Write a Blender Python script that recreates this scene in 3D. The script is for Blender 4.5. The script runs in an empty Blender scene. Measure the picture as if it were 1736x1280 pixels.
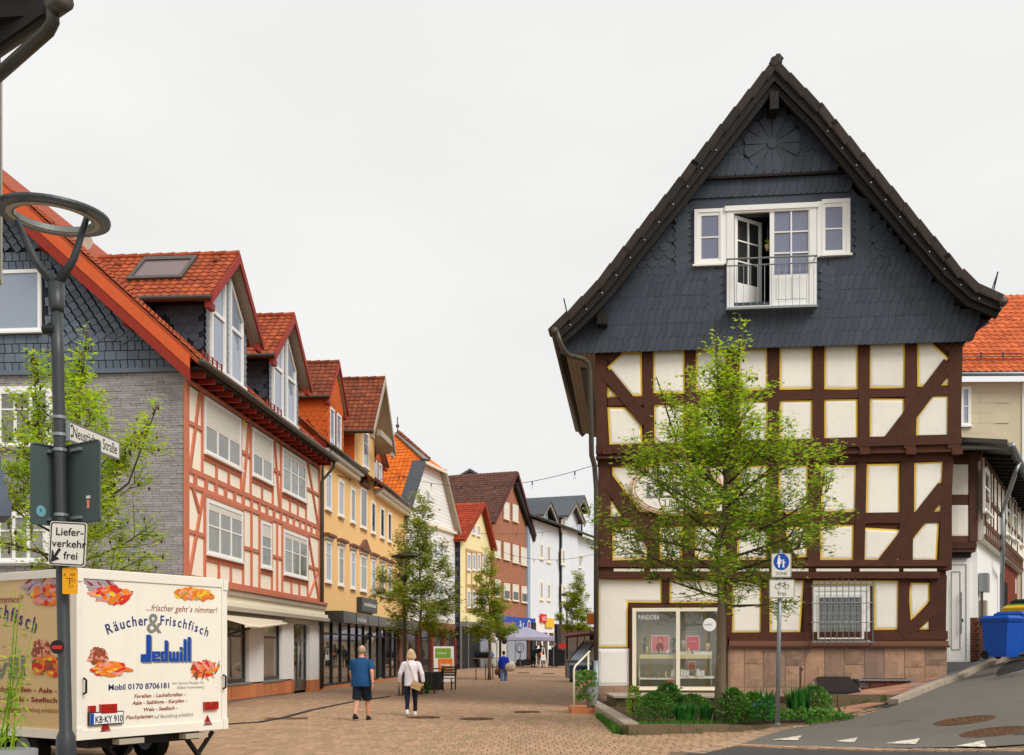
import bpy, math, random
from mathutils import Vector, Matrix
R = math.radians
sc = bpy.context.scene
col = sc.collection
V = Vector
# ---------------------------------------------------------------- camera, sky, sun, exposure
F, CX, HY, EYE = 1800.0, 868.0, 1105.0, 1.65
cam = bpy.data.cameras.new('camera'); camo = bpy.data.objects.new('camera', cam); col.objects.link(camo)
camo.location = (0, 0, EYE); camo.rotation_euler = (R(90), 0, 0)
cam.sensor_width = 36; cam.lens = 36 * F / 1736; cam.shift_y = (HY - 640) / 1736
cam.clip_start = .05; cam.clip_end = 3000
sc.camera = camo
SUN_EL, SUN_AZ = 43, 134      # degrees; azimuth clockwise from +Y: behind the camera, a little right
w = bpy.data.worlds.new('World'); sc.world = w; w.use_nodes = True
nt = w.node_tree; nt.nodes.clear()
def wn(t, **k):
    n = nt.nodes.new(t)
    for a, b in k.items(): setattr(n, a, b)
    return n
L = nt.links.new
sky = wn('ShaderNodeTexSky'); sky.sky_type = 'NISHITA'; sky.sun_disc = False
sky.sun_elevation = R(SUN_EL); sky.sun_rotation = R(SUN_AZ)
bw = wn('ShaderNodeRGBToBW'); L(sky.outputs[0], bw.inputs[0])
tc = wn('ShaderNodeTexCoord'); sep = wn('ShaderNodeSeparateXYZ'); L(tc.outputs['Generated'], sep.inputs[0])
mp = wn('ShaderNodeMapping'); mp.inputs['Scale'].default_value = (1.0, 1.0, 2.6); L(tc.outputs['Generated'], mp.inputs[0])
nz = wn('ShaderNodeTexNoise'); nz.inputs['Scale'].default_value = 1.7; nz.inputs['Detail'].default_value = 5; nz.inputs['Roughness'].default_value = .5
L(mp.outputs[0], nz.inputs['Vector'])
# overcast cloud deck: luminance rises from the horizon to the zenith, faint cloud structure
el = wn('ShaderNodeMapRange'); L(sep.outputs[2], el.inputs[0])
for i, v in zip((1, 2, 3, 4), (0.0, 1.0, 4.85, 6.7)): el.inputs[i].default_value = v
nm = wn('ShaderNodeMapRange'); L(nz.outputs[0], nm.inputs[0])
for i, v in zip((1, 2, 3, 4), (.3, .7, .9, 1.07)): nm.inputs[i].default_value = v
mu = wn('ShaderNodeMath', operation='MULTIPLY'); L(el.outputs[0], mu.inputs[0]); L(nm.outputs[0], mu.inputs[1])
ad = wn('ShaderNodeMath', operation='MULTIPLY_ADD'); L(bw.outputs[0], ad.inputs[0]); ad.inputs[1].default_value = .06; L(mu.outputs[0], ad.inputs[2])
tint = wn('ShaderNodeMix', data_type='RGBA', blend_type='MULTIPLY'); tint.inputs[0].default_value = 1
L(ad.outputs[0], tint.inputs[6]); tint.inputs[7].default_value = (1.0, .997, .988, 1)
bg = wn('ShaderNodeBackground'); bg.inputs['Strength'].default_value = .1
L(tint.outputs[2], bg.inputs['Color']); wo = wn('ShaderNodeOutputWorld'); L(bg.outputs[0], wo.inputs[0])
sun = bpy.data.lights.new('sun', 'SUN'); suno = bpy.data.objects.new('sun', sun); col.objects.link(suno)
sun.energy = 1.5; sun.angle = R(28); sun.color = (1, .965, .92)
sd = V((math.sin(R(SUN_AZ)) * math.cos(R(SUN_EL)), math.cos(R(SUN_AZ)) * math.cos(R(SUN_EL)), math.sin(R(SUN_EL))))
suno.rotation_euler = sd.to_track_quat('Z', 'Y').to_euler(); suno.location = (0, -20, 60)
vs = sc.view_settings; vs.view_transform = 'Standard'; vs.look = 'None'; vs.exposure = 0.62; vs.gamma = 1; vs.use_curve_mapping = False
sc.cycles.max_bounces = 6; sc.cycles.transparent_max_bounces = 12
sc.cycles.use_denoising = True

# ---------------------------------------------------------------- helpers
rnd = random.Random(11)
U = rnd.uniform
def sst(a, b, x):
    t = min(1, max(0, (x - a) / (b - a))); return t * t * (3 - 2 * t)
def lerp(a, b, t): return a + (b - a) * t
def pl(pts, x):
    if x <= pts[0][0]: return pts[0][1]
    for (a, b), (c, d) in zip(pts, pts[1:]):
        if x <= c: return b + (d - b) * (x - a) / (c - a)
    return pts[-1][1]
def W(px, py, Y):            # a point of the photograph at depth Y, in metres
    return V(((px - CX) * Y / F, Y, EYE + (HY - py) * Y / F))
RAMP = [(4.5, 0), (6, .05), (7.6, .16), (9.7, .5), (12.3, .9), (13.7, 1.3), (16, 1.9), (20, 3), (40, 7), (90, 10)]
def zg(x, y):                # height of the terrain
    g2 = sst(-7, 0, x - (12.5 + .11 * (y - 30)))
    return pl(RAMP, x) * lerp(1, g2, sst(30, 37, y)) + .5 * sst(57, 82, y) + .008 * max(0, y - 82)
def G(px, py):               # where the line of sight meets the terrain
    d = V(((px - CX) / F, 1, (HY - py) / F)); t = 5.0
    while t < 300:
        p = V((0, 0, EYE)) + d * t
        if p.z <= zg(p.x, p.y): break
        t += .05
    return V((p.x, p.y, zg(p.x, p.y)))
class Fr:                    # a facade's frame: x along the wall, y into the house, z up
    def __init__(s, x, y, dx, dy, z=0):
        s.ang = math.atan2(dy, dx)
        s.M = Matrix.Translation((x, y, z)) @ Matrix.Rotation(s.ang, 4, 'Z'); s.I = s.M.inverted()
    def ray(s, px, py):
        return s.I @ V((0, 0, EYE)), s.I.to_3x3() @ V(((px - CX) / F, 1, (HY - py) / F))
    def uz(s, px, py, yd=0.0):
        o, d = s.ray(px, py); t = (yd - o.y) / d.y; p = o + d * t
        return p.x, p.z
    def u(s, px, yd=0.0): return s.uz(px, HY, yd)[0]
    def yz(s, px, py, xv=0.0):
        o, d = s.ray(px, py); t = (xv - o.x) / d.x; p = o + d * t
        return p.y, p.z
class MB:
    def __init__(s, T=None): s.v = []; s.f = []; s.m = []; s.T = T
    def add(s, vs, fs, mi=0):
        b = len(s.v)
        s.v += [s.T @ V(p) for p in vs] if s.T is not None else [V(p) for p in vs]
        s.f += [tuple(b + i for i in f) for f in fs]; s.m += [mi] * len(fs); return s
    def box(s, x0, y0, z0, x1, y1, z1, mi=0):
        vs = [(x, y, z) for z in (z0, z1) for y in (y0, y1) for x in (x0, x1)]
        return s.add(vs, [(0, 2, 3, 1), (4, 5, 7, 6), (0, 1, 5, 4), (1, 3, 7, 5), (3, 2, 6, 7), (2, 0, 4, 6)], mi)
    def prism(s, pts, y0, y1, mi=0, mside=None):   # polygon in (x,z) extruded along y
        n = len(pts); vs = [(x, y0, z) for x, z in pts] + [(x, y1, z) for x, z in pts]
        s.add(vs, [tuple(range(n)), tuple(range(2 * n - 1, n - 1, -1))], mi)
        b = len(s.v) - 2 * n
        s.f += [(b + (i + 1) % n, b + i, b + n + i, b + n + (i + 1) % n) for i in range(n)]; s.m += [mi if mside is None else mside] * n
        return s
    def poly(s, pts, mi=0): return s.add(pts, [tuple(range(len(pts)))], mi)
    def slab(s, pts, h, mi=0):                     # 3D polygon with thickness h downwards
        n = len(pts); p = [V(q) for q in pts]
        s.add(p + [q - V((0, 0, h)) for q in p], [tuple(range(n)), tuple(range(2 * n - 1, n - 1, -1))] + [(i, (i + 1) % n, n + (i + 1) % n, n + i) for i in range(n)], mi)
        return s
    def bar(s, a, b, wd, h, up=(0, 0, 1), mi=0):
        a, b = V(a), V(b); d = (b - a).normalized(); up = V(up)
        if abs(d.dot(up)) > .98: up = V((0, 1, 0)) if abs(d.y) < .9 else V((1, 0, 0))
        x = d.cross(up).normalized() * wd / 2; y = x.cross(d).normalized() * h / 2
        vs = [a - x - y, a + x - y, a + x + y, a - x + y, b - x - y, b + x - y, b + x + y, b - x + y]
        return s.add(vs, [(3, 2, 1, 0), (4, 5, 6, 7), (0, 1, 5, 4), (1, 2, 6, 5), (2, 3, 7, 6), (3, 0, 4, 7)], mi)
    def tube(s, pts, r, n=8, mi=0, caps=True, ry=None):
        P = [V(p) for p in pts]; N = len(P); rs = r if isinstance(r, (list, tuple)) else [r] * N
        vs = []; ref = None
        for i, p in enumerate(P):
            d = (P[min(i + 1, N - 1)] - P[max(i - 1, 0)]).normalized()
            if ref is None: ref = V((0, 0, 1)) if abs(d.z) < .9 else V((0, 1, 0))
            x = d.cross(ref)
            if x.length < 1e-4: x = d.orthogonal()
            x.normalize(); y = x.cross(d).normalized(); ref = y
            vs += [p + (x * math.cos(2 * math.pi * k / n) + y * math.sin(2 * math.pi * k / n)) * rs[i] for k in range(n)]
        fs = [(i * n + k, i * n + (k + 1) % n, (i + 1) * n + (k + 1) % n, (i + 1) * n + k) for i in range(N - 1) for k in range(n)]
        if caps: fs += [tuple(range(n - 1, -1, -1)), tuple(range((N - 1) * n, N * n))]
        return s.add(vs, fs, mi)
    def lathe(s, prof, c=(0, 0, 0), n=16, mi=0, ax=None, sy=1):   # prof: (radius, height)
        c = V(c); vs = []
        for r, h in prof: vs += [c + V((r * math.cos(2 * math.pi * k / n), sy * r * math.sin(2 * math.pi * k / n), h)) for k in range(n)]
        N = len(prof)
        fs = [(i * n + k, i * n + (k + 1) % n, (i + 1) * n + (k + 1) % n, (i + 1) * n + k) for i in range(N - 1) for k in range(n)]
        fs += [tuple(range(n - 1, -1, -1)), tuple(range((N - 1) * n, N * n))]
        return s.add(vs, fs, mi)
    def loft(s, rings, mi=0, caps=True):
        n = len(rings[0]); vs = [p for r in rings for p in r]; N = len(rings)
        fs = [(i * n + k, i * n + (k + 1) % n, (i + 1) * n + (k + 1) % n, (i + 1) * n + k) for i in range(N - 1) for k in range(n)]
        if caps: fs += [tuple(range(n - 1, -1, -1)), tuple(range((N - 1) * n, N * n))]
        return s.add(vs, fs, mi)
    def ball(s, c, r, n=10, m=6, mi=0):
        c = V(c); rx, ry, rz = r if isinstance(r, (tuple, list)) else (r, r, r)
        rings = [[c + V((rx * math.sin(t) * math.cos(2 * math.pi * k / n), ry * math.sin(t) * math.sin(2 * math.pi * k / n), -rz * math.cos(t))) for k in range(n)] for t in [math.pi * (i + .02) / (m + .04) for i in range(m + 1)]]
        return s.loft(rings, mi)
    def mesh(s, name, mats, smooth=False):
        me = bpy.data.meshes.new(name); me.from_pydata([tuple(p) for p in s.v], [], s.f)
        for m in mats if isinstance(mats, (list, tuple)) else [mats]: me.materials.append(MAT[m])
        if any(s.m): me.polygons.foreach_set('material_index', s.m)
        if smooth: me.polygons.foreach_set('use_smooth', [True] * len(s.f))
        me.update(); return me
    def build(s, name, mats, parent=None, smooth=False, label=None):
        return link(name, s.mesh(name, mats, smooth), parent, label)
def link(name, me, parent=None, label=None, M=None):
    o = bpy.data.objects.new(name, me); col.objects.link(o)
    if parent is not None: o.parent = parent
    if M is not None: o.matrix_local = M
    if label: o['label'] = label
    return o
def thing(name, label, cat, M=None, group=None):
    o = bpy.data.objects.new(name, None); col.objects.link(o); o.empty_display_size = .2
    if M is not None: o.matrix_world = M if isinstance(M, Matrix) else Matrix.Translation(M)
    return tag(o, label, cat, group)
def tag(o, label=None, cat=None, group=None, kind=None):
    for k, v in (('label', label), ('category', cat), ('group', group), ('kind', kind)):
        if v: o[k] = v
    return o
def TR(x, y, z, rz=0): return Matrix.Translation((x, y, z)) @ Matrix.Rotation(rz, 4, 'Z')
def pieces(name, meshes, Ms, parent, stuff_name, limit=300, key=None):
    """alike pieces that share mesh data: the LIMIT that show largest as parts, the rest joined as one part"""
    Ms = list(Ms)
    if key: Ms.sort(key=key)
    for i, M in enumerate(Ms[:limit]): link(name, meshes[i % len(meshes)], parent, None, M)
    if len(Ms) > limit:
        vs, fs, mi = [], [], []
        for i, M in enumerate(Ms[limit:]):
            me = meshes[i % len(meshes)]; b = len(vs)
            vs += [tuple(M @ v.co) for v in me.vertices]; fs += [tuple(b + k for k in p.vertices) for p in me.polygons]; mi += [p.material_index for p in me.polygons]
        me = bpy.data.meshes.new(stuff_name); me.from_pydata(vs, [], fs)
        for m in meshes[0].materials: me.materials.append(m)
        me.polygons.foreach_set('material_index', mi); me.update()
        o = link(stuff_name, me, parent); o['kind'] = 'stuff'
def inpoly(p, poly):
    x, z = p; c = False; n = len(poly)
    for i in range(n):
        x1, z1 = poly[i]; x2, z2 = poly[i - 1]
        if (z1 > z) != (z2 > z) and x < (x2 - x1) * (z - z1) / (z2 - z1) + x1: c = not c
    return c
def inset(pts, d):
    n = len(pts); c = (sum(p[0] for p in pts) / n, sum(p[1] for p in pts) / n); out = []
    A = sum(pts[i - 1][0] * pts[i][1] - pts[i][0] * pts[i - 1][1] for i in range(n)); sg = 1 if A > 0 else -1
    for i in range(n):
        a, b, c2 = V(pts[i - 1]), V(pts[i]), V(pts[(i + 1) % n])
        e1 = (b - a).normalized(); e2 = (c2 - b).normalized()
        n1 = V((-e1.y, e1.x)) * sg; n2 = V((-e2.y, e2.x)) * sg
        m = n1 + n2; k = max(.35, 1 + n1.dot(n2)); out.append(tuple(b + m * (d / k)))
    return out
def text(s, size, M, m, parent, name='lettering', ax='LEFT', shear=0, bold=0, width=None, sx=1, depth=0, spacing=1):
    cu = bpy.data.curves.new(name, 'FONT'); cu.body = s; cu.size = size; cu.align_x = ax; cu.align_y = 'BOTTOM_BASELINE'
    cu.shear = shear; cu.offset = min(bold, .018 * size); cu.resolution_u = 3; cu.extrude = depth; cu.space_character = spacing; cu.space_line = 1.1
    o = bpy.data.objects.new(name, cu); col.objects.link(o)
    me = bpy.data.meshes.new_from_object(o); bpy.data.objects.remove(o); bpy.data.curves.remove(cu)
    if width and me.vertices:
        xs = [v.co.x for v in me.vertices]; sx = width / max(1e-6, max(xs) - min(xs))
    if sx != 1:
        for v in me.vertices: v.co.x *= sx
    me.materials.clear(); me.materials.append(MAT[m]); me.name = name
    for p in me.polygons: p.material_index = 0
    return link(name, me, parent, None, M)
# text plane standing in a facade frame: x right, z up, facing -y
def FT(x, y, z, rot=0): return Matrix.Translation((x, y, z)) @ Matrix.Rotation(R(90), 4, 'X') @ Matrix.Rotation(rot, 4, 'Z')

# ---------------------------------------------------------------- materials
MAT = {}
def srgb(r, g, b): return tuple(((c / 255) / 12.92 if c <= 10 else ((c / 255 + .055) / 1.055) ** 2.4) for c in (r, g, b))
def mat(name, c, rough=.8, var=.08, nv=.12, ns=1.5, bump=0, bs=25, metal=0, spec=.3, c2=None, hue=0, streak=0, fine=0, trans=0, emit=0, wear=None, coat=0):
    m = bpy.data.materials.new(name); m.use_nodes = True; t = m.node_tree; N = t.nodes; l = t.links.new
    P = N['Principled BSDF']
    def nd(k, **kw):
        n = N.new(k)
        for a, b in kw.items(): setattr(n, a, b)
        return n
    def math_(op, a, b=0.0, c_=0.0):
        n = nd('ShaderNodeMath', operation=op)
        for i, x in enumerate((a, b, c_)):
            if isinstance(x, (int, float)): n.inputs[i].default_value = x
            else: l(x, n.inputs[i])
        return n.outputs[0]
    tc = nd('ShaderNodeTexCoord'); oi = nd('ShaderNodeObjectInfo'); ge = nd('ShaderNodeNewGeometry')
    r1 = math_('FRACT', math_('ADD', oi.outputs['Random'], ge.outputs['Random Per Island']))
    r2 = math_('FRACT', math_('MULTIPLY', r1, 17.31))
    off = nd('ShaderNodeVectorMath', operation='ADD'); l(tc.outputs['Object'], off.inputs[0])
    cmb = nd('ShaderNodeCombineXYZ'); l(math_('MULTIPLY', r1, 40.0 if var or c2 else 0.0), cmb.inputs[0]); l(cmb.outputs[0], off.inputs[1])
    vec = off.outputs[0]
    def noise(scale, detail=5, v=None):
        n = nd('ShaderNodeTexNoise'); n.inputs['Scale'].default_value = scale; n.inputs['Detail'].default_value = detail; n.inputs['Roughness'].default_value = .6
        l(v if v is not None else vec, n.inputs['Vector']); return n.outputs[0]
    val = math_('ADD', 1 - var - nv, math_('MULTIPLY', r1, 2 * var))
    n1 = noise(ns); val = math_('ADD', val, math_('MULTIPLY', n1, 2 * nv))
    if fine: val = math_('ADD', val, math_('MULTIPLY', math_('SUBTRACT', noise(60, 3), .5), 2 * fine))
    if streak:
        mp = nd('ShaderNodeMapping'); mp.inputs['Scale'].default_value = (9, 9, .7); l(vec, mp.inputs[0])
        val = math_('SUBTRACT', val, math_('MULTIPLY', math_('MAXIMUM', math_('SUBTRACT', noise(1, 4, mp.outputs[0]), .52), 0.0), streak * 6))
    if c2:
        mx = nd('ShaderNodeMix', data_type='RGBA'); l(r2, mx.inputs[0]); mx.inputs[6].default_value = (*c, 1); mx.inputs[7].default_value = (*c2, 1); src = mx.outputs[2]
    else:
        rgb = nd('ShaderNodeRGB'); rgb.outputs[0].default_value = (*c, 1); src = rgb.outputs[0]
    if wear:   # (colour, threshold, scale): patches of another colour
        th = nd('ShaderNodeMapRange'); l(noise(wear[2], 8), th.inputs[0]); th.inputs[1].default_value = wear[1]; th.inputs[2].default_value = wear[1] + .08
        mx = nd('ShaderNodeMix', data_type='RGBA'); l(th.outputs[0], mx.inputs[0]); l(src, mx.inputs[6]); mx.inputs[7].default_value = (*wear[0], 1); src = mx.outputs[2]
    hs = nd('ShaderNodeHueSaturation'); l(src, hs.inputs['Color']); l(val, hs.inputs['Value'])
    if hue: l(math_('ADD', .5 - hue, math_('MULTIPLY', r2, 2 * hue)), hs.inputs['Hue'])
    l(hs.outputs[0], P.inputs['Base Color'])
    P.inputs['Roughness'].default_value = rough; P.inputs['Metallic'].default_value = metal; P.inputs['Specular IOR Level'].default_value = spec
    if coat: P.inputs['Coat Weight'].default_value = coat; P.inputs['Coat Roughness'].default_value = .08
    if bump:
        b = nd('ShaderNodeBump'); b.inputs['Strength'].default_value = min(1, bump); b.inputs['Distance'].default_value = .02 * max(1, bump); l(noise(bs, 6), b.inputs['Height']); l(b.outputs[0], P.inputs['Normal'])
    if trans:
        tr = nd('ShaderNodeBsdfTranslucent'); l(hs.outputs[0], tr.inputs[0]); ms = nd('ShaderNodeMixShader'); ms.inputs[0].default_value = trans
        l(P.outputs[0], ms.inputs[1]); l(tr.outputs[0], ms.inputs[2]); l(ms.outputs[0], N['Material Output'].inputs[0])
    if emit: P.inputs['Emission Strength'].default_value = emit; l(hs.outputs[0], P.inputs['Emission Color'])
    MAT[name] = m; return m
def grid_mat(name, c1, c2, mortar, bw, bh, off=.5, rough=.85, bump=.4, axis='XZ', mort=.012, nv=.1):
    m = mat(name, c1, rough, 0, nv); t = m.node_tree; N = t.nodes; l = t.links.new
    tc = N.new('ShaderNodeTexCoord'); sp = N.new('ShaderNodeSeparateXYZ'); l(tc.outputs['Object'], sp.inputs[0]); cb = N.new('ShaderNodeCombineXYZ')
    l(sp.outputs['XYZ'.index(axis[0])], cb.inputs[0]); l(sp.outputs['XYZ'.index(axis[1])], cb.inputs[1])
    b = N.new('ShaderNodeTexBrick'); l(cb.outputs[0], b.inputs[0]); b.offset = off
    for k, v in (('Color1', c1), ('Color2', c2), ('Mortar', mortar)): b.inputs[k].default_value = (*v, 1)
    b.inputs['Scale'].default_value = 1; b.inputs['Brick Width'].default_value = bw; b.inputs['Row Height'].default_value = bh; b.inputs['Mortar Size'].default_value = mort; b.inputs['Mortar Smooth'].default_value = .1
    hs = [n for n in N if n.type == 'HUE_SAT'][0]; l(b.outputs[0], hs.inputs['Color'])
    bp = N.new('ShaderNodeBump'); bp.inputs['Strength'].default_value = bump; bp.inputs['Distance'].default_value = .01; bp.invert = True; l(b.outputs[1], bp.inputs['Height']); l(bp.outputs[0], N['Principled BSDF'].inputs['Normal'])
    return m
def glass_mat(name, tint, refl=.18, rough=.02, alpha=.75):
    m = bpy.data.materials.new(name); m.use_nodes = True; N = m.node_tree.nodes; l = m.node_tree.links.new; N.clear()
    o = N.new('ShaderNodeOutputMaterial'); tr = N.new('ShaderNodeBsdfTransparent'); tr.inputs[0].default_value = (*tint, 1)
    g = N.new('ShaderNodeBsdfGlossy'); g.inputs['Roughness'].default_value = rough; lw = N.new('ShaderNodeLayerWeight'); fr = N.new('ShaderNodeMath'); fr.operation = 'POWER'; l(lw.outputs['Facing'], fr.inputs[0]); fr.inputs[1].default_value = 4.0
    a = N.new('ShaderNodeMath'); a.operation = 'ADD'; a.inputs[1].default_value = refl; l(fr.outputs[0], a.inputs[0]); mx = N.new('ShaderNodeMixShader')
    l(a.outputs[0], mx.inputs[0]); l(tr.outputs[0], mx.inputs[1]); l(g.outputs[0], mx.inputs[2]); l(mx.outputs[0], o.inputs[0]); MAT[name] = m
S = srgb
mat('slate', S(62, 69, 80), .55, .14, .12, 6, .25, 30, spec=.4, hue=.012)
mat('slate_back_rim_shade', S(34, 38, 45), .8)  # dark backing behind slates; also the joint shade painted on slate rims
mat('slate_left', S(100, 110, 122), .6, .14, .1, 5, .2, 30, hue=.01)
mat('slate_light', S(126, 134, 142), .6, .1, .1, 5, .2)
mat('tile_red', S(172, 84, 44), .8, .16, .22, 5, .3, 40, c2=S(140, 62, 36), wear=(S(92, 70, 50), .62, 3))
mat('tile_rust', S(142, 74, 44), .85, .2, .22, 5, .3, 40, c2=S(110, 56, 38), wear=(S(120, 106, 90), .63, 6))
mat('tile_orange', S(225, 116, 28), .75, .1, .14, 4, .2, 40, c2=S(205, 98, 22))
mat('tile_orange_far', S(206, 106, 58), .8, .14, .2, 4, .25, 40, c2=S(180, 86, 46), wear=(S(120, 84, 60), .66, 3))
mat('tile_brown', S(104, 68, 54), .85, .12, .15, 5, .2, 40, c2=S(84, 58, 50))
mat('tile_dark', S(62, 52, 45), .8, .14, .2, 8, .3, 50, c2=S(48, 41, 37))
mat('tile_scarlet', S(170, 64, 34), .85, .14, .2, 5, .2, 40, c2=S(140, 54, 34), wear=(S(96, 60, 44), .58, 3))
mat('roof_slate', S(84, 88, 94), .7, .12, .2, 3, .4, 14)
mat('verge_orange', S(214, 94, 46), .6, .05, .14, 3, streak=.05)
mat('verge_red', S(150, 44, 26), .6, .06, .1, 3)
mat('timber_dark', S(80, 46, 31), .78, .16, .28, 5, .7, 26, fine=.14, wear=(S(104, 70, 54), .66, 9))
mat('timber_black', S(30, 24, 21), .7, .1, .2, 6, .4, 30)
mat('timber_red', S(206, 124, 96), .85, .1, .16, 5, .3, 30, wear=(S(214, 150, 122), .62, 7))
mat('timber_wing', S(92, 60, 46), .8, .1, .15, 5, .3, 30)
mat('soffit_wood', S(176, 96, 30), .6, .12, .15, 4)
mat('soffit_grey', S(140, 130, 114), .75, .06, .1, 4)
mat('soffit_pale', S(176, 164, 146), .7, .05, .08, 4)
mat('infill', S(246, 240, 226), .9, .03, .09, 1.1, .35, 7, fine=.03, streak=.04)
mat('infill_edge', S(246, 206, 88), .85, .04, .1, 6)
mat('infill_left', S(253, 244, 222), .9, .03, .06, 2, .3, 14, streak=.02)
mat('infill_wing', S(240, 234, 220), .9, .02, .05)
mat('render_white', S(240, 238, 234), .9, 0, .06, .8, .3, 30, streak=.05)
mat('render_rough', S(240, 236, 228), .95, 0, .06, 2, .5, 14)
mat('render_yellow', S(250, 204, 138), .9, 0, .08, .7, .15, 30, streak=.05)
mat('render_cream', S(240, 224, 170), .9, 0, .06, .6, .1)
mat('render_blue', S(222, 228, 233), .9, 0, .06, .6, .1, streak=.05)
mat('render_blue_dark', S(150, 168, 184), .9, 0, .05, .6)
mat('stucco_orange', S(206, 96, 38), .85, .06, .12, 3, .1)
mat('stucco_orange_line', S(150, 62, 24), .85)
grid_mat('brick_wall', S(186, 116, 82), S(160, 94, 64), S(150, 120, 100), .25, .08)
grid_mat('stone_grey_far', S(140, 140, 140), S(120, 120, 122), S(70, 70, 72), .5, .1)
mat('strip_grey', S(150, 146, 144), .9, .1, .12, 8, .5, 40, c2=S(166, 162, 160))
mat('strip_back', S(84, 82, 82), .95)
mat('panel_beige', S(214, 200, 170), .85, .04, .06, 2, .1)
mat('sandstone', S(186, 150, 116), .9, .12, .24, 4, .9, 9, c2=S(150, 120, 108), hue=.014, wear=(S(150, 116, 84), .6, 3))
mat('sandstone_red', S(186, 110, 66), .9, .12, .2, 4, .5, 12, c2=S(206, 132, 86))
mat('mortar', S(150, 134, 116), .95, 0, .1)
mat('plinth_ledge', S(126, 84, 66), .8, 0, .15, 3, .3)
mat('plinth_ledge_dark', S(84, 58, 48), .8, 0, .15, 3, .3)
mat('white_paint', S(243, 241, 236), .45, .02, .03, 3)
mat('cream_paint', S(240, 230, 206), .5, .02, .04, 3)
mat('shutter', S(232, 226, 214), .6, .02, .03)
mat('glass_sky', S(150, 162, 178), .06, .06, .08, .6, spec=.7)
mat('glass_lilac', S(120, 124, 146), .05, .04, .1, .8, spec=.7)
mat('glass_dark', S(58, 60, 60), .04, .25, .25, 1.2, spec=.9)
mat('glass_curtain', S(132, 132, 124), .06, .25, .3, 2.2, spec=.7, streak=.25)
mat('skylight_glass', S(112, 90, 92), .25, 0, .1, 2)
mat('salmon_rim', S(208, 166, 138), .6, 0, .1)
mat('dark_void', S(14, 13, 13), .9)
glass_mat('shop_glass', (.96, .97, .965), .07)
glass_mat('clear_glass', (.95, .96, .96), .06)
mat('steel_grey', S(140, 146, 142), .4, .02, .08, 4, metal=.7, spec=.5)
mat('galvanised', S(150, 156, 160), .45, .04, .12, 8, metal=.6)
mat('zinc_dark', S(86, 82, 74), .5, .06, .2, 5, metal=.4)
mat('post_anthracite', S(58, 62, 63), .42, .02, .14, 5, spec=.45)
mat('sign_back', S(74, 88, 86), .55, .03, .1, 4, spec=.4)
mat('sign_white', S(226, 222, 210), .5, 0, .05, 3)
mat('sign_yellow', S(240, 168, 20), .5, 0, .05, 3)
mat('sign_blue', S(20, 76, 170), .45, 0, .05, 3)
mat('black_print', S(34, 34, 36), .6, 0, 0)
mat('grey_print', S(132, 132, 126), .6, 0, 0)
mat('navy_print', S(40, 52, 112), .6, 0, 0)
mat('blue_print', S(14, 70, 160), .6, 0, 0)
mat('maroon_print', S(142, 44, 34), .6, 0, 0)
mat('red_print', S(214, 44, 30), .6, .1, .2, 20)
mat('orange_print', S(238, 128, 40), .6, .14, .25, 20)
mat('pink_print', S(232, 150, 130), .6, .12, .25, 20)
mat('silver_print', S(176, 160, 168), .6, .2, .3, 20)
mat('yellow_print', S(244, 196, 50), .6, .1, .2, 20)
mat('green_print', S(120, 160, 50), .6, .2, .2, 20)
mat('brown_print', S(150, 78, 50), .6, .2, .3, 20)
mat('white_print', S(240, 238, 234), .6, 0, 0)
mat('trailer_white', S(244, 238, 222), .35, 0, .06, 1.2, coat=.2, streak=.035)
mat('trailer_tan', S(224, 192, 136), .4, 0, .05, 1.2, coat=.1)
mat('trailer_trim', S(240, 234, 220), .35, 0, .05, 3)
mat('rubber', S(28, 28, 28), .8, 0, .1)
mat('red_lens', S(170, 20, 14), .2, .1, .1, spec=.6, coat=.4)
mat('orange_lens', S(220, 90, 20), .2, spec=.6)
mat('black_metal', S(36, 36, 38), .5, .04, .1)
mat('shop_fascia', S(62, 64, 58), .25, .04, .15, 2, spec=.6)
mat('asphalt', S(112, 106, 98), .92, 0, .16, .6, .5, 160, fine=.2, wear=(S(92, 88, 82), .6, .5))
mat('asphalt_dark', S(76, 74, 72), .92, 0, .12, .7, .5, 160, fine=.12)
mat('asphalt_patch', S(58, 54, 50), .92, .1, .1, 2, .4, 120)
mat('paver', S(178, 146, 114), .9, .12, .14, .35, .4, 60, c2=S(160, 128, 100), hue=.014, fine=.08)
grid_mat('paver_far', S(172, 140, 110), S(154, 124, 98), S(112, 90, 72), .16, .42, axis='XY', mort=.008, bump=.2)
mat('paver_joint', S(118, 98, 80), .95, 0, .12, 2)
mat('paver_strip', S(178, 148, 120), .9, .14, .15, 5, .4, 40)
mat('terracotta', S(186, 136, 108), .9, .12, .15, 5, .3, 40, c2=S(168, 122, 104))
mat('kerb_stone', S(168, 154, 136), .9, .06, .16, 4, .6, 30, wear=(S(96, 98, 66), .66, 4))
mat('kerb_mossy', S(112, 96, 72), .95, .08, .25, 5, .8, 20, wear=(S(74, 84, 40), .55, 4))
mat('concrete_grey', S(132, 132, 130), .9, .05, .15, 3, .3, 30)
mat('road_white', S(224, 214, 196), .85, 0, .14, 10, wear=(S(120, 114, 106), .52, 11))
mat('rust_iron', S(104, 74, 50), .7, .05, .25, 14, .7, 60, metal=.3)
mat('soil', S(84, 66, 48), .95, 0, .3, 3, 1, 20)
mat('terrain', S(120, 110, 96), .95, 0, .1)
mat('bark', S(118, 102, 84), .9, .05, .22, 9, .8, 24, wear=(S(150, 146, 130), .62, 8))
mat('bark_dark', S(74, 62, 48), .9, .05, .2, 9, .6, 24)
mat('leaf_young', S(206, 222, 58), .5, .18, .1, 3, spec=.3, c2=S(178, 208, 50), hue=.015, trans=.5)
mat('leaf', S(168, 200, 52), .5, .2, .1, 3, spec=.3, c2=S(122, 164, 42), hue=.015, trans=.4)
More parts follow.
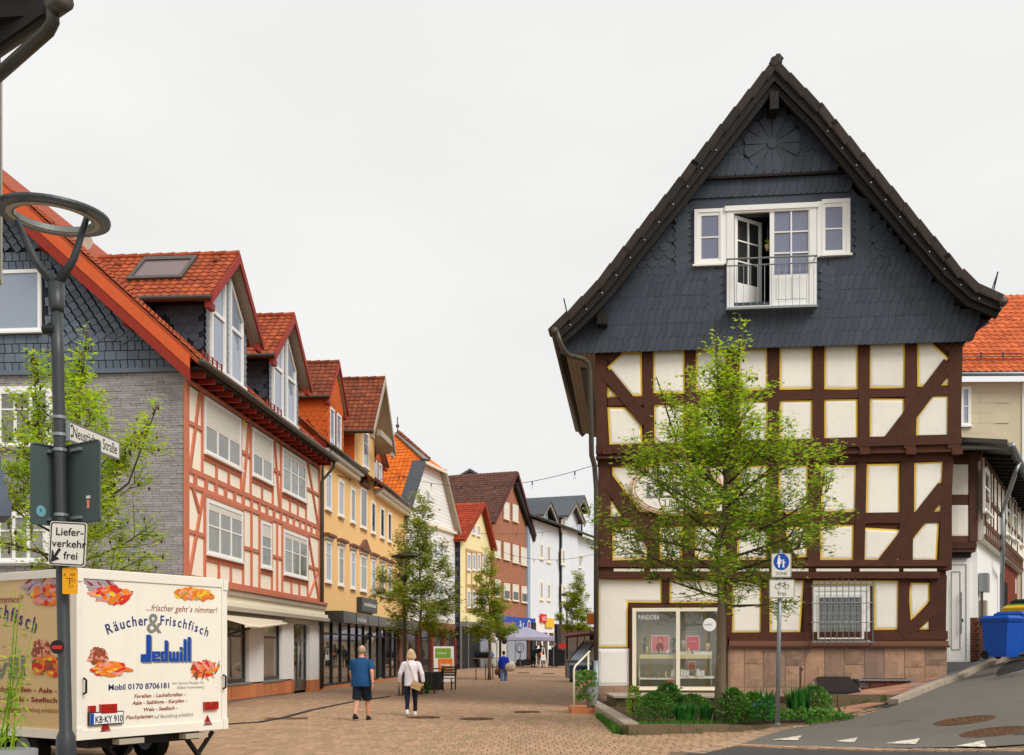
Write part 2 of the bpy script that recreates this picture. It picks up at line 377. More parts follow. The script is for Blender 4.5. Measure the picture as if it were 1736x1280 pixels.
mat('leaf_deep', S(104, 148, 44), .5, .22, .1, 3, spec=.3, c2=S(76, 122, 38), hue=.015, trans=.3)
mat('leaf_street', S(196, 200, 74), .5, .2, .1, 3, spec=.3, c2=S(160, 176, 56), hue=.02, trans=.4)
mat('twig', S(128, 112, 66), .9, .1, .2, 9)
mat('seed_pod', S(60, 44, 28), .9, .2, .1)
mat('shrub_green', S(112, 158, 66), .55, .25, .1, 3, c2=S(70, 116, 46), trans=.25)
mat('blade_green', S(72, 146, 54), .5, .22, .1, 3, c2=S(30, 86, 32), trans=.25)
mat('grass_green', S(84, 132, 36), .6, .25, .1, 3, c2=S(60, 106, 30), trans=.25)
mat('flower_blue', S(120, 140, 210), .6, .1)
mat('flower_pink', S(214, 110, 130), .6, .1)
mat('bin_blue', S(22, 80, 176), .5, .03, .12, 5, streak=.06)
mat('bin_yellow', S(232, 190, 20), .45, .03, .06, 3)
mat('bin_green', S(60, 120, 50), .5)
mat('skin', S(214, 154, 124), .55, 0, .06, 8)
mat('hair_grey', S(170, 150, 130), .8, 0, .2, 20)
mat('hair_blonde', S(206, 180, 136), .6, .0, .22, 26)
mat('hair_dark', S(52, 34, 26), .8, 0, .25, 20)
mat('cloth_blue', S(26, 76, 122), .85, 0, .1, 6, .2, 14)
mat('cloth_navy', S(24, 32, 46), .85, 0, .1, 6)
mat('cloth_white', S(236, 228, 236), .85, 0, .06, 6, .3, 12)
mat('cloth_royal', S(26, 60, 190), .85, 0, .1, 6)
mat('cloth_denim', S(112, 132, 176), .85, 0, .14, 6)
mat('cloth_jeans', S(38, 84, 130), .85, 0, .14, 6)
mat('cloth_black', S(26, 26, 30), .85, 0, .1, 6)
mat('cloth_teal', S(30, 66, 76), .85, 0, .1, 6)
mat('cloth_mint', S(110, 168, 176), .85, 0, .1, 6)
mat('cloth_grey', S(120, 112, 112), .85, 0, .1, 6)
mat('cloth_cream', S(216, 200, 176), .9, 0, .1, 6)
mat('bag_tan', S(196, 160, 112), .7, 0, .1, 6)
mat('bag_brown', S(110, 64, 46), .7, 0, .1, 6)
mat('bag_orange', S(222, 92, 30), .7, 0, .1, 6)
mat('shoe_black', S(24, 24, 26), .7)
mat('shoe_white', S(232, 226, 222), .7)
mat('canopy_lilac', S(158, 157, 178), .8, 0, .06, 2, .15, 6)
mat('wood_slat', S(128, 108, 86), .8, .1, .15, 6)
mat('cart_print', S(52, 66, 92), .4, 0, .1, 2)
mat('dark_red', S(84, 26, 24), .5, 0, .1)
mat('poster_pink', S(226, 128, 128), .5, 0, .05)
mat('poster_rose', S(220, 84, 92), .5, 0, .05)
mat('shelf_cream', S(232, 214, 158), .5, 0, .05)
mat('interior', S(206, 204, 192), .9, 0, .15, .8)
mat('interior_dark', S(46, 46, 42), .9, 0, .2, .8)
mat('brick_dark', S(98, 50, 36), .6, .1, .12, 5, .2, 30)
mat('plaster_red', S(120, 50, 36), .9, 0, .1, 2)
# ================================================================ terrain, paving, roads
def axis_(lo, hi, near0, near1, step, far):
    a = []; x = near0
    while x <= near1 + 1e-6: a.append(x); x += step
    x = near1; k = step
    while x < hi: k = min(far, k * 1.6); x += k; a.append(x)
    x = near0; k = step
    while x > lo: k = min(far, k * 1.6); x -= k; a.insert(0, x)
    return a
def sheet(name, xs, ys, dz, m, skip=None, kind='structure'):
    mb = MB(); nx = len(xs)
    mb.v = [V((x, y, zg(x, y) + dz)) for y in ys for x in xs]
    for j in range(len(ys) - 1):
        for i in range(nx - 1):
            if skip and skip((xs[i] + xs[i + 1]) / 2, (ys[j] + ys[j + 1]) / 2): continue
            mb.f.append((j * nx + i, j * nx + i + 1, (j + 1) * nx + i + 1, (j + 1) * nx + i)); mb.m.append(0)
    return tag(mb.build(name, m), kind=kind)
sheet('ground', axis_(-900, 900, -20, 24, 2, 90), axis_(-60, 1500, 0, 60, 2, 90), -.06, 'terrain')
def fr(a, b, n): return [a + (b - a) * i / n for i in range(n + 1)]
ROAD_L = [(3.3, 18.05), (3.85, 18.55), (4.9, 20.6), (5.7, 22.0), (6.9, 23.0), (8.9, 24.85)]
def road_left(y): return pl([(b, a) for a, b in ROAD_L], y)
def right_of_road(x, y):
    if y < 18.3: return x > 2.4 + .75 * max(0, y - 17)
    return x > road_left(y) - .35
def in_planter(x, y): return inpoly((x, y), [(2.1, 20.6), (7.2, 23), (8.9, 24.9), (13, 30), (2.35, 31.5)])
NEAR = 36.0
pav = sheet('plaza_paving', fr(-13, 10, 46), fr(6, NEAR, 60), .0, 'paver_joint', lambda x, y: x > 2.9 and y > 18.6)
sheet('street_paving', fr(-14, 30, 44), fr(NEAR, 140, 104), .012, 'paver_far', lambda x, y: x > 9 + .3 * (y - 40))
# pavers, laid lengthways to the street
pm = []
for k in range(3):
    mb = MB(); h = .004 * k; a, b = .074, .203
    mb.add([(-a, -b, 0), (a, -b, 0), (a, b, 0), (-a, b, 0), (-a, -b, -.05), (a, -b, -.05), (a, b, -.05), (-a, b, -.05), (-a + .006, -b + .006, .006), (a - .006, -b + .006, .006), (a - .006, b - .006, .006), (-a + .006, b - .006, .006)],
           [(8, 9, 10, 11), (0, 1, 9, 8), (1, 2, 10, 9), (2, 3, 11, 10), (3, 0, 8, 11), (4, 5, 1, 0), (5, 6, 2, 1), (6, 7, 3, 2), (7, 4, 0, 3)])
    pm.append(mb.mesh('paver', 'paver'))
Ms = []; joff = [U(-.12, .12) for _ in range(100)]
pw, plen = .16, .42
for i in range(-72, 60):
    for j in range(36, 87):
        x = (i + (.5 if j % 2 else 0) + joff[j]) * pw; y = j * plen
        if abs(x) > y * .5 + .3 or right_of_road(x, y) or (x > 2.2 and in_planter(x, y)): continue
        Ms.append(Matrix.Translation((x, y, zg(x, y) + .012 + U(-.004, .004))) @ Matrix.Rotation(U(-.012, .012), 4, 'X') @ Matrix.Rotation(U(-.02, .02), 4, 'Y') @ Matrix.Rotation(U(-.02, .02), 4, 'Z'))
pieces('paver', pm, Ms, pav, 'paver_field', 300, key=lambda M: M.translation.y)
def drape(name, La, Lb, dz, m, n=8, sub=4):
    def dens(P):
        o = []
        for (a, b), (c, d) in zip(P, P[1:]): o += [(lerp(a, c, t / sub), lerp(b, d, t / sub)) for t in range(sub)]
        return o + [P[-1]]
    A, B = dens(La), dens(Lb); mb = MB()
    for (a, b), (c, d) in zip(A, B):
        for k in range(n + 1):
            x, y = lerp(a, c, k / n), lerp(b, d, k / n); mb.v.append(V((x, y, zg(x, y) + dz)))
    for j in range(len(A) - 1):
        for k in range(n): q = j * (n + 1) + k; mb.f.append((q, q + 1, q + n + 2, q + n + 1)); mb.m.append(0)
    return tag(mb.build(name, m), kind='structure')
drape('side_street', [(3.85, 18.6), (4.95, 20.6), (5.75, 22.0), (6.95, 23.0), (8.95, 24.8), (11.4, 27.95), (12.9, 29.45), (14.3, 30.2), (22, 43), (36, 68)],
      [(8.6, 15.9), (9.4, 16.6), (10.4, 17.6), (11.6, 18.6), (13, 19.6), (15, 21), (18, 23.5), (22, 27), (32, 40), (48, 62)], .022, 'asphalt')
drape('main_road', [(2.6, 16.6), (3.3, 17.9), (3.8, 18.3), (5.9, 16.8), (8.4, 14.8), (12, 11)], [(0, 4), (1, 4), (2, 4), (4, 4), (6, 4), (9, 4)], .024, 'asphalt_dark')
drape('corner_paving', [(8.7, 15.75), (9.5, 16.45), (10.6, 17.45), (13.2, 19.4), (22, 26.8)], [(12, 11), (13, 12), (14, 13), (16, 14), (24, 20)], .02, 'paver_far')
# edging strips of small stones
def strip(name, pts, wd, step, m, dz=.026):
    mesh = []
    for k in range(3):
        mb = MB(); a = step * .47; b = wd * .22; mb.box(-a, -b, -.06, a, b, .01 + .003 * k); mesh.append(mb.mesh('edging_stone', m))
    Ms = []
    for (a, b), (c, d) in zip(pts, pts[1:]):
        n = max(1, int(math.hypot(c - a, d - b) / step)); ang = math.atan2(d - b, c - a)
        for i in range(n):
            for q in (-.25, .25):
                t = (i + .5) / n; x = lerp(a, c, t) - math.sin(ang) * q * wd; y = lerp(b, d, t) + math.cos(ang) * q * wd
                Ms.append(TR(x, y, zg(x, y) + dz + U(-.004, .004), ang + U(-.04, .04)))
    root = thing(name, None, None); tag(root, kind='structure')
    pieces('edging_stone', mesh, Ms, root, 'edging_field', 250)
strip('road_edging', [(2.9, 17.05), (3.62, 18.25), (4.75, 20.62), (5.55, 22.1), (6.75, 23.12), (8.55, 24.75)], .36, .2, 'paver_strip')
strip('road_channel', [(3.95, 18.42), (5.95, 16.95), (8.55, 14.95)], .3, .2, 'paver_strip', .034)
# yield triangles
def roadmark(pxs):
    mb = MB(); P = [G(*p) for p in pxs]
    c = sum(P, V()) / 3; sub = []
    mb.poly([p + V((0, 0, .035)) for p in P]); return mb
for k, p in enumerate([[(1308, 1257.5), (1360, 1250), (1352, 1258.5)], [(1415, 1260), (1454, 1253.5), (1448, 1262)], [(1500, 1263.5), (1560, 1255), (1552, 1265.5)], [(1620, 1268.5), (1668, 1259), (1672, 1270)]]):
    tag(roadmark(p).build('give_way_mark', 'road_white'), ['white painted give-way triangle nearest the planted bed', 'faintest worn give-way triangle on the asphalt side street', 'largest and cleanest give-way triangle on the asphalt side street', 'give-way triangle on the asphalt nearest the lower manhole cover'][k], 'road marking', 'give-way triangles across the side street')
# manholes
def manhole(x, y, r, label, m='rust_iron', group='round manhole covers'):
    sx = (zg(x + .4, y) - zg(x - .4, y)) / .8; sy = (zg(x, y + .4) - zg(x, y - .4)) / .8
    n = V((-sx, -sy, 1)).normalized()
    t = thing('manhole_cover', label, 'manhole cover', Matrix.Translation((x, y, zg(x, y) + .03)) @ V((0, 0, 1)).rotation_difference(n).to_matrix().to_4x4(), group)
    mb = MB(); mb.lathe([(r, -.03), (r, .004), (r * .9, .006), (r * .9, -.03)], n=28); mb.build('rim', m, t)
    mb = MB(); mb.lathe([(r * .88, -.03), (r * .88, .002)], n=28)
    for rr in (.75, .55, .35):
        for k in range(int(26 * rr)):
            a = 2 * math.pi * k / int(26 * rr); c, s_ = math.cos(a) * r * rr, math.sin(a) * r * rr; mb.box(c - .025, s_ - .025, 0, c + .025, s_ + .025, .009)
    mb.build('lid', m, t)
for px, py, r, lb in [(1635, 1224, .55, 'rusty manhole cover higher up the asphalt side street'), (1685, 1244, .55, 'rusty manhole cover lower on the asphalt side street'),
                      (893, 1208.5, .36, 'iron manhole cover in the paving left of the stone step'), (808, 1220.5, .42, 'iron manhole cover in the middle of the paved street'), (718, 1218, .42, 'iron manhole cover at the feet of the blonde woman'),
                      (887, 1141.3, .4, 'far manhole cover in the paving past the woman in blue'), (930, 1142.5, .4, 'far manhole cover in the paving in front of the black stall table')]:
    p = G(px, py); manhole(p.x, p.y, r, lb)
# surface drain running along the street, with square gully
pts = [G(x, y) for x, y in [(383, 1230), (440, 1226), (475, 1220), (530, 1205), (600, 1190.5), (660, 1182)]]
mb = MB()
for a, b in zip(pts, pts[1:]):
    n = max(1, int((b - a).length / 1.0))
    for i in range(n): mb.bar(a.lerp(b, i / n) + V((0, 0, .012)), a.lerp(b, (i + .96) / n) + V((0, 0, .012)), .14, .05)
t = thing('street_drain', 'long dark slotted drain line in the left half of the paving', 'drain'); mb.build('channel', 'asphalt_patch', t)
g = G(487, 1219.5); mb = MB(TR(g.x, g.y, g.z, .08)); mb.box(-.5, -.35, -.03, .5, .35, .024); mb.build('gully_cover', 'rust_iron', t)
# kerb up the side street
def kerb(name, pts, wd, h, step, m, label, stonename='kerb_stone'):
    root = thing(name, label, 'kerb')
    for (a, b), (c, d) in zip(pts, pts[1:]):
        n = max(1, round(math.hypot(c - a, d - b) / step))
        for i in range(n):
            x0, y0, x1, y1 = lerp(a, c, i / n), lerp(b, d, i / n), lerp(a, c, (i + .985) / n), lerp(b, d, (i + .985) / n)
            mb = MB(); mb.bar((x0, y0, zg(x0, y0) + h / 2 - .05), (x1, y1, zg(x1, y1) + h / 2 - .05), wd, h + .1); mb.build(stonename, m, root)
    return root
kerb('pavement_kerb', [(9.0, 25.05), (10.2, 26.6), (11.4, 28.15), (12.3, 29.1), (12.95, 29.65), (14.5, 30.6)], .24, .15, 1.1, 'kerb_stone', 'pale sandstone kerb climbing beside the asphalt side street')
drape('pavement', [(9.0, 25.2), (10.2, 26.75), (11.4, 28.3), (12.3, 29.2), (12.95, 29.75), (14.5, 30.7), (24, 47)], [(8.9, 25.3), (10.0, 27.0), (11.0, 28.7), (12.0, 29.75), (12.7, 31.4), (13.2, 33), (21, 48)], .085, 'concrete_grey')
# terracotta slabs: upper and lower path in front of the right-hand plinth
def slabs(x0, x1, y0, y1, nx, ny, zf, m, parent, skew=0):
    for i in range(nx):
        for j in range(ny):
            xa, xb = lerp(x0, x1, i / nx), lerp(x0, x1, (i + .97) / nx); ya, yb = lerp(y0, y1, j / ny), lerp(y0, y1, (j + .97) / ny)
            P = [(xa + skew * (ya - y0), ya), (xb + skew * (ya - y0), ya), (xb + skew * (yb - y0), yb), (xa + skew * (yb - y0), yb)]
            if any(px_ > 8.75 + .78 * (py_ - 25.05) for px_, py_ in P): continue
            mb = MB(); mb.slab([(a, b, zf(a, b)) for a, b in P], .34); mb.build('paving_slab', m, parent)
root = thing('garden_path', 'terracotta slab path with a mossy step beside the sandstone plinth', 'path')
slabs(7.2, 10.0, 23.9, 26.2, 9, 3, lambda x, y: zg(x, y) + .045, 'terracotta', root, -.25)
slabs(8.3, 12.3, 26.75, 29.85, 10, 4, lambda x, y: max(zg(x, y) + .1, .62 + (x - 10.6) * .14), 'terracotta', root)
for i in range(3):
    mb = MB(); a = 6.9 + i * 1.2; mb.box(a, 26.4, -.1, a + 1.18, 26.72, .58 + .0 * i); mb.build('step_stone', 'kerb_mossy', root)
# raised bed in front of the shop window
bed = thing('planted_bed', 'raised planting bed with mossy stone edging in front of shop window', 'flower bed')
mb = MB(); mb.slab([(2.4, 21.1, .17), (4.4, 22.0, .14), (5.9, 22.6, .08), (6.9, 23.1, .12), (7.3, 26.3, .24), (7.2, 30.4, .3), (2.5, 30.9, .2)], .3); mb.build('soil', 'soil', bed)
def edge(pts, wd, step, m):          # (x, y, height above the ground)
    for (a, b, h0), (c, d, h1) in zip(pts, pts[1:]):
        n = max(1, round(math.hypot(c - a, d - b) / step))
        for i in range(n):
            q0, q1 = i / n, (i + .99) / n; P_ = [(lerp(a, c, q), lerp(b, d, q), lerp(h0, h1, q)) for q in (q0, q1)]
            mb = MB(); mb.bar(*[(x, y, zg(x, y) + h / 2 - .06) for x, y, h in P_], wd, (P_[0][2] + P_[1][2]) / 2 + .12); mb.build('edging_stone', m, bed)
edge([(2.33, 30.6, .24), (2.36, 21.0, .24)], .3, 1.9, 'kerb_stone')
edge([(2.22, 20.85, .22), (4.4, 21.85, .15), (5.9, 22.5, .05), (7.05, 23.0, .01)], .28, 1.5, 'kerb_mossy')
mb = MB(); mb.box(2.75, 28.3, .1, 6.9, 30.75, .42); mb.build('stone_step', 'kerb_mossy', bed)
mb = MB(); mb.box(2.7, 28.2, .42, 6.95, 30.75, .47); mb.build('step_slab', 'kerb_stone', bed)

drape('asphalt_mend', [(6.9, 23.12), (7.9, 23.95), (8.95, 24.85), (9.5, 25.4)], [(7.0, 23.5), (7.6, 24.3), (8.4, 25.2), (9.0, 25.5)], .03, 'asphalt_patch')
drape('trench_mend', [(8.2, 17.4), (9.2, 18.6), (10.6, 20.4), (12.6, 22.6)], [(8.6, 17.1), (9.65, 18.3), (11.05, 20.1), (13.1, 22.3)], .027, 'asphalt_dark')
# ================================================================ the gabled timber-framed house on the right
H = Fr(2.45, 31.0, 9.04, -1)
house = thing('timber_framed_house', 'tall dark brown half-timbered gable house with slate gable and jeweller shop window', 'house', H.M)
YU, YM, YG, YS = -.30, -.12, 0.0, -.52       # planes of upper, middle, ground storeys and slate gable
def P(px, py, yd): return H.uz(px, py, yd)
def Ps(l, yd): return [H.uz(x, y, yd) for x, y in l]
def rect(x0, x1, y0, y1): return [(x0, y0), (x1, y0), (x1, y1), (x0, y1)]
uL, uR = P(1010, 600, YU)[0], P(1632, 575, YU)[0]
zE = P(1320, 580, YU)[1]; zJ = P(1320, 760, YU)[1]; zJ2 = P(1320, 772, YM)[1]; zK = P(1320, 962, YM)[1]; zP = P(1320, 1098, YG)[1]
uLm, uRm = P(1013, 800, YM)[0], P(1616, 800, YM)[0]; uLg, uRg = P(1013, 1000, YG)[0], P(1606, 1050, YG)[0]
for (a, b, y, z0, z1) in ((uL, uR, YU, zJ - .12, zE + .3), (uLm, uRm, YM, zK - .1, zJ - .12), (uLg, uRg, YG, -.3, zK - .1)):
    mb = MB(); mb.box(a + .02, y + .05, z0, b - .02, 12, z1)
    # leave the shop window's recess out of the ground storey
    if y == YG:
        mb = MB(); s0, s1 = P(1071, 1036, 0)[0], P(1229, 1036, 0)[0]; t0, t1 = P(1150, 1166, 0)[1], P(1150, 1034, 0)[1]
        mb.box(a + .02, .05, z0, s0, 12, z1); mb.box(s1, .05, z0, b - .02, 12, z1); mb.box(s0, .05, z0, s1, 12, t0); mb.box(s0, .05, t1, s1, 12, z1); mb.box(s0, 1.2, t0, s1, 12, t1)
    mb.build('wall', 'timber_dark', house)
# infill panels: cream plaster with a yellow painted edge
def panel(pts, yd, m0='infill', m1='infill_edge', ew=.055, proud=.014, parent=None, name='infill_panel', split=True):
    p = pts; q = inset(p, ew); q2 = inset(p, ew + min(.06, ew * .8)); n = len(p); y = yd + .045
    if sum(p[i - 1][0] * p[i][1] - p[i][0] * p[i - 1][1] for i in range(n)) < 0: p, q, q2 = p[::-1], q[::-1], q2[::-1]
    vs = [(x, y + .03, z) for x, z in p] + [(x, y - proud * .5, z) for x, z in p] + [(x, y - proud, z) for x, z in q] + [(x, y - proud - .012, z) for x, z in q2]
    fs = [(i, (i + 1) % n, n + (i + 1) % n, n + i) for i in range(n)]; e = len(fs)
    fs += [(n + i, n + (i + 1) % n, 2 * n + (i + 1) % n, 2 * n + i) for i in range(n)]
    fs2 = [(2 * n + i, 2 * n + (i + 1) % n, 3 * n + (i + 1) % n, 3 * n + i) for i in range(n)] + [tuple(range(3 * n, 4 * n))]
    mb = MB(); mb.v = [V(v) for v in vs]; mb.f = fs + fs2; mb.m = [1] * len(fs) + [0] * len(fs2)
    return mb.build(name, [m0, m1], parent or house)
def jit(pts, a=.016): return [(x + U(-a, a), z + U(-a, a)) for x, z in pts]
for l in [rect(1321.3, 1378, 586, 660), rect(1396.8, 1454.9, 582, 660), rect(1473.9, 1534.6, 580, 658),
          [(1555.2, 579.7), (1578.9, 579), (1608.4, 606.6), (1573, 655.8), (1555.2, 655.8)], [(1595.3, 653.5), (1609.4, 653.5), (1609.4, 634.8)],
          rect(1321.3, 1378, 677.5, 747.7), rect(1397.4, 1454.9, 675.5, 747.7), [(1474.5, 674.8), (1533.6, 674.8), (1533.6, 704.4), (1501.8, 745.4), (1474.5, 745.4)],
          [(1524, 744.7), (1534.3, 744.7), (1534.3, 730.6)], [(1580.5, 670), (1609, 670), (1609, 743), (1552.6, 743), (1554.3, 706)],
          [(1055.6, 596), (1088.4, 596), (1089.4, 671), (1070.4, 671), (1030, 622.3)], [(1029.4, 653.5), (1047.4, 672.6), (1029.4, 672.6)],
          rect(1107, 1160.6, 594, 666.6), rect(1179.6, 1231, 592, 663), rect(1252.4, 1301.6, 589, 661),
          [(1030, 689.6), (1060.5, 689.6), (1088.4, 719), (1090, 753.6), (1032.6, 755)], rect(1109.7, 1160.6, 684.7, 753.6), rect(1183.5, 1231, 683, 751), rect(1254, 1301.6, 680, 749.6)]:
    panel(jit(Ps(l, YU)), YU)
for l in [rect(1321, 1370.5, 788, 870), rect(1391.9, 1452.5, 788, 868), [(1470, 786), (1525.7, 786), (1525, 877.6), (1467.5, 877)], [(1550, 784.7), (1599, 781.5), (1599, 814), (1550, 875)],
          [(1582.8, 866.8), (1597.6, 866.8), (1597.6, 848.7)], [(1330, 893), (1368, 893), (1368, 945), (1340, 945)], rect(1390, 1447.6, 889.7, 949.8),
          [(1464, 895), (1530.6, 898.6), (1490, 951), (1463, 950)], [(1569, 882.5), (1593.6, 883), (1589.4, 951.4), (1515.6, 950.5)],
          [(1037.6, 790.7), (1100, 790.7), (1100, 868), (1085, 868), (1037.6, 806)], [(1034.3, 845.5), (1059, 880), (1034.3, 880)], rect(1120, 1165, 789, 870), rect(1186, 1232, 789, 870), rect(1250, 1302, 789, 870),
          [(1038, 894.7), (1085, 893), (1098, 924), (1098, 949), (1039, 950)], rect(1118, 1157, 893, 949), rect(1178, 1232, 893, 949), rect(1250, 1302, 893, 949)]:
    panel(jit(Ps(l, YM)), YM)
for x0, x1 in ((1040, 1092), (1102, 1160), (1174, 1230), (1247, 1304), (1318, 1371), (1383.7, 1443), (1457.5, 1524.7), (1532, 1589)):
    panel(Ps(rect(x0, x1, 963.5, 969), YM), YM, ew=.006)
for l in [[(1305, 984), (1363.7, 984), (1357, 1072.8), (1305, 1072.8)], rect(1482, 1524.4, 984, 1068), rect(1378, 1481, 984, 991.5),
          [(1544.3, 988.3), (1576.7, 988.3), (1576.7, 1019.7), (1552, 1046), (1544.8, 1051.6), (1540.8, 1006.4)], [(1558.9, 1067.5), (1576, 1049.4), (1576, 1067.5)],
          [(1013.4, 979.6), (1122.4, 982), (1122.4, 1022), (1064.4, 1022), (1064.4, 1098), (1013.4, 1098)], rect(1134.8, 1229, 983, 1022), rect(1241, 1291, 983, 1073.7)]:
    panel(jit(Ps(l, YG), .008), YG, ew=.05 if abs(l[2][1] - l[0][1]) > 12 else .03)
panel(Ps(rect(1013, 1066.5, 1099.5, 1162.7), YG), YG, 'render_rough', 'render_rough', proud=.03, name='rough_render')
# timbers
def beam(name, pa, pb, wd, yd, proud):
    a, b = H.uz(*pa, yd), H.uz(*pb, yd)
    mb = MB(); mb.bar((a[0], yd + .05 - proud / 2, a[1]), (b[0], yd + .05 - proud / 2, b[1]), wd, proud + .04, (0, 1, 0))
    # a hand-hewn look: displace the ends a little
    for i in range(len(mb.v)): mb.v[i] += V((U(-.012, .012), 0, U(-.012, .012)))
    return mb.build(name, 'timber_dark', house)
k = 28.4 / F
for x, wd in ((1018.5, 20), (1098, 18), (1170.5, 19), (1242, 21), (1311.5, 20), (1387.5, 19), (1464.5, 19), (1545, 20), (1620.5, 22)): beam('timber_post', (x, 578), (x - (3 if x > 1500 else 0) + (2 if x < 1100 else 0), 760), wd * k, YU, .05)
for x, wd, x2 in ((1024, 22, 1026), (1108, 16, 1108), (1175, 18, 1167), (1241, 17, 1241), (1311, 18, 1311), (1381, 20, 1379), (1461, 18, 1456), (1538, 23, 1536), (1607.5, 18, 1600)): beam('timber_post', (x, 776), (x2, 958), wd * k, YM, .05)
for x, wd in ((1128.5, 12), (1235, 13), (1298, 13), (1370, 13), (1532.5, 18), (1591, 28)): beam('timber_post', (x, 976), (x - (2 if x > 1290 else 0), 1083 if x > 1200 else 1023), wd * k, YG, .05)
for (a, b, wd, y, pr) in (((1010, 589), (1632, 570), 14, YU, .056), ((1030, 681), (1610, 662), 15, YU, .044), ((1010, 762), (1630, 745), 17, YU, .06),
                          ((1013, 782), (1614, 772), 19, YM, .056), ((1035, 884), (1600, 876), 19, YM, .044), ((1012, 956), (1606, 954), 11, YM, .056), ((1014, 975), (1594, 975), 13, YM, .052),
                          ((1236, 1080), (1606, 1077), 15, YG, .056)):
    beam('timber_rail', a, b, wd * k, y, pr)
for (a, b, wd, y) in (((1609, 616), (1508, 748), 24, YU), ((1028, 632), (1096, 716), 22, YU), ((1612, 590), (1590, 572), 18, YU), ((1030, 610), (1050, 592), 16, YU), ((1600, 826), (1500, 954), 25, YM), ((1033, 822), (1106, 922), 22, YM), ((1584, 1030), (1530, 1078), 19, YG), ((1300, 890), (1345, 950), 20, YM)):
    beam('timber_brace', a, b, wd * k, y, .062)
for x in (1030, 1100, 1170, 1242, 1312, 1385, 1463, 1541, 1619):
    u, z = P(x, 767, YM); mb = MB(); mb.box(u - .14, YU - .06, z - .09, u + .14, YM + .1, z + .08); mb.build('joist_end', 'timber_dark', house)
mb = MB(); u0, z0 = P(1010, 771, YU); mb.box(uL, YU - .03, zJ - .2, uR - .15, YM + .1, zJ - .13); mb.build('jetty_moulding', 'timber_dark', house)
# sandstone plinth: ledge and dressed blocks
zl0, zl1 = P(1400, 1098, 0)[1], P(1400, 1086.5, 0)[1]
mb = MB(); mb.box(P(1236, 1090, 0)[0], -.05, zl0 + .06, uRg + .02, .1, zl1); mb.build('plinth_ledge', 'plinth_ledge', house)
mb = MB(); mb.box(P(1234, 1090, 0)[0], -.12, zl0, uRg + .04, .1, zl0 + .06); mb.build('plinth_drip', 'plinth_ledge_dark', house)
mb = MB(); mb.box(P(1234, 1100, 0)[0], -.0, -.2, uRg - .01, .06, zl0 - .005); mb.box(uLg + .01, 0, -.2, P(1234, 1100, 0)[0], .06, P(1150, 1170, 0)[1] - .01); mb.box(uLg + .01, .001, P(1150, 1170, 0)[1] - .01, P(1067, 1100, 0)[0], .06, P(1040, 1163, 0)[1]); mb.build('plinth_mortar', 'mortar', house)
def block(x0, x1, z0, z1):
    mb = MB(); g = .012; n = 3; pr = -.035
    for i in range(n + 1):
        for j in range(n + 1):
            x = lerp(x0 + g, x1 - g, i / n); z = lerp(z0 + g, z1 - g, j / n); e = i in (0, n) or j in (0, n)
            mb.v.append(V((x, -.012 if e else pr + U(-.018, .014), z)))
    for i in range(n):
        for j in range(n): q = i * (n + 1) + j; mb.f.append((q, q + n + 1, q + n + 2, q + 1)); mb.m.append(0)
    b = len(mb.v); mb.box(x0 + g, -.0121, z0 + g, x1 - g, .05, z1 - g)
    return mb.build('plinth_stone', 'sandstone', house)
xs = [1236, 1262, 1294, 1331, 1364, 1398, 1431.5, 1465, 1499, 1533, 1568, 1605.5]
for a, b in zip(xs, xs[1:]):
    x0, x1 = P(a, 1120, 0)[0], P(b, 1120, 0)[0]; zz = [zl0 - .005]; cut = P(1400, U(1124, 1135), 0)[1]
    if rnd.random() < .6 or b > 1560: zz.append(cut)
    zz.append(max(.1, P(a, 1165, 0)[1])); zz += [-.15]
    for t, q in zip(zz, zz[1:]): block(x0, x1, q, t)
xs = [1012, 1041, 1068, 1100, 1133, 1163, 1198, 1236]
for a, b in zip(xs, xs[1:]):
    zt = P(1040, 1163 if b < 1070 else 1170.5, 0)[1]; block(P(a, 1190, 0)[0], P(b, 1190, 0)[0], -.05, zt)
# cellar hatch, light well
mb = MB(); c = [(1385, 1147, -.05), (1440, 1147, -.05), (1459, 1172, -1.5), (1392, 1172, -1.5)]
pts = [H.M @ V((P(x, y, yd)[0], yd, P(x, y, yd)[1])) for x, y, yd in c]
hatch = thing('cellar_hatch', 'black sloping cellar hatch against the sandstone plinth', 'cellar hatch', pts[3])
mb = MB(Matrix.Translation(-pts[3])); mb.slab(pts, .12); mb.build('lid', 'black_metal', hatch)
mb = MB(Matrix.Translation(-pts[3])); mb.slab([p + V((0, 0, -.13)) + (V((-.16, 0, 0)) if i in (0, 3) else V((.16, 0, 0))) for i, p in enumerate(pts)], .6); mb.build('curb', 'mortar', hatch)
well = thing('light_well', 'low cellar light well with dark red glazed bricks at the pavement', 'light well', H.M)
x0, x1 = P(1462, 1160, -.8)[0], P(1537, 1160, -.8)[0]; zt, zb = P(1500, 1155, -.8)[1], P(1500, 1170, -.8)[1]
mb = MB(); mb.box(x0 - .05, -.72, zb - .5, x1 + 1.3, -.02, zt + .01); mb.box(x0 - .1, -.86, zt + .012, x1 + .15, -.02, zt + .06); mb.build('coping', 'concrete_grey', well)
mesh = []
mb = MB(); mb.box(-.19, -.05, -.055, .19, .05, .055); mesh.append(mb.mesh('brick', 'brick_dark'))
pieces('brick', mesh, [TR(x0 + .2 + (i + (.5 if j % 2 else 0)) * .4, -.76, zb + .02 + j * .125) for j in range(-1, 3) for i in range(3)], well, 'bricks')
pm_ = H.M @ V((P(1357, 1150, -1.2)[0], -1.2, .3)); t = thing('pump_rod', 'thin rusty upright iron rod on a mossy stone beside the cellar hatch', 'rod', pm_)
mb = MB(); mb.tube([(0, 0, 0), (0, 0, .95)], .03, 6); mb.tube([(0, 0, .78), (.07, 0, .9)], .025, 6); mb.build('rod', 'rust_iron', t)
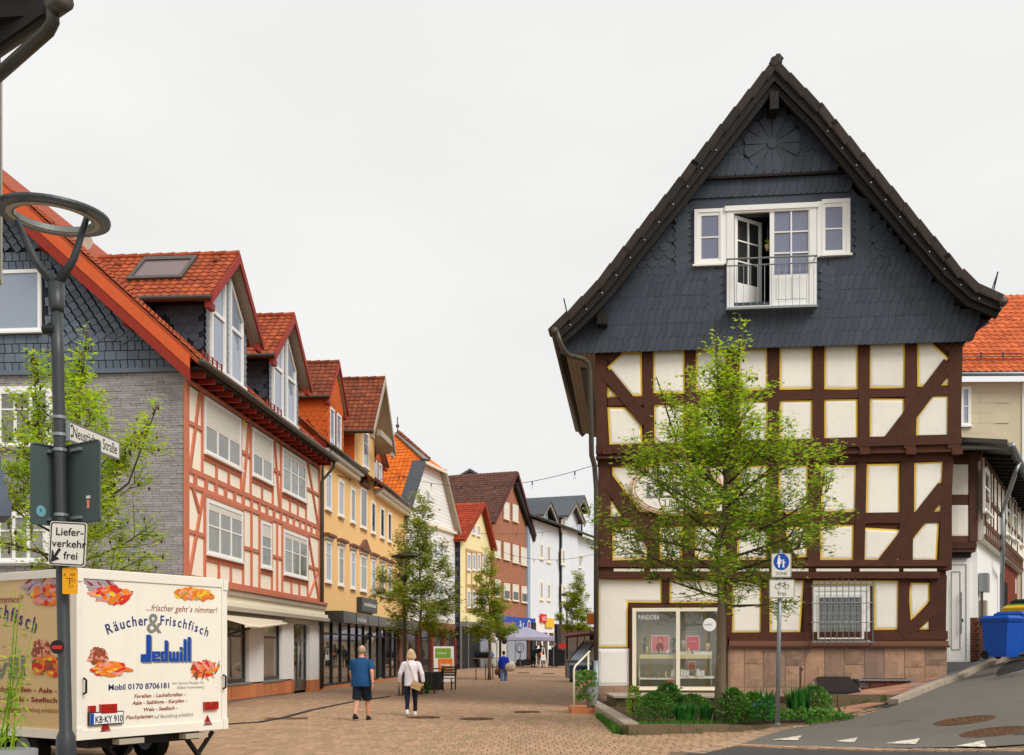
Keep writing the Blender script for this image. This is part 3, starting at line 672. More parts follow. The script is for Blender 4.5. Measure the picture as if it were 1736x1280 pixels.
mb = MB(); mb.box(-.5, -.3, -.4, .5, .3, .12); mb.build('stone', 'kerb_mossy', t)
# ---- shop window
sw = P(1068, 1025, 0)[0], P(1233, 1025, 0)[0]; st, sb = P(1150, 1024.8, 0)[1], P(1150, 1169.6, 0)[1]
mb = MB(); a, b = sw; f = .075
mb.box(a, -.06, sb, a + f, .12, st); mb.box(b - f, -.06, sb, b, .12, st); mb.box(a + f, -.06, st - f, b - f, .12, st); mb.box(a + f, -.05, sb, b - f, .12, sb + .03)
sho = mb.build('shop_window', 'timber_dark', house)
ca, cb, ct, cbm = P(1072, 1030, 0)[0], P(1228, 1030, 0)[0], P(1150, 1030.5, 0)[1], P(1150, 1168.5, 0)[1]
ga, gb, gt, gbt = P(1078.5, 1030, 0)[0], P(1221, 1030, 0)[0], P(1150, 1036.6, 0)[1], P(1150, 1164, 0)[1]; m0, m1 = P(1146, 1030, 0)[0], P(1152.6, 1030, 0)[0]
mb = MB(); mb.box(ca, -.075, cbm, ga, .05, ct); mb.box(gb, -.075, cbm, cb, .05, ct); mb.box(ga, -.075, gt, gb, .05, ct); mb.box(ga, -.075, cbm, gb, .05, gbt); mb.box(m0, -.08, gbt, m1, .05, gt); mb.box(ca - .02, -.1, cbm - .03, cb + .02, .05, cbm)
mb.build('window_frame', 'cream_paint', sho)
for p, q in ((ga, m0), (m1, gb)): mb = MB(); mb.box(p, -.02, gbt, q, -.01, gt); mb.build('pane', 'shop_glass', sho)
mb = MB(); s0, s1 = P(1071, 1036, 0)[0], P(1229, 1036, 0)[0]
mb.box(ca + .02, .62, gbt - .1, cb - .02, 1.1, gt + .1); mb.box(ca + .02, .06, gbt - .1, ca + .06, 1.05, gt + .1); mb.box(cb - .06, .06, gbt - .1, cb - .02, 1.05, gt + .1); mb.box(ca + .06, .06, gbt - .1, cb - .06, 1.05, gbt - .02); mb.box(ca + .06, .06, gt + .05, cb - .06, 1.05, gt + .1)
mb.build('display_lining', 'interior', sho)
zsh = P(1110, 1113, .3)[1]
mb = MB(); mb.box(P(1084, 1110, .05)[0], .04, zsh - .06, P(1206, 1110, .2)[0], .5, zsh + .06); mb.build('display_shelf', 'shelf_cream', sho)
mb = MB(); mb.box(P(1152, 1110, .2)[0], .06, zsh + .06, P(1206, 1110, .2)[0], .5, zsh + .15); mb.box(P(1152, 1148, .2)[0], .05, P(1150, 1150, .2)[1], P(1210, 1110, .2)[0], .7, P(1150, 1146, .2)[1]); mb.box(P(1084, 1148, .2)[0], .05, P(1150, 1152, .2)[1], P(1143, 1110, .2)[0], .7, P(1150, 1149, .2)[1]); mb.build('display_plinth', 'white_paint', sho)
for x in (1084, 1143, 1206): mb = MB(); u = P(x, 1100, .25)[0]; mb.box(u - .02, .3, gbt, u + .02, .34, zsh - .06); mb.build('shelf_post', 'cream_paint', sho)
for x, m in ((1085, 'yellow_print'), (1101, 'yellow_print'), (1197, 'yellow_print')): mb = MB(); u = P(x, 1100, .5)[0]; mb.box(u - .012, .56, gbt, u + .012, .58, gt); mb.build('cord', m, sho)
def W2(px, py, yd): u, z = P(px, py, yd); return u, yd, z
# things standing in the window
def disp(name, label, cat, px0, px1, py0, py1, yd, m, group=None, parts=None):
    u0, z1 = P(px0, py0, yd); u1, z0 = P(px1, py1, yd)
    t = thing(name, label, cat, H.M @ Matrix.Translation(((u0 + u1) / 2, yd, z0)), group); w_, h = (u1 - u0), (z1 - z0)
    parts(t, w_, h) if parts else MB().box(-w_ / 2, -.05, 0, w_ / 2, .05, h).build('body', m, t)
    return t
def poster(m, tx=None, face=False):
    def f(t, w_, h):
        MB().box(-w_ / 2, 0, 0, w_ / 2, .03, h).build('board', 'white_print', t)
        MB().box(-w_ * .46, -.006, h * .04, w_ * .46, -.002, h * .96).build('print', m, t)
        if face:
            mb = MB(); 
            for (cx, cz, rx, rz, mm) in ((.02, .72, .15, .17, 0), (.0, .66, .10, .17, 1), (-.02, .3, .2, .28, 2), (-.14, .42, .05, .2, 1)): mb.poly([(w_ * (cx + rx * math.cos(a * .524)), -.012 - .002 * mm, h * (cz + rz * math.sin(a * .524))) for a in range(12)], mm)
            mb.build('portrait_print', ['brown_print', 'pink_print', 'maroon_print'], t)
        if tx: text(tx, h * .12, FT(-w_ * .25, -.012, h * .6), 'white_print', t, width=w_ * .5)
    return f
disp('poster', 'pink poster with a portrait on the left of the shop window shelf', 'poster', 1104, 1135, 1077, 1106, .04, None, None, poster('poster_pink', None, True))
disp('poster', 'plain red-pink poster on the right of the shop window shelf', 'poster', 1163, 1186, 1078, 1104, .04, None, None, poster('poster_rose', 'ME LOVE'))
disp('poster', 'grey display card behind the red-pink poster in the shop window', 'poster', 1156, 1183, 1070, 1092, .57, None, None, poster('interior'))
disp('poster', 'small framed portrait card on the lower level of the shop window', 'poster', 1167, 1179, 1121, 1136, .03, None, None, poster('brown_print'))
def cup(m):
    def f(t, w_, h): mb = MB(); mb.lathe([(w_ * .36, 0), (w_ * .42, h * .7), (w_ * .5, h), (w_ * .44, h), (w_ * .38, h * .7)], n=12); mb.build('body', m, t, True)
    return f
for k, (a, b, c, d, m) in enumerate([(1095, 1099, 1097, 1107, 'shelf_cream'), (1195, 1204, 1091, 1104, 'shelf_cream'), (1153, 1163, 1086, 1104, 'interior'), (1178, 1186, 1094, 1104, 'orange_print')]):
    disp('vase', ['slim cream vase beside the portrait poster', 'wide cream cup at the right end of the window shelf', 'grey vase left of the red-pink poster', 'small orange vase before the red-pink poster'][k], 'vase', a, b, c, d, .1, None, 'vases on the window shelf', cup(m))
for k in range(7): x = [1156, 1161, 1166, 1183, 1187, 1192, 1142][k]; disp('jewellery_box', 'small white jewellery box ' + ['farthest left in the right-hand pane', 'second from the left in the right-hand pane', 'left of the small framed portrait card', 'right of the small framed portrait card', 'second right of the framed portrait card', 'at the right end beside the tree trunk', 'at the middle bar in the left pane'][k], 'box', x - 2.2, x + 2.2, 1134 + U(0, 3), 1146, .08, 'white_print', 'white jewellery boxes in the shop window')
for k in range(14):
    x = U(1103, 1140) if k < 9 else U(1166, 1182); up = k % 2; disp('ring_stand', 'tiny %s jewellery stand on the %s of the shop window' % (('cream', 'white', 'grey')[k % 3], 'shelf' if up else 'lower level'), 'jewellery stand', x - 1.2, x + 1.2, (1101 if up else 1141) + U(-3, 2), 1107 if up else 1148, .07, ['shelf_cream', 'white_print', 'steel_grey'][k % 3], 'small jewellery stands in the shop window')
for (x0, x1) in ((1090, 1095), (1138, 1146)):
    def plant(t, w_, h):
        mb = MB()
        for i in range(40): a, r, z = U(0, 6.3), U(0, w_ * .6), U(.1, 1) * h; mb.add([(r * math.cos(a), r * .4 * math.sin(a), z), (r * math.cos(a) + U(-.05, .05), U(-.05, .05), z + .07), (r * math.cos(a) + .03, 0, z + .03)], [(0, 1, 2)])
        mb.build('foliage', 'leaf_deep', t); MB().box(-.03, -.03, 0, .03, .03, .1).build('pot', 'brown_print', t)
    disp('window_plant', 'dark green plant behind the left posters of the shop window' if x0 < 1100 else 'dark green plant beside the middle bar of the shop window', 'plant', x0, x1, 1082, 1107, .5, None, None, plant)
text('PANDORA', .2, FT(*W2(1082, 1050.5, -.022)), 'white_print', sho, width=P(1117, 1050, 0)[0] - P(1082, 1050, 0)[0], spacing=1.2)
text('s.Oliver', .13, FT(*W2(1127, 1156, -.022)), 'red_print', sho, shear=.25, width=.26)
u, y, z = W2(1203, 1059, -.022); mb = MB(); mb.poly([(u + .19 * math.cos(a * .262), y, z + .19 * math.sin(a * .262)) for a in range(24)]); mb.build('round_sticker', 'white_print', sho)
text('UHREN', .07, FT(u - .16, y - .004, z - .02), 'grey_print', sho)
for x in (1082, 1143, 1155, 1218): u, y, z = W2(x, 1166.2, -.078); MB().box(u - .03, y - .012, z - .02, u + .03, y + .01, z + .02).build('lock', 'black_metal', sho)
# ---- ground-floor window with iron grille
x0, x1 = P(1377, 1040, 0)[0], P(1475, 1040, 0)[0]; z1, z0 = P(1425, 994, 0)[1], P(1425, 1090, 0)[1]
mb = MB(); f = .06; mb.box(x0 - f, -.03, z0 - f, x1 + f, .06, z0); mb.box(x0 - f, -.03, z1, x1 + f, .06, z1 + .03); mb.box(x0 - f, -.03, z0, x0, .06, z1); mb.box(x1, -.03, z0, x1 + f, .06, z1)
gw = mb.build('barred_window', 'timber_dark', house)
g0, g1 = P(1389, 1040, 0)[0], P(1460.6, 1040, 0)[0]; h1, h0 = P(1425, 1013, 0)[1], P(1425, 1081, 0)[1]
mb = MB()
for i, (q, yy) in enumerate(((0, -.02), (.4, .0), (.72, -.035))):
    q2 = (.4, .72, 1)[i]
    A = [lerp(x0, g0, q), lerp(x1, g1, q), lerp(z0, h0, q), lerp(z1, h1, q)]; B = [lerp(x0, g0, q2), lerp(x1, g1, q2), lerp(z0, h0, q2), lerp(z1, h1, q2)]
    mb.box(A[0], yy, A[2], B[0], .05, A[3]); mb.box(B[1], yy, A[2], A[1], .05, A[3]); mb.box(B[0], yy, A[2], B[1], .05, B[2]); mb.box(B[0], yy, B[3], B[1], .05, A[3])
mb.build('window_frame', 'white_paint', gw)
MB().box(g0, .02, h0, g1, .03, h1).build('pane', 'clear_glass', gw)
mb = MB()
for i in range(9): z = lerp(h0, h1, (i + .5) / 9); mb.box(g0, .045 + .003 * (i % 2), z - (h1 - h0) / 19, g1, .05, z + (h1 - h0) / 22)
mb.build('blind', 'glass_curtain', gw)
gr = link('window_grille', MB().tube([(x0 - .05, -.24, z0 + .02), (x1 + .05, -.24, z0 + .02)], .016, 6).mesh('window_grille', 'steel_grey'), house)
for z in (z0 + (z1 - z0) * .36, z0 + (z1 - z0) * .70, z1 + .0): MB().tube([(x0 - .07, -.24, z), (x1 + .07, -.24, z)], .016, 6).build('cross_bar', 'steel_grey', gr)
for i in range(11):
    u = lerp(x0 - .02, x1 + .02, i / 10); MB().tube([(u, -.256, z0 - .02), (u, -.256, z1 + .1 + .09 * math.sin(math.pi * i / 10))], .013, 6).build('grille_bar', 'steel_grey', gr)
for x in (x0 - .05, x1 + .05):
    for z in (z0 + .02, z0 + (z1 - z0) * .36, z0 + (z1 - z0) * .7, z1): MB().tube([(x, -.25, z), (x, .04, z)], .022, 6).build('bracket', 'steel_grey', gr)
# ---- slate gable
VL = [(938, 556), (967, 530), (1010, 486), (1075, 404), (1150, 311), (1222, 219), (1313, 106)]
VR = [(1313, 106), (1400, 193), (1480, 288), (1560, 383), (1620, 453), (1660, 489), (1706, 507)]
YV = -1.25
vl, vr = Ps(VL, YV), Ps(VR, YV); apex = vl[-1]
prof = vl + vr[1:]
def under(d):                     # roof line lowered by d, in elevation
    o = []
    for i, (x, z) in enumerate(prof):
        a = prof[max(0, i - 1)]; b = prof[min(len(prof) - 1, i + 1)]; t = V((b[0] - a[0], b[1] - a[1])).normalized()
        o.append((x + t.y * d, z - t.x * d))
    i = len(vl) - 1; o[i] = (apex[0], apex[1] - d * 1.45); return o
un = under(.28)
zS = P(1300, 583, YS)[1]
gx0, gx1 = P(975, 588, YS)[0], P(1634, 572, YS)[0]
inner = [p for p in under(.42) if p[1] > zS + .25]
gab = [(gx0 + .05, zS), (gx1 - .05, zS)] + [(x, z) for x, z in reversed(inner)]
def clip(poly, ax, v, keep_less):
    out = []; n = len(poly)
    for i in range(n):
        a, b = poly[i - 1], poly[i]; ia = (a[ax] <= v) == keep_less; ib = (b[ax] <= v) == keep_less
        if ia != ib: t = (v - a[ax]) / (b[ax] - a[ax]); out.append((a[0] + (b[0] - a[0]) * t, a[1] + (b[1] - a[1]) * t))
        if ib: out.append(b)
    return out
YW = YS - .03
def R4(x0, x1, y0, y1): a, b = P(x0, (y0 + y1) / 2, YW), P(x1, (y0 + y1) / 2, YW); xm = (x0 + x1) / 2; return a[0], P(xm, y1, YW)[1], b[0], P(xm, y0, YW)[1]
I = R4(1244, 1372, 359.5, 518)
mb = MB(); mid_ = clip(clip(gab, 0, I[0], False), 0, I[2], True)
for g_ in (clip(gab, 0, I[0], True), clip(gab, 0, I[2], False), clip(mid_, 1, I[1], True), clip(mid_, 1, I[3], False)): mb.prism(g_, YS, YS + .3)
mb.prism(gab, YS + 2.2, 12.0); mb.build('gable_wall', 'slate', house)
def strip_roof(top, bot, y0, y1, m):
    mb = MB(); n = len(top)
    mb.prism(top + bot[::-1], y0, y1); return mb
strip_roof(under(.06), un, YV + .3, 13, 0).build('roof', 'timber_black', house)
mb = MB(); up = under(0)
for i in range(len(up) - 1):
    (a, b), (c, d) = up[i], up[i + 1]; mb.add([(a, YV + .4, b), (c, YV + .4, d), (c, 13, d), (a, 13, b)], [(0, 1, 2, 3)])
mb.build('roof_covering', 'tile_dark', house)
# barge boards in two layers with bolts
o1, o2 = under(.07), under(.34); i0 = len(vl) - 1
mb = MB(); mb.prism(o1[:i0 + 1] + o2[:i0 + 1][::-1], YV, YV + .09); mb.build('barge_board', 'timber_black', house)
mb = MB(); mb.prism(o1[i0:] + o2[i0:][::-1], YV, YV + .09); mb.build('barge_board', 'timber_black', house)
o3, o4 = under(.32), under(.5)
mb = MB(); mb.prism(o3[:i0 + 1] + o4[:i0 + 1][::-1], YV + .1, YV + .25); mb.build('verge_rafter', 'timber_black', house)
mb = MB(); mb.prism(o3[i0:] + o4[i0:][::-1], YV + .1, YV + .25); mb.build('verge_rafter', 'timber_black', house)
def along(poly, step, s0=.0):
    out = []; acc = s0
    for (a, b), (c, d) in zip(poly, poly[1:]):
        L_ = math.hypot(c - a, d - b); ang = math.atan2(d - b, c - a)
        while acc < L_: out.append((lerp(a, c, acc / L_), lerp(b, d, acc / L_), ang)); acc += step
        acc -= L_
    return out
bm_ = MB().ball((0, 0, 0), .03, 8, 5).mesh('bolt', 'galvanised', True)
ob = under(.26)
for x, z, a in along(ob[:i0], .62, .4) + along(ob[i0 + 1:], .62, .4): link('bolt', bm_, house, None, Matrix.Translation((x, YV - .005, z)))
# verge tiles
mb = MB(); mb.box(-.36, 0, -.02, .36, .55, .05); mb.box(-.36, -.05, -.17, .36, 0, .05); mb.add([(-.36, -.06, -.12), (.36, -.06, -.16), (.36, -.06, .06), (-.36, -.06, .06)], [(0, 1, 2, 3)]); vt = mb.mesh('verge_tile', 'tile_dark')
for x, z, a in along(up[:i0 + 1], .6, .2): link('verge_tile', vt, house, None, Matrix.Translation((x, YV - .02, z + .02)) @ Matrix.Rotation(-a - .05, 4, 'Y'))
for x, z, a in along(up[i0:], .6, .3): link('verge_tile', vt, house, None, Matrix.Translation((x, YV - .02, z + .02)) @ Matrix.Rotation(-a + .05, 4, 'Y'))
mb = MB(); mb.tube([(apex[0], YV - .1, apex[1] + .0), (apex[0], 13, apex[1])], .13, 10); mb.build('ridge_tile', 'tile_dark', house)
mb = MB(); u, z = P(1320, 100, YV); mb.tube([(u, YV, z - .25), (u, YV, z - .1), (u + .02, YV, z + .05), (u + .02, YV, z + .14)], [.07, .1, .085, .03], 8); mb.build('ridge_ornament', 'black_metal', house, True)
for x, y in ((1021, 540), (1630, 500)): u, z = P(x, y, YS - .3); MB().box(u - .14, YV + .26, z - .2, u + .14, YS + .02, z + .16).build('purlin_end', 'timber_black', house)
u, z = P(1313, 165, YV); MB().box(u - .12, YV + .02, z - .3, u + .12, YS, z + .18).build('purlin_end', 'timber_black', house)
# right soffit of warm boards
a, b = un[-1], un[-2]
mb = MB(); e0, e1 = (un[-1][0] - .05, un[-1][1] - .02), (uR + .05, zS - .1)
mb.add([(e0[0], YV + .35, e0[1]), (e1[0], YV + .35, e1[1]), (e1[0], 12, e1[1]), (e0[0], 12, e0[1])], [(0, 1, 2, 3)]); mb.build('soffit', 'soffit_wood', house)
f0, f1 = (un[0][0] + .06, un[0][1] - .02), (uL - .0, zS - .06)
for i in range(7):
    a, b = (lerp(f0[0], f1[0], i / 7), lerp(f0[1], f1[1], i / 7)), (lerp(f0[0], f1[0], (i + .95) / 7), lerp(f0[1], f1[1], (i + .95) / 7)); mb = MB(); mb.prism([a, b, (b[0], b[1] + .03), (a[0], a[1] + .03)], YS + .02, 12); mb.build('soffit_board', 'soffit_grey', house)
# gutters and the left downpipe
for x, y, q in ((940, 562, -1), (1700, 512, 1)):
    u, z = P(x, y, YV); mb = MB(); mb.tube([(u, YV - .12, z), (u, 12, z)], .11, 8); mb.build('gutter', 'zinc_dark', house, True)
pp = [(943, 560, YV - .05), (949, 578, YV), (955, 592, YV + .1), (964, 602, YV + .3), (988, 608, YU - .4), (997, 615, YU - .28), (1000.5, 632, YU - .22), (1003, 772, YU - .2), (1008, 790, YM - .15), (1011, 830, YG - .16), (1010.5, 1192, YG - .16)]
mb = MB(); mb.tube([W2(*q) for q in pp], .075, 8); mb.build('downpipe', 'zinc_dark', house, True)
mb = MB(); mb.tube([W2(1010.5, 1120, YG - .16), W2(1010.5, 1206, YG - .16)], .085, 8); mb.build('downpipe_shoe', 'galvanised', house, True)
for x, y in ((963, 513), (1684, 470)): u, z = P(x, y + 25, YV + .6); mb = MB(); mb.tube([(u, YV + .6, z), (u + (-.12 if x < 1200 else .12), YV + .6, z + .55)], .02, 5); mb.tube([(u, YV + .9, z), (u + (-.12 if x < 1200 else .12), YV + .6, z + .55)], .015, 5); mb.build('snow_hook', 'black_metal', house)
# slates: Old German rows with rounded edges
def slate_mesh(wd, h, kind):
    mb = MB()
    if kind == 0:   # rounded drop, leaning
        pr = [(-.5, .6), (-.62, -.5), (-.1, -.52), (.12, -.48), (.3, -.36), (.44, -.16), (.55, .12), (.62, .6)]
    elif kind == 1: # pointed scale
        pr = [(-.5, .6), (-.5, -.1), (-.3, -.42), (0, -.55), (.3, -.42), (.5, -.1), (.5, .6)]
    else:           # plain band
        pr = [(-.5, .5), (-.5, -.5), (.5, -.5), (.5, .5)]
    n = len(pr); cx_ = sum(p[0] for p in pr) / n; cz_ = sum(p[1] for p in pr) / n
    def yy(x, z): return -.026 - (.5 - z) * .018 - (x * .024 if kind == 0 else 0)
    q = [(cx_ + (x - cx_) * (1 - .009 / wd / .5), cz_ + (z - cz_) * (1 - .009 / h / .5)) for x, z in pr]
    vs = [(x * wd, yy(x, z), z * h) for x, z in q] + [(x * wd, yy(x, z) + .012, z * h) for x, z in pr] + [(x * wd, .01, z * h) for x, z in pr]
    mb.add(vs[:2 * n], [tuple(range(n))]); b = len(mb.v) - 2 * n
    mb.f += [(b + i, b + n + i, b + n + (i + 1) % n, b + (i + 1) % n) for i in range(n)]; mb.m += [1] * n  # rim in second material; on slates its dark colour imitates joint shadow
    return mb
lower_cut = [(1185, 305), (1420, 297)]
zc = P(1308, 301, YS)[1]
winrect = Ps([(1170, 345), (1448, 345), (1448, 450), (1388, 450), (1388, 527), (1226, 527), (1226, 450), (1170, 450)], YS)
wl, wr = winrect[0][0], winrect[1][0]; wt = winrect[0][1]; wbm = winrect[3][1]; dl, dr, db = winrect[6][0], winrect[3][0] , winrect[5][1]; dr = winrect[3][0]
dl, dr = P(1226, 500, YS)[0], P(1388, 500, YS)[0]
def in_win(x, z, e=0): return (wl - e < x < wr + e and wbm - e < z < wt + e) or (dl - e < x < dr + e and db - e < z < wt)
gsh = [(gx0 - .1, zS - .1), (gx1 + .1, zS - .1)] + [(x, z) for x, z in reversed([p for p in under(.32) if p[1] > zS])]
sl0 = [slate_mesh(.27, .47, 0).mesh('slate', ['slate', 'slate_back_rim_shade']) for k in range(2)]; sl1 = [slate_mesh(.36, .36, 1).mesh('slate', ['slate', 'slate_back_rim_shade'])]; sl2 = [slate_mesh(.27, .47, 0).mesh('slate', ['slate', 'slate_back_rim_shade'])]
M0, M1, M2 = [], [], []
row = .39; z = zS + .12; j = 0; xr = 0
while z < apex[1] - 1.0:
    up_ = z > zc - .05; x = gx0 - .3 + (.13 if j % 2 else 0)
    while x < gx1 + .3:
        scale = z > wbm and z < wt + .15 and (x < wl - .36 or x > wr + .36) and not up_
        if inpoly((x, z), gsh) and not in_win(x, z, .02):
            if up_:
                cx, cz = P(1308, 247, YS)
                if math.hypot(x - cx, z - cz) > .80: M1.append((x, z))
            elif scale: M1.append((x, z))
            elif (wl - .36 < x < wl or wr < x < wr + .36) if (wbm < z < wt) else ((dl - .36 < x < dl or dr < x < dr + .36) and db < z < wbm): pass
            else: M0.append(Matrix.Translation((x, YS - .002, z)) @ Matrix.Rotation(U(-.012, .012) - .05, 4, 'Y') @ Matrix.Rotation(U(-.008, .008), 4, 'X'))
        x += .19
    z += row if not up_ else .3; j += 1
# diamond scales on a finer grid
Md = []
for (cond) in (0,):
    z = wbm + .05; j = 0
    while z < apex[1] - .9:
        x = gx0 + (.17 if j % 2 else 0)
        while x < gx1:
            up_ = z > zc + .45; mid = wbm < z < wt + .25 and (x < wl - .4 or x > wr + .4)
            cx, cz = P(1308, 247, YS)
            if inpoly((x, z), gsh) and ((up_ and math.hypot(x - cx, z - cz) > .74) or mid): Md.append(Matrix.Translation((x, YS - (.06 if up_ else .002), z)) @ Matrix.Rotation(U(-.03, .03), 4, 'Y'))
            x += .34
        z += .235; j += 1
# upright slates flanking the windows
Ms2 = []
for xa, zb_, zt_, sg in ((wl - .22, wbm, wt, 1), (wr + .22, wbm, wt, -1), (dl - .24, db, wbm - .1, 1), (dr + .24, db, wbm - .1, -1)):
    z = zb_ + .1
    while z < zt_: Ms2.append(Matrix.Translation((xa, YS - .004, z)) @ Matrix.Rotation(sg * 1.15, 4, 'Y')); z += .23
sl3 = [slate_mesh(.27, .46, 2).mesh('slate', ['slate', 'slate_back_rim_shade'])]
cx, cz = P(1308, 247, YS)
def near_c(M): return (M.translation.x - cx) ** 2 + (M.translation.z - zS) ** 2 * .3
M0.sort(key=near_c)
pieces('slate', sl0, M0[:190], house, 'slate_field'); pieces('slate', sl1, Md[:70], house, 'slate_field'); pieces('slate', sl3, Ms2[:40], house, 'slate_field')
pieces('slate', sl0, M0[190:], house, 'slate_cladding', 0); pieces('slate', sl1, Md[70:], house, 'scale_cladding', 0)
# projecting gable top and its rosette
mb = MB(); tri = [(x, z) for x, z in under(.56) if z > zc + .1]
a_, b_ = P(1186, 304, YS)[0], P(1422, 297, YS)[0]
mb.prism([(a_ - .05, zc + .03), (b_ + .05, zc + .03)] + tri[::-1], YS - .062, YS + .01); mb.build('gable_top', 'slate', house)
mb = MB(); mb.box(a_ - .1, YS - .16, zc - .02, b_ + .1, YS, zc + .05); mb.build('drip_board', 'timber_black', house)
Mr = [Matrix.Translation((lerp(a_, b_, (i + .5) / 15), YS - .1, zc + .24)) for i in range(15)]
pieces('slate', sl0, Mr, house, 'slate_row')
for i in range(12):
    a0, a1 = i * math.pi / 6 + .02, (i + 1) * math.pi / 6 - .02; r = .74
    pts = [(cx + .13 * math.cos(a0), cz + .13 * math.sin(a0)), (cx + r * math.cos(a0), cz + r * math.sin(a0)), (cx + r * 1.06 * math.cos((a0 * 2 + a1) / 3), cz + r * 1.06 * math.sin((a0 * 2 + a1) / 3)), (cx + r * 1.06 * math.cos((a0 + a1 * 2) / 3), cz + r * 1.06 * math.sin((a0 + a1 * 2) / 3)), (cx + r * math.cos(a1), cz + r * math.sin(a1)), (cx + .13 * math.cos(a1), cz + .13 * math.sin(a1))]
    mb = MB(); mb.prism(pts, YS - .135 - .008 * (i % 2), YS - .06); mb.build('rosette_petal', 'slate', house)
mb = MB(); mb.prism([(cx + .14 * math.cos(a * .4488), cz + .14 * math.sin(a * .4488)) for a in range(14)], YS - .17, YS - .06); mb.build('rosette_hub', 'slate', house)
# ---- gable windows and French doors
YW = YS - .03
def fbox(mb, l, yd0, yd1):      # frame member from pixel corners
    (u0, z1), (u1, z0) = P(l[0], l[2], YW), P(l[1], l[3], YW); mb.box(u0, yd0, z0, u1, yd1, z1); return u0, z0, u1, z1
def ring(mb, o, i, y0, y1, mi=0):
    mb.box(o[0], y0, o[1], i[0], y1, o[3], mi); mb.box(i[2], y0, o[1], o[2], y1, o[3], mi); mb.box(i[0], y0, o[1], i[2], y1, i[1], mi); mb.box(i[0], y0, i[3], i[2], y1, o[3], mi)
def R4(x0, x1, y0, y1): a, b = P(x0, (y0 + y1) / 2, YW), P(x1, (y0 + y1) / 2, YW); xm = (x0 + x1) / 2; return a[0], P(xm, y1, YW)[1], b[0], P(xm, y0, YW)[1]
for (o, g) in (((1177, 1224, 355, 449), (1189, 1218, 366, 439)), ((1393, 1441, 338, 432), (1399, 1428, 351.5, 424.5))):
    O, Gl = R4(*o), R4(*g); mb = MB(); mid = [(O[i] + Gl[i]) / 2 for i in range(4)]
    ring(mb, O, mid, YW - .05, YW + .05); ring(mb, mid, Gl, YW - .025, YW + .05); wdw = mb.build('gable_window', 'white_paint', house)
    zm = (Gl[1] + Gl[3]) / 2; MB().box(Gl[0], YW - .02, zm - .018, Gl[2], YW + .03, zm + .018).build('glazing_bar', 'white_paint', wdw)
    for a, b in ((Gl[1], zm - .018), (zm + .018, Gl[3])): MB().box(Gl[0], YW + .0, a, Gl[2], YW + .02, b).build('pane', 'glass_lilac', wdw)
    MB().box(O[0] - .05, YW - .11, O[1] - .05, O[2] + .05, YW + .04, O[1]).build('sill', 'white_paint', wdw)
for l in ((1224, 1232, 353, 448), (1385, 1393, 342, 436)): O = R4(*l); MB().box(O[0], YW - .035, O[1], O[2], YW + .04, O[3]).build('pilaster', 'white_paint', house)
O = R4(1232, 1384, 349, 523); I = R4(1244, 1372, 359.5, 518); mb = MB(); ring(mb, O, I, YW - .05, YW + .05)
fd = mb.build('french_door', 'white_paint', house)
MB().box(O[0] - .06, YW - .09, O[3] - .12, O[2] + .06, YW - .05, O[3] + .02).build('door_head', 'white_paint', fd)
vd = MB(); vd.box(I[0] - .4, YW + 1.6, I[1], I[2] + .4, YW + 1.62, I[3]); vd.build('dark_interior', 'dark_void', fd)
# right leaf, closed
Lf = R4(1305, 1372, 357, 518); Gl = R4(1312.5, 1370, 357.5, 465.5); mb = MB(); ring(mb, Lf, Gl, YW - .02, YW + .055); leaf = mb.build('door_leaf', 'white_paint', fd)
# glazing of the right leaf
xm = (Gl[0] + Gl[2]) / 2; zs = [Gl[1], lerp(Gl[1], Gl[3], .34), lerp(Gl[1], Gl[3], .67), Gl[3]]
mb = MB(); mb.box(xm - .02, YW - .025, Gl[1], xm + .02, YW + .04, Gl[3])
for z in zs[1:3]: mb.box(Gl[0], YW - .022, z - .018, Gl[2], YW + .04, z + .018)
MB().box(Gl[0], YW + .01, Gl[1], Gl[2], YW + .03, Gl[3]).build('glazing', 'glass_lilac', fd); mb.build('glazing_bars', 'white_paint', fd)
for q in (.3, .72): u = lerp(Gl[0], Gl[2], q); mb = MB(); mb.box(u - .22, YW - .035, Lf[1] + .18, u + .22, YW - .018, Lf[1] + .78); mb.build('door_panel', 'white_paint', fd)
# left leaf, swung inward on its left hinge
ang = R(38); T = Matrix.Translation((I[0] + .02, YW + .05, I[1])) @ Matrix.Rotation(ang, 4, 'Z'); wl_ = (I[2] - I[0]) / 2; hl = I[3] - I[1] - .03
mb = MB(T); o_, g_ = (0, 0, wl_, hl), (.1, .72, wl_ - .1, hl - .1); ring(mb, o_, g_, -.03, .03); ll = mb.build('door_leaf', 'white_paint', fd, label='left leaf swung open into the dark room')
mb = MB(T); mb.box(wl_ / 2 - .02, -.035, .72, wl_ / 2 + .02, .035, hl - .1)
for q in (.34, .67): z = lerp(.72, hl - .1, q); mb.box(.1, -.033, z - .018, wl_ - .1, .033, z + .018)
mb.build('glazing_bars', 'white_paint', fd); mb = MB(T); mb.box(.1, .0, .72, wl_ - .1, .012, hl - .1); mb.build('glazing', 'glass_dark', fd)
# carve: push the dark interior back behind the swung leaf
mb = MB(); mb.box(I[0] - .42, YW + .34, I[1] - .02, I[0] - .4, YW + 1.6, I[3]); mb.box(I[2] + .4, YW + .34, I[1], I[2] + .42, YW + 1.6, I[3]); mb.box(I[0] - .4, YW + .34, I[3], I[2] + .4, YW + 1.6, I[3] + .02); mb.box(I[0] - .4, YW + .34, I[1] - .03, I[2] + .4, YW + 1.6, I[1]); mb.build('room_lining', 'dark_void', fd)
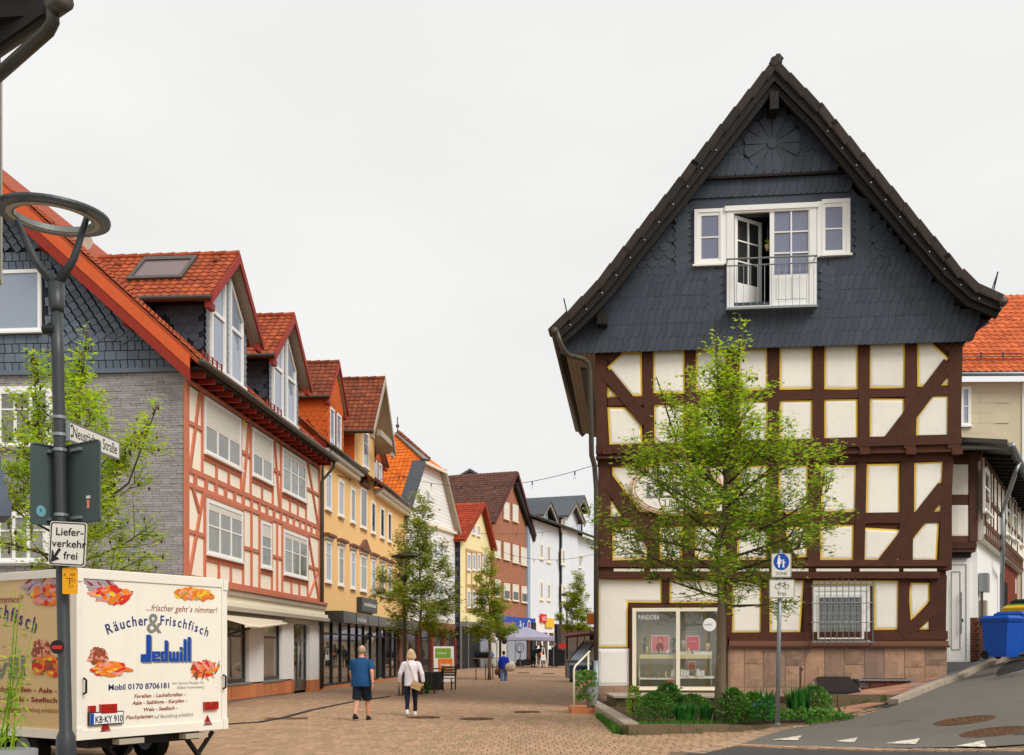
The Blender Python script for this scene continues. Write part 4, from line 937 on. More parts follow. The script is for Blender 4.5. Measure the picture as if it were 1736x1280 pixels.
# hanging plant pot in the gap
hp = thing('hanging_planter', 'small hanging pot with a plant in the open French door', 'plant', H.M @ V((P(1302, 420, YW + .2)[0], YW + .25, P(1302, 424, YW + .2)[1])))
MB().lathe([(.05, 0), (.09, .16), (.07, .16)], n=10).build('pot', 'bag_tan', hp, True); MB().tube([(0, 0, .16), (0, 0, .7)], .006, 4).build('cord', 'wood_slat', hp)
mb = MB()
for i in range(26): a, r, z = U(0, 6.3), U(.02, .13), U(.1, .32); mb.add([(r * math.cos(a), r * math.sin(a), z), (r * math.cos(a) + U(-.06, .06), r * math.sin(a), z + .07), (r * math.cos(a) + .03, r * math.sin(a), z + .02)], [(0, 1, 2)])
mb.build('foliage', 'leaf', hp)
# balcony railing
q0, q1 = P(1231, 480, YW - .35)[0], P(1386, 480, YW - .35)[0]; zt = P(1308, 436.5, YW - .35)[1]; z2 = P(1308, 448, YW - .35)[1]; zb = P(1308, 521, YW - .35)[1]
rl = link('balcony_railing', MB().tube([(q0, YW - .35, zt), (q1, YW - .35, zt)], .025, 6).mesh('balcony_railing', 'steel_grey'), house)
MB().tube([(q0, YW - .35, z2), (q1, YW - .35, z2)], .02, 6).build('rail', 'steel_grey', rl); MB().box(q0, YW - .38, zb - .03, q1, YW - .05, zb + .03).build('base_plate', 'steel_grey', rl)
for i in range(13): u = lerp(q0 + .1, q1 - .1, i / 12); MB().tube([(u, YW - .35, zb), (u, YW - .35, z2)], .008, 5).build('baluster', 'galvanised', rl)
for u in (q0 + .04, q1 - .04): MB().tube([(u, YW - .35, zt), (u, YW + .02, zt)], .02, 6).build('rail_bracket', 'steel_grey', rl)
# ---- oval jeweller's sign
u, z = P(1146, 828, YM); so = thing('oval_sign', 'oval white jeweller sign with salmon rim on the timber facade behind the tree', 'sign', H.M @ Matrix.Translation((u, YM - .1, z)))
def oval(rx, rz, y0, y1): return MB().prism([(rx * math.cos(a * .1309), rz * math.sin(a * .1309)) for a in range(48)], y0, y1)
oval(1.32, .80, 0, .1).build('rim', 'salmon_rim', so); oval(1.24, .735, -.012, .02).build('board', 'infill', so); oval(1.2, .70, -.02, .02).build('inner_line', 'bag_tan', so); oval(1.165, .67, -.028, .02).build('face', 'infill', so)
text('Juwelier', .34, FT(0, -.032, .3), 'black_print', so, ax='CENTER', width=.95); text('LEHA', .62, FT(0, -.032, -.28), 'grey_print', so, ax='CENTER', bold=.012, width=1.75); text('Uhren', .26, FT(0, -.032, -.55), 'black_print', so, ax='CENTER')
# ---- front step with handrail and plant pot at the left corner
b = G(985, 1211); stp = thing('entrance_step', 'low brown stone entrance step at the left corner of the timber house', 'step', b)
MB().box(-.25, 0, -.05, .5, 1.6, .16).build('stone', 'sandstone_red', stp)
hr = thing('handrail', 'cream painted tubular handrail on the entrance step', 'handrail', b + V((-.18, .1, .16)))
MB().tube([(0, 0, 0), (0, 0, 1.02), (.03, .06, 1.1), (.5, 1.2, 1.5)], .028, 8).build('rail', 'cream_paint', hr, True); MB().tube([(.46, 1.1, .1), (.46, 1.1, 1.45)], .025, 8).build('post', 'cream_paint', hr, True)
pp_ = thing('potted_plant', 'bushy plant with pink flowers in a grey pot beside the handrail', 'potted plant', b + V((.3, .35, .16)))
MB().lathe([(.11, 0), (.14, .1), (.2, .55), (.16, .55)], n=12).build('pot', 'concrete_grey', pp_, True)
mb = MB()
for i in range(420):
    a, r, z = U(0, 6.3), .33 * math.sqrt(U(0, 1)), U(.2, 1.0); c = V((r * math.cos(a) - .16, r * math.sin(a), z)); d = V((U(-1, 1), U(-1, 1), U(-1, 1))).normalized() * .06; e = d.orthogonal().normalized() * .03
    mb.add([c - d, c + e, c + d, c - e], [(0, 1, 2, 3)], 1 if i % 40 == 0 else 0)
mb.build('foliage', ['leaf_deep', 'flower_pink'], pp_)
# ================================================================ shared builders for houses
def window(par, x0, x1, z0, z1, y=0, cols=2, bars=(), T=None, frame='white_paint', pane='glass_curtain', fw=.09, shutter=0, sill=True, surround=None, reveal=0, name='window', transom=None, barm=None):
    """outer frame as the part; panes, bars, shutter, sill as its sub-parts. y: wall face, -y outward"""
    mb = MB(T); yo, yi = y - .05 + reveal, y + .05 + reveal
    I_ = (x0 + fw, z0 + fw, x1 - fw, z1 - fw); ring(mb, (x0, z0, x1, z1), I_, yo, yi)
    zt = I_[3] - (I_[3] - I_[1]) * shutter
    for c in range(1, cols): x = lerp(I_[0], I_[2], c / cols); mb.box(x - fw * .45, yo + .01, I_[1], x + fw * .45, yi, zt)
    wd = mb.build(name, frame, par)
    if shutter:
        mb = MB(T); n = max(4, int((I_[3] - zt) / .07))
        for i in range(n): a, b = lerp(zt, I_[3], i / n), lerp(zt, I_[3], (i + .86) / n); mb.box(I_[0], yo + .02, a, I_[2], yi, b); mb.box(I_[0], yo + .035, b, I_[2], yi, lerp(zt, I_[3], (i + 1) / n))
        mb.build('roller_shutter', 'shutter', wd)
    for c in range(cols):
        a, b = lerp(I_[0], I_[2], c / cols) + (fw * .45 if c else 0), lerp(I_[0], I_[2], (c + 1) / cols) - (fw * .45 if c < cols - 1 else 0)
        MB(T).box(a, y - .016 + reveal, I_[1], b, y + .02 + reveal, zt).build('pane', pane, wd)
        for q in bars:
            z = lerp(I_[1], zt, q); MB(T).box(a, yo + .012, z - .022, b, yi - .01, z + .022).build('glazing_bar', barm or frame, wd)
    if sill: MB(T).box(x0 - .05, yo - .09, z0 - .06, x1 + .05, yi, z0).build('sill', frame, wd)
    if surround:
        mb = MB(T); s = .12; ring(mb, (x0 - s, z0 - s, x1 + s, z1 + s), (x0, z0, x1, z1), y - .03, y + .04); mb.build('surround', surround, wd)
    return wd
def tile_mesh(m, w_=.26, h=.38, amp=.03, name='roof_tile'):
    pr = [(-.5, .2), (-.3, 1), (-.1, .75), (.12, 0), (.34, -.1), (.52, .3)]
    mb = MB(); lo = [(x * w_, -h * .55, z * amp + .045) for x, z in pr]; hi = [(x * w_, h * .5, z * amp + .008) for x, z in pr]; bt = [(x * w_, -h * .55, z * amp + .015) for x, z in pr]
    n = len(pr); mb.add(lo + hi + bt, [(i, i + 1, n + i + 1, n + i) for i in range(n - 1)] + [(2 * n + i, 2 * n + i + 1, i + 1, i) for i in range(n - 1)])
    return mb.mesh(name, m)
def field(o, ax, au, La, Lu, tw, th, keep=None, jit_=.02):
    ax, au = V(ax).normalized(), V(au).normalized(); nn = ax.cross(au).normalized(); out = []
    B3 = Matrix((ax, au, nn)).transposed().to_4x4()
    nr, ncl = max(1, round(Lu / th)), max(1, round(La / tw))
    for j in range(nr):
        for i in range(ncl):
            a, b = (i + .5) * La / ncl, (j + .5) * Lu / nr; p = V(o) + ax * a + au * b
            if keep and not keep(a, b, p): continue
            out.append(Matrix.Translation(p + nn * U(-.004, .006)) @ B3 @ Matrix.Rotation(U(-jit_, jit_), 4, 'Z') @ Matrix.Rotation(U(-jit_, jit_) * .6, 4, 'X'))
    return out
TILES = {}
def gabled(par, c, hw, z0, ze, zr, yf, yo, depth, so, wall, tile, verge='verge_red', soffit='soffit_pale', tw=.26, th=.3, zback=None, indiv=150, vw=.24, gut=True, both=False, ridge=True):
    """a cross gable: front wall at yf, roof from yo back to depth"""
    s = (zr - ze) / (hw + so); zw = zr - s * hw - .16
    mb = MB(); mb.prism([(c - hw, z0), (c + hw, z0), (c + hw, zw), (c, zr - .2), (c - hw, zw)], yf, depth); mb.build('dormer_wall', wall, par)
    xe0, xe1 = c - hw - so, c + hw + so; th_ = .13
    mb = MB(); mb.prism([(xe0, ze), (c, zr), (xe1, ze), (xe1 - .02, ze - th_), (c, zr - th_ * 1.3), (xe0 + .02, ze - th_)], yo + .02, depth, 0); mb.build('dormer_roof', tile, par)
    mb = MB(); mb.add([(xe0 + .03, yo + .03, ze - th_ - .012), (c, yo + .03, zr - th_ * 1.3 - .015), (c, yf, zr - th_ * 1.3 - .015), (xe0 + .03, yf, ze - th_ - .012)], [(0, 1, 2, 3)]); mb.add([(xe1 - .03, yo + .03, ze - th_ - .012), (c, yo + .03, zr - th_ * 1.3 - .015), (c, yf, zr - th_ * 1.3 - .015), (xe1 - .03, yf, ze - th_ - .012)], [(0, 3, 2, 1)])
    n = 9
    for i in range(1, n):
        q = i / n
        for xe in (xe0, xe1): x, z = lerp(xe, c, q), lerp(ze - th_, zr - th_ * 1.3, q); mb.box(x - .012, yo + .04, z - .03, x + .012, yf, z - .014 + .0)
    mb.build('soffit', soffit, par)
    for sg in (-1, 1):
        xe = c + sg * (hw + so); mb = MB(); d = vw; mb.prism([(xe, ze + .03), (c, zr + .04), (c, zr + .04 - d * 1.35), (xe, ze - d)] if sg < 0 else [(c, zr + .04), (xe, ze + .03), (xe, ze - d), (c, zr + .04 - d * 1.35)], yo - .04, yo + .02); mb.build('verge_board', verge, par)
        mb = MB(); mb.box(min(xe, xe - sg * .45), yo + .05, ze - .34, max(xe, xe - sg * .45), yo + .2, ze - .14); mb.build('purlin_end', verge, par)
    key = (tile, tw, th)
    if key not in TILES: TILES[key] = [tile_mesh(tile, tw, th * 1.22)]
    Lu = math.hypot(zr - ze, hw + so)
    Ms = field((xe0, yo + .02, ze + .01), (0, 1, 0), (c - xe0, 0, zr - ze), depth - yo - .02, Lu, tw, th)
    # seen from the street's near end: x axis of the tile must run so that its normal points outward
    Ms = [M @ Matrix.Rotation(math.pi, 4, 'Y') if (M.to_3x3() @ V((0, 0, 1))).z < 0 else M for M in Ms]
    Mr = field((xe1, depth, ze + .01), (0, -1, 0), (c - xe1, 0, zr - ze), depth - yo - .02, Lu, tw, th)
    Mr = [M @ Matrix.Rotation(math.pi, 4, 'Y') if (M.to_3x3() @ V((0, 0, 1))).z < 0 else M for M in Mr]
    Ms.sort(key=lambda M: M.translation.y)
    pieces('roof_tile', TILES[key], Ms[:indiv], par, 'roof_tile_field'); pieces('roof_tile', TILES[key], Ms[indiv:] + Mr, par, 'roof_tile_field', 0)
    if ridge:
        nr = int((depth - yo) / .42)
        for i in range(nr):
            a, b = lerp(yo, depth, i / nr), lerp(yo, depth, (i + 1.06) / nr); mb = MB(); mb.tube([(c, a, zr + .03), (c, b, zr + .015)], [.13, .11], 8); mb.build('ridge_tile', tile, par)
    if gut: mb = MB(); mb.tube([(xe0 - .06, yo + .0, ze - .05), (xe0 - .06, depth, ze - .05)], .075, 8); mb.build('dormer_gutter', 'zinc_dark', par)
    return s
def gutter(par, x0, x1, y, z, r=.1, m='zinc_dark', T=None): mb = MB(T); mb.tube([(x0, y, z), (x1, y, z)], r, 8); return mb.build('gutter', m, par, True)
def downpipe(par, pts, r=.06, m='zinc_dark'): mb = MB(); mb.tube(pts, r, 8); return mb.build('downpipe', m, par, True)
# ================================================================ left corner house: slate gable, red timber front
A = Fr(-9.27, 30.2, .0817, 1)
GA = Fr(-9.27, 30.2, 1, -.0817)
lh = thing('corner_house', 'left corner house with grey slate gable, orange verge and red timber framing', 'house', A.M)
TG = A.I @ GA.M             # gable-frame -> house frame
LEN = 14.55; zE_ = 9.72; zF = 3.72
yF = 0.0
mb = MB(); mb.box(.02, .05, zF - .5, LEN, 12, zE_ + .1); mb.build('wall', 'timber_red', lh)
# -- gable end
def g(px, py, yd=0): return GA.uz(px, py, yd)
v0, v1 = g(322, 603, -.55), g(4, 315, -.55); sl = (v1[1] - v0[1]) / (v1[0] - v0[0])      # verge
def verge(u): return v0[1] + sl * (u - v0[0])
uend = -9.5; zB = g(200, 627)[1]
mb = MB(TG); mb.prism([(uend, -.2), (-.03, -.2), (-.03, zB), (uend, zB)], .03, .2); mb.build('gable_wall', 'strip_back', lh)
mb = MB(TG); mb.prism([(uend, zB), (-.02, zB), (-.02, verge(0) - .45), (uend, verge(uend) - .45)], 0, .3); mb.build('slate_wall', 'slate_back_rim_shade', lh)
MB(TG).box(uend, -.1, zB - .1, .0, .02, zB + .02).build('belt_board', 'slate_left', lh)
# narrow stone strips
wins = [(-12.5, g(86, 700)[0], g(50, 760)[1], g(50, 655)[1]), (-12.5, g(82, 900)[0], g(50, 952)[1], g(50, 868)[1]), (-12.5, g(72, 900)[0], g(50, 563)[1], g(50, 455)[1])]
sm = []
for k in range(4):
    l_ = (.2, .27, .34, .42)[k]; mb = MB(TG.to_3x3().to_4x4()); mb.box(-l_ / 2 + .006, -.03 + .004 * k, -.033, l_ / 2 - .006, .0, .033); sm.append(mb.mesh('stone_strip', 'strip_grey'))
Mb = {0: [], 1: [], 2: [], 3: []}
z = zB - .14; 
while z > 2.0:
    x = -.02
    while x > -6.2:
        k = rnd.randrange(4); l_ = (.2, .27, .34, .42)[k]
        if not any(a < x - l_ / 2 < b + .02 and c < z < d for a, b, c, d in wins): Mb[k].append(Matrix.Translation(TG @ V((x - l_ / 2, .028 + U(-.008, .0), z))))
        x -= l_
    z -= .072
allM = [(k, M) for k in Mb for M in Mb[k]]; allM.sort(key=lambda t: (t[1].translation - V((0, 3, 8))).length)
cnt = 0
rest = {k: [] for k in Mb}
for k, M in allM:
    if cnt < 240: link('stone_strip', sm[k], lh, None, M); cnt += 1
    else: rest[k].append(M)
for k in rest: pieces('stone_strip', [sm[k]], rest[k], lh, 'stone_cladding', 0)
# slates of the gable: squarish with a curved edge, plain bands, slanting rows under the verge
def lsl(w_, h, kind):
    mb = MB(TG.to_3x3().to_4x4())
    pr = [(-.5, .5), (-.46, .15), (-.36, -.1), (-.42, -.5), (.5, -.5), (.58, -.12), (.48, .12), (.44, .5)] if kind == 0 else [(-.5, .5), (-.5, -.5), (.5, -.5), (.5, .5)]
    n = len(pr); q = [(x * (1 - .024 / w_), z_ * (1 - .024 / h)) for x, z_ in pr]
    mb.add([(x * w_, -.03 - (.5 - z_) * .014, z_ * h) for x, z_ in q] + [(x * w_, -.016 - (.5 - z_) * .012, z_ * h) for x, z_ in pr], [tuple(range(n))]); b = len(mb.v) - 2 * n
    mb.f += [(b + i, b + n + i, b + n + (i + 1) % n, b + (i + 1) % n) for i in range(n)]; mb.m += [1] * n  # dark bevelled rim: shadow between slates put into the colour
    return mb.mesh('slate', ['slate_left', 'slate_back_rim_shade'])
la, lb = lsl(.225, .27, 0), lsl(.34, .27, 1)
Ra = TG.to_3x3().to_4x4(); slM, bdM = [], []
def x0w(z): return False
z = zB + .14; j = 0
while z < 15.5:
    lim = (z - v0[1]) / sl + v0[0] - .15
    if z > zB + .95 and x0w(z): z += .265; j += 1; continue
    band = j in (1, 3); x = -.1 - (.1 if j % 2 else 0)
    while x > -6.3:
        if (z < zB + .95 or x < wins[2][1] + .3 and z < wins[2][3] + .55) and x < lim:
            if not any(a < x < b + .12 and c < z < d for a, b, c, d in wins): (bdM if band else slM).append(Matrix.Translation(TG @ V((x, 0, z))))
        x -= .335 if band else .215
    z += .265; j += 1
wr_ = wins[2][1] + .3; ca, sa = math.cos(R(33)), math.sin(R(33))      # rows that climb towards the verge
for jj in range(-30, 40):
    for ii in range(-40, 40):
        x, z = -3.0 + ii * .24 * ca - jj * .235 * sa, 11.5 + ii * .24 * sa + jj * .235 * ca
        if z > zB + .82 and x > wr_ - (0 if z < wins[2][3] else 9) and z < verge(x) - .55 and x > -6.4 and not (z < wins[2][3] + .55 and x < wr_): slM.append(Matrix.Translation(TG @ V((x, -.012, z))) @ Ra @ Matrix.Rotation(R(-33), 4, 'Y') @ Ra.inverted())
pieces('slate', [la], slM, lh, 'slate_field', 270); pieces('slate', [lb], bdM, lh, 'slate_field', 100)
# verge of orange sheet and its red soffit
mb = MB(TG)
def vpr(o0, o1, y0, y1, m, nm):
    mb = MB(TG); mb.prism([(v0[0], v0[1] - o0), (uend, verge(uend) - o0), (uend, verge(uend) - o1), (v0[0] , v0[1] - o1)], y0, y1); return mb.build(nm, m, lh)
vpr(-.02, .36, -.6, -.55, 'verge_orange', 'verge_board'); vpr(.36, .72, -.585, -.53, 'verge_red', 'lower_verge_board'); vpr(.05, .14, -.55, .4, 'verge_red', 'verge_soffit')
for q in (.16, .42, .72): u = uend * q; MB(TG).box(u - .14, -.5, verge(u) - .72, u + .14, .02, verge(u) - .45).build('purlin_end', 'verge_red', lh)
for i in range(14): u = lerp(v0[0] - .2, -6.2, i / 13); link('rivet', bm_, lh, None, Matrix.Translation(TG @ V((u, -.6, verge(u) - .12))) @ Matrix.Scale(.5, 4))
# gable windows
for k, (x0, x1, y0, y1, pn, cl) in enumerate([(-8, 71, 458, 563, 'glass_sky', 1), (-30, 85, 662, 756, 'glass_curtain', 4), (-30, 80, 872, 952, 'glass_curtain', 4)]):
    x0_, x1_ = g(x0, 500)[0], g(x1, 500)[0]; window(lh, x0_, x1_, g(40, y1)[1], g(40, y0)[1], -.02, cl, (.68,) if cl > 1 else (), TG, pane=pn, fw=.1, surround='white_paint' if k else None)
# -- main roof plane with tiles (between the dormers)
pz = -sl                                      # rise per metre of depth
def roofz(y): return zE_ + .12 + pz * (y + .55)
mb = MB(); mb.add([(-.55, -.6, roofz(-.6)), (LEN + .1, -.6, roofz(-.6)), (LEN + .1, 9, roofz(9)), (-.55, 9, roofz(9)), (-.55, -.6, roofz(-.6) - .15), (LEN + .1, -.6, roofz(-.6) - .15), (LEN + .1, 9, roofz(9) - .15), (-.55, 9, roofz(9) - .15)], [(0, 1, 2, 3), (7, 6, 5, 4), (0, 4, 5, 1), (1, 5, 6, 2), (3, 7, 4, 0)]); mb.build('roof', 'tile_red', lh)
TILES[('tile_red', .26, .3)] = [tile_mesh('tile_red', .26, .366)]
Ms = field((-.5, -.6, roofz(-.6) + .01), (1, 0, 0), (0, 1, pz), LEN + .5, 5.5 * math.hypot(1, pz), .26, .3, lambda a, b, p: p.x < 1.4 or 5.9 < p.x < 7.6 or p.x > 12.0 or p.y < -.25)
pieces('roof_tile', TILES[('tile_red', .26, .3)], Ms, lh, 'roof_tile_field', 40, key=lambda M: M.translation.y)
gutter(lh, -.6, LEN + .2, -.68, zE_ + .02, .095)
mb = MB(); mb.box(-.4, -.6, zE_ - .1, LEN, .03, zE_ - .06); mb.build('eaves_board', 'timber_black', lh)
for i in range(20): x = lerp(.1, LEN - .2, i / 19); mb = MB(); mb.prism([(x - .05, zE_ - .26), (x + .05, zE_ - .26), (x + .05, zE_ - .08), (x - .05, zE_ - .08)], -.52, .05); mb.build('rafter_foot', 'verge_red', lh)
mb = MB(); mb.box(.0, -.03, zE_ - .42, LEN, .04, zE_ - .06); mb.build('wall_plate', 'timber_black', lh)
# snow guards
for a, b in ((.2, 1.7), (6.1, 7.7), (12.2, 13.8)):
    mb = MB()
    for q in (0, .1, .2): mb.tube([(a, -.42, roofz(-.42) + .08 + q), (b, -.42, roofz(-.42) + .08 + q)], .012, 4)
    for i in range(5): x = lerp(a, b, i / 4); mb.box(x - .02, -.44, roofz(-.42), x + .02, -.4, roofz(-.42) + .32)
    mb.build('snow_guard', 'verge_red', lh)
# -- dormers
for c, hwid in ((3.78, 1.9), (9.97, 1.9)):
    gabled(lh, c, hwid, roofz(-.3), 12.22, 14.34, .2, -.24, 4.4 if c < 5 else 4.0, .55, 'slate_back_rim_shade', 'tile_red')
    zb = 10.45; s_ = (14.34 - 12.22) / 2.45
    # slate cheeks and jambs
    Mch = []
    for i in range(10):
        for jj in range(9):
            y, z = .35 + i * .3 + (.15 if jj % 2 else 0), 9.95 + jj * .25
            if z > roofz(y) + .1 and z < 12.05: Mch.append(Matrix.Translation((c - hwid - .005, y, z)) @ Matrix.Rotation(R(-90), 4, 'Z'))
    sch = TILES.setdefault('cheek', [slate_mesh(.33, .33, 1).mesh('slate', ['slate', 'slate_back_rim_shade'])]); pieces('slate', sch, Mch, lh, 'cheek_slates', 0)
    Mj = []
    for xa, sg in ((c - hwid + .22, 1), (c + hwid - .2, -1), (c, 1)):
        z = zb - .2
        while z < 12.3 + (1 if xa == c else 0): Mj.append(Matrix.Translation((xa, .195, z)) @ Matrix.Rotation(sg * .9, 4, 'Y')); z += .2
    slj = TILES.setdefault('jamb', [slate_mesh(.3, .34, 2).mesh('slate', ['slate_light', 'slate_back_rim_shade'])]); pieces('slate', slj, Mj, lh, 'jamb_slates', 24)
    for xa, xb in ((c - 1.45, c - .22), (c + .22, c + 1.45)):
        top_in, top_out = 14.34 - .45 - s_ * .25, 14.34 - .45 - s_ * 1.45
        lo_, hi_ = (top_out, top_in) if xa < c else (top_in, top_out)
        if xa < c: za, zbb = top_out, top_in
        else: za, zbb = top_in, top_out
        out = [(xa, zb), (xb, zb), (xb, zbb), (xa, za)]; inn = inset(out, .1)
        mb = MB(); n = 4
        for i in range(n):
            q = (i + 1) % n; mb.prism([out[i], out[q], inn[q], inn[i]], .1, .22)
        zt = 12.15; mb.box(xa + .1, .12, zt - .06, xb - .1, .22, zt + .06); mb.box(xa + .1, .12, zb + .1, xa + .16, .22, zt - .06); wn_ = mb.build('tall_window', 'white_paint', lh)
        MB().prism([(inn[0][0], inn[0][1]), (inn[1][0], inn[1][1]), (inn[1][0], zt - .06), (inn[0][0], zt - .06)], .17, .19).build('pane', 'glass_sky', wn_)
        MB().prism([(inn[0][0], zt + .06), (inn[1][0], zt + .06), inn[2], inn[3]], .17, .19).build('pane', 'glass_sky', wn_)
        MB().box(xa - .06, .0, zb - .08, xb + .06, .22, zb).build('sill', 'white_paint', wn_)
# roof light on the first dormer
s_ = (14.34 - 12.22) / 2.45
def slope_pt(q, y, off): x = lerp(3.78 - 2.4, 3.78, q); nx, nz = -s_ / math.hypot(1, s_), 1 / math.hypot(1, s_); return (x + nx * off, y, lerp(12.22, 14.34, q) + nz * off)
mb = MB(); y0, y1 = 1.0, 2.75
for (qa, qb, ya, yb) in ((.36, .42, y0, y1), (.82, .9, y0, y1), (.42, .82, y0, y0 + .12), (.42, .82, y1 - .12, y1)):
    P8 = [slope_pt(q, y, o) for o in (.02, .16) for q, y in ((qa, ya), (qb, ya), (qb, yb), (qa, yb))]; mb.add(P8, [(0, 1, 2, 3), (7, 6, 5, 4), (0, 4, 5, 1), (1, 5, 6, 2), (2, 6, 7, 3), (3, 7, 4, 0)])
rl_ = mb.build('roof_light', 'zinc_dark', lh); mb = MB(); mb.poly([slope_pt(q, y, .12) for q, y in ((.42, y0 + .12), (.82, y0 + .12), (.82, y1 - .12), (.42, y1 - .12))]); mb.build('pane', 'skylight_glass', rl_)
for y, q in ((3.5, .8), (.3, .82)): mb = MB(); p = slope_pt(q, y, .05); mb.ball(p, (.12, .16, .1), 8, 5); mb.build('vent_tile', 'tile_rust', lh)
# satellite dish just peeping over the verge
dk = W(141, 416, 34.5); dish = thing('satellite_dish', 'pale satellite dish on the red roof behind the orange verge', 'satellite dish', dk)
mb = MB(); mb.lathe([(.02, 0), (.2, .02), (.36, .1), (.34, .1), (.18, .03)], n=16); mb.T = None
mb.v = [Matrix.Rotation(R(70), 4, 'X') @ v for v in mb.v]; mb.build('reflector', 'soffit_pale', dish, True); MB().tube([(0, .05, -.0), (0, .1, -.9)], .03, 6).build('mast', 'galvanised', dish)
# -- facade panels and red timbers
uA = lambda px: A.u(px)
def bl(x0, z0, x1, z1, w_=.105, pr=.03, nm='timber_post'):
    mb = MB(); mb.bar((x0, .03 - pr / 2, z0), (x1, .03 - pr / 2, z1), w_, pr + .05, (0, 1, 0))
    for i in range(len(mb.v)): mb.v[i] += V((U(-.008, .008), 0, U(-.008, .008)))
    mb.build(nm, 'timber_red', lh)
Zr1 = A.uz(316, 641)[1] - .05; Zr2 = A.uz(316, 794)[1]; Zr3 = A.uz(316, 815)[1] - .08; Zs = A.uz(352, 943.6)[1] - .1; Z0 = zF + .05
MB().box(.02, .028, Z0 - .1, LEN, .06, zE_ - .1).build('plaster', 'infill_left', lh)
for z, w_ in ((Zr1, .15), (Zr2, .15), (Zr3, .13), (Z0, .18)): bl(0, z, LEN, z, w_, .036, 'timber_rail')
wUp = [(A.u(345), A.u(407), A.uz(345, 766.4)[1], A.uz(345, 670)[1]), (A.u(426.6), A.u(461), A.uz(426.6, 805)[1], A.uz(426.6, 723.4)[1]), (A.u(477.5), A.u(517.7), A.uz(477.5, 831.8)[1], A.uz(477.5, 757.8)[1])]
wLo = [(A.u(349.2), A.u(410.4), A.uz(349.2, 938.4)[1], A.uz(349.2, 844.8)[1]), (A.u(441.4), A.u(459.6), A.uz(441.4, 960.8)[1], A.uz(441.4, 881.6)[1]), (A.u(479.9), A.u(520.5), A.uz(479.9, 972.8)[1], A.uz(479.9, 897)[1])]
for row_, zt, zb_, zmid in ((wUp, Zr1, Zr2, None), (wLo, Zr3, Z0, None)):
    for (x0, x1, z0, z1) in row_:
        bl(x0 - .1, zb_, x0 - .1, zt); bl(x1 + .1, zb_, x1 + .1, zt); bl(x0 - .1, z0 - .14, x1 + .1, z0 - .14, .13, .033, 'timber_rail')
        if row_ is wLo: bl(x0 - .1, z1 + .12, x1 + .1, z1 + .12, .11, .033, 'timber_rail')
        n = max(1, round((x1 - x0) / 1.0))
        for i in range(1, n): x = lerp(x0, x1, i / n); bl(x, zb_, x, z0 - .14, .11)
bl(.06, Z0, .06, zE_ - .4, .2, .04); bl(LEN - .08, Z0, LEN - .08, zE_ - .4, .18, .04)
zmU = (Zr1 + Zr2) / 2 + .1; zmL = lerp(Z0, Zr3, .5)
gapsU = [(.15, wUp[0][0] - .15), (wUp[0][1] + .15, wUp[1][0] - .15), (wUp[1][1] + .15, wUp[2][0] - .15), (wUp[2][1] + .15, LEN - .15)]
gapsL = [(.15, wLo[0][0] - .15), (wLo[0][1] + .15, wLo[1][0] - .15), (wLo[1][1] + .15, wLo[2][0] - .15), (wLo[2][1] + .15, LEN - .15)]
for i, (a, b) in enumerate(gapsU):
    bl(a, zmU, b, zmU, .11, .034, 'timber_rail')
    if i in (0, 1): bl(a + .12, Zr2, b - .1, Zr1, .11, .042, 'timber_brace')
    else: bl(b - .1, Zr2, a + .12, Zr1, .11, .042, 'timber_brace')
for i, (a, b) in enumerate(gapsL):
    bl(a, zmL, b, zmL, .11, .034, 'timber_rail')
    if i == 0: bl(a + .05, Z0, b - .05, Zr3 - .05, .12, .042, 'timber_brace'); bl(a + .3, Zr3, b - .35, zmL + .6, .12, .04, 'timber_brace')
    elif i == 3: bl(b, Z0, a, Zr3, .12, .042, 'timber_brace'); bl(a, Z0, b, zmL, .1, .04, 'timber_brace')
    else: n = 2; bl((a + b) / 2, Z0, (a + b) / 2, Zr3, .13)
n = 17
for i in range(n): x = lerp(.7, LEN - .5, i / (n - 1)); bl(x, Zr2, x, Zr3, .22, .03, 'joist_end'); bl(x, Zr1, x, zE_ - .4, .1, .03, 'timber_post')
for k, (x0, x1, z0, z1) in enumerate(wUp): window(lh, x0, x1, z0, z1, -.0, [3, 2, 3][k], (.62,) if k == 2 else (), shutter=[.52, .55, .12][k], fw=.11)
for k, (x0, x1, z0, z1) in enumerate(wLo): window(lh, x0, x1, z0, z1, -.0, [3, 1, 3][k], (.62,), shutter=[.14, .3, .12][k], fw=.11)
mb = MB(); mb.box(wUp[0][1] + .28, -.03, zmU + .9, wUp[0][1] + .42, .03, zmU + 1.1); mb.build('vent_plate', 'infill_edge', lh)
# -- shop front: stepped cornice, awning box, white piers, display windows
for (y, z0, z1, m) in ((-.34, zF - .12, zF - .02, 'timber_red'), (-.28, zF - .3, zF - .125, 'soffit_pale'), (-.2, zF - .52, zF - .305, 'cream_paint'), (-.34, zF - .66, zF - .525, 'cream_paint'), (-.42, zF - .8, zF - .665, 'soffit_pale')): MB().box(-.1, y, z0, LEN + .02, .1, z1).build('cornice', m, lh)
shop = [('w', 347, 421), ('p', 422, 447), ('w', 446, 478), ('p', 478, 498), ('d', 498, 525), ('p', 525, 541.5)]
zt_ = zF - .85; zs_ = .62
MB().box(.02, .06, zt_ - .12, LEN, .3, zt_ + .06).build('lintel', 'render_white', lh)
MB().box(0.02, 2.2, -.1, LEN, 2.3, zt_).build('shop_back_wall', 'interior', lh); MB().box(.02, .3, -.1, LEN, 2.2, .25).build('shop_floor', 'interior_dark', lh); MB().box(.02, .3, zt_ - .05, LEN, 2.2, zt_ + .05).build('shop_ceiling', 'interior_dark', lh)
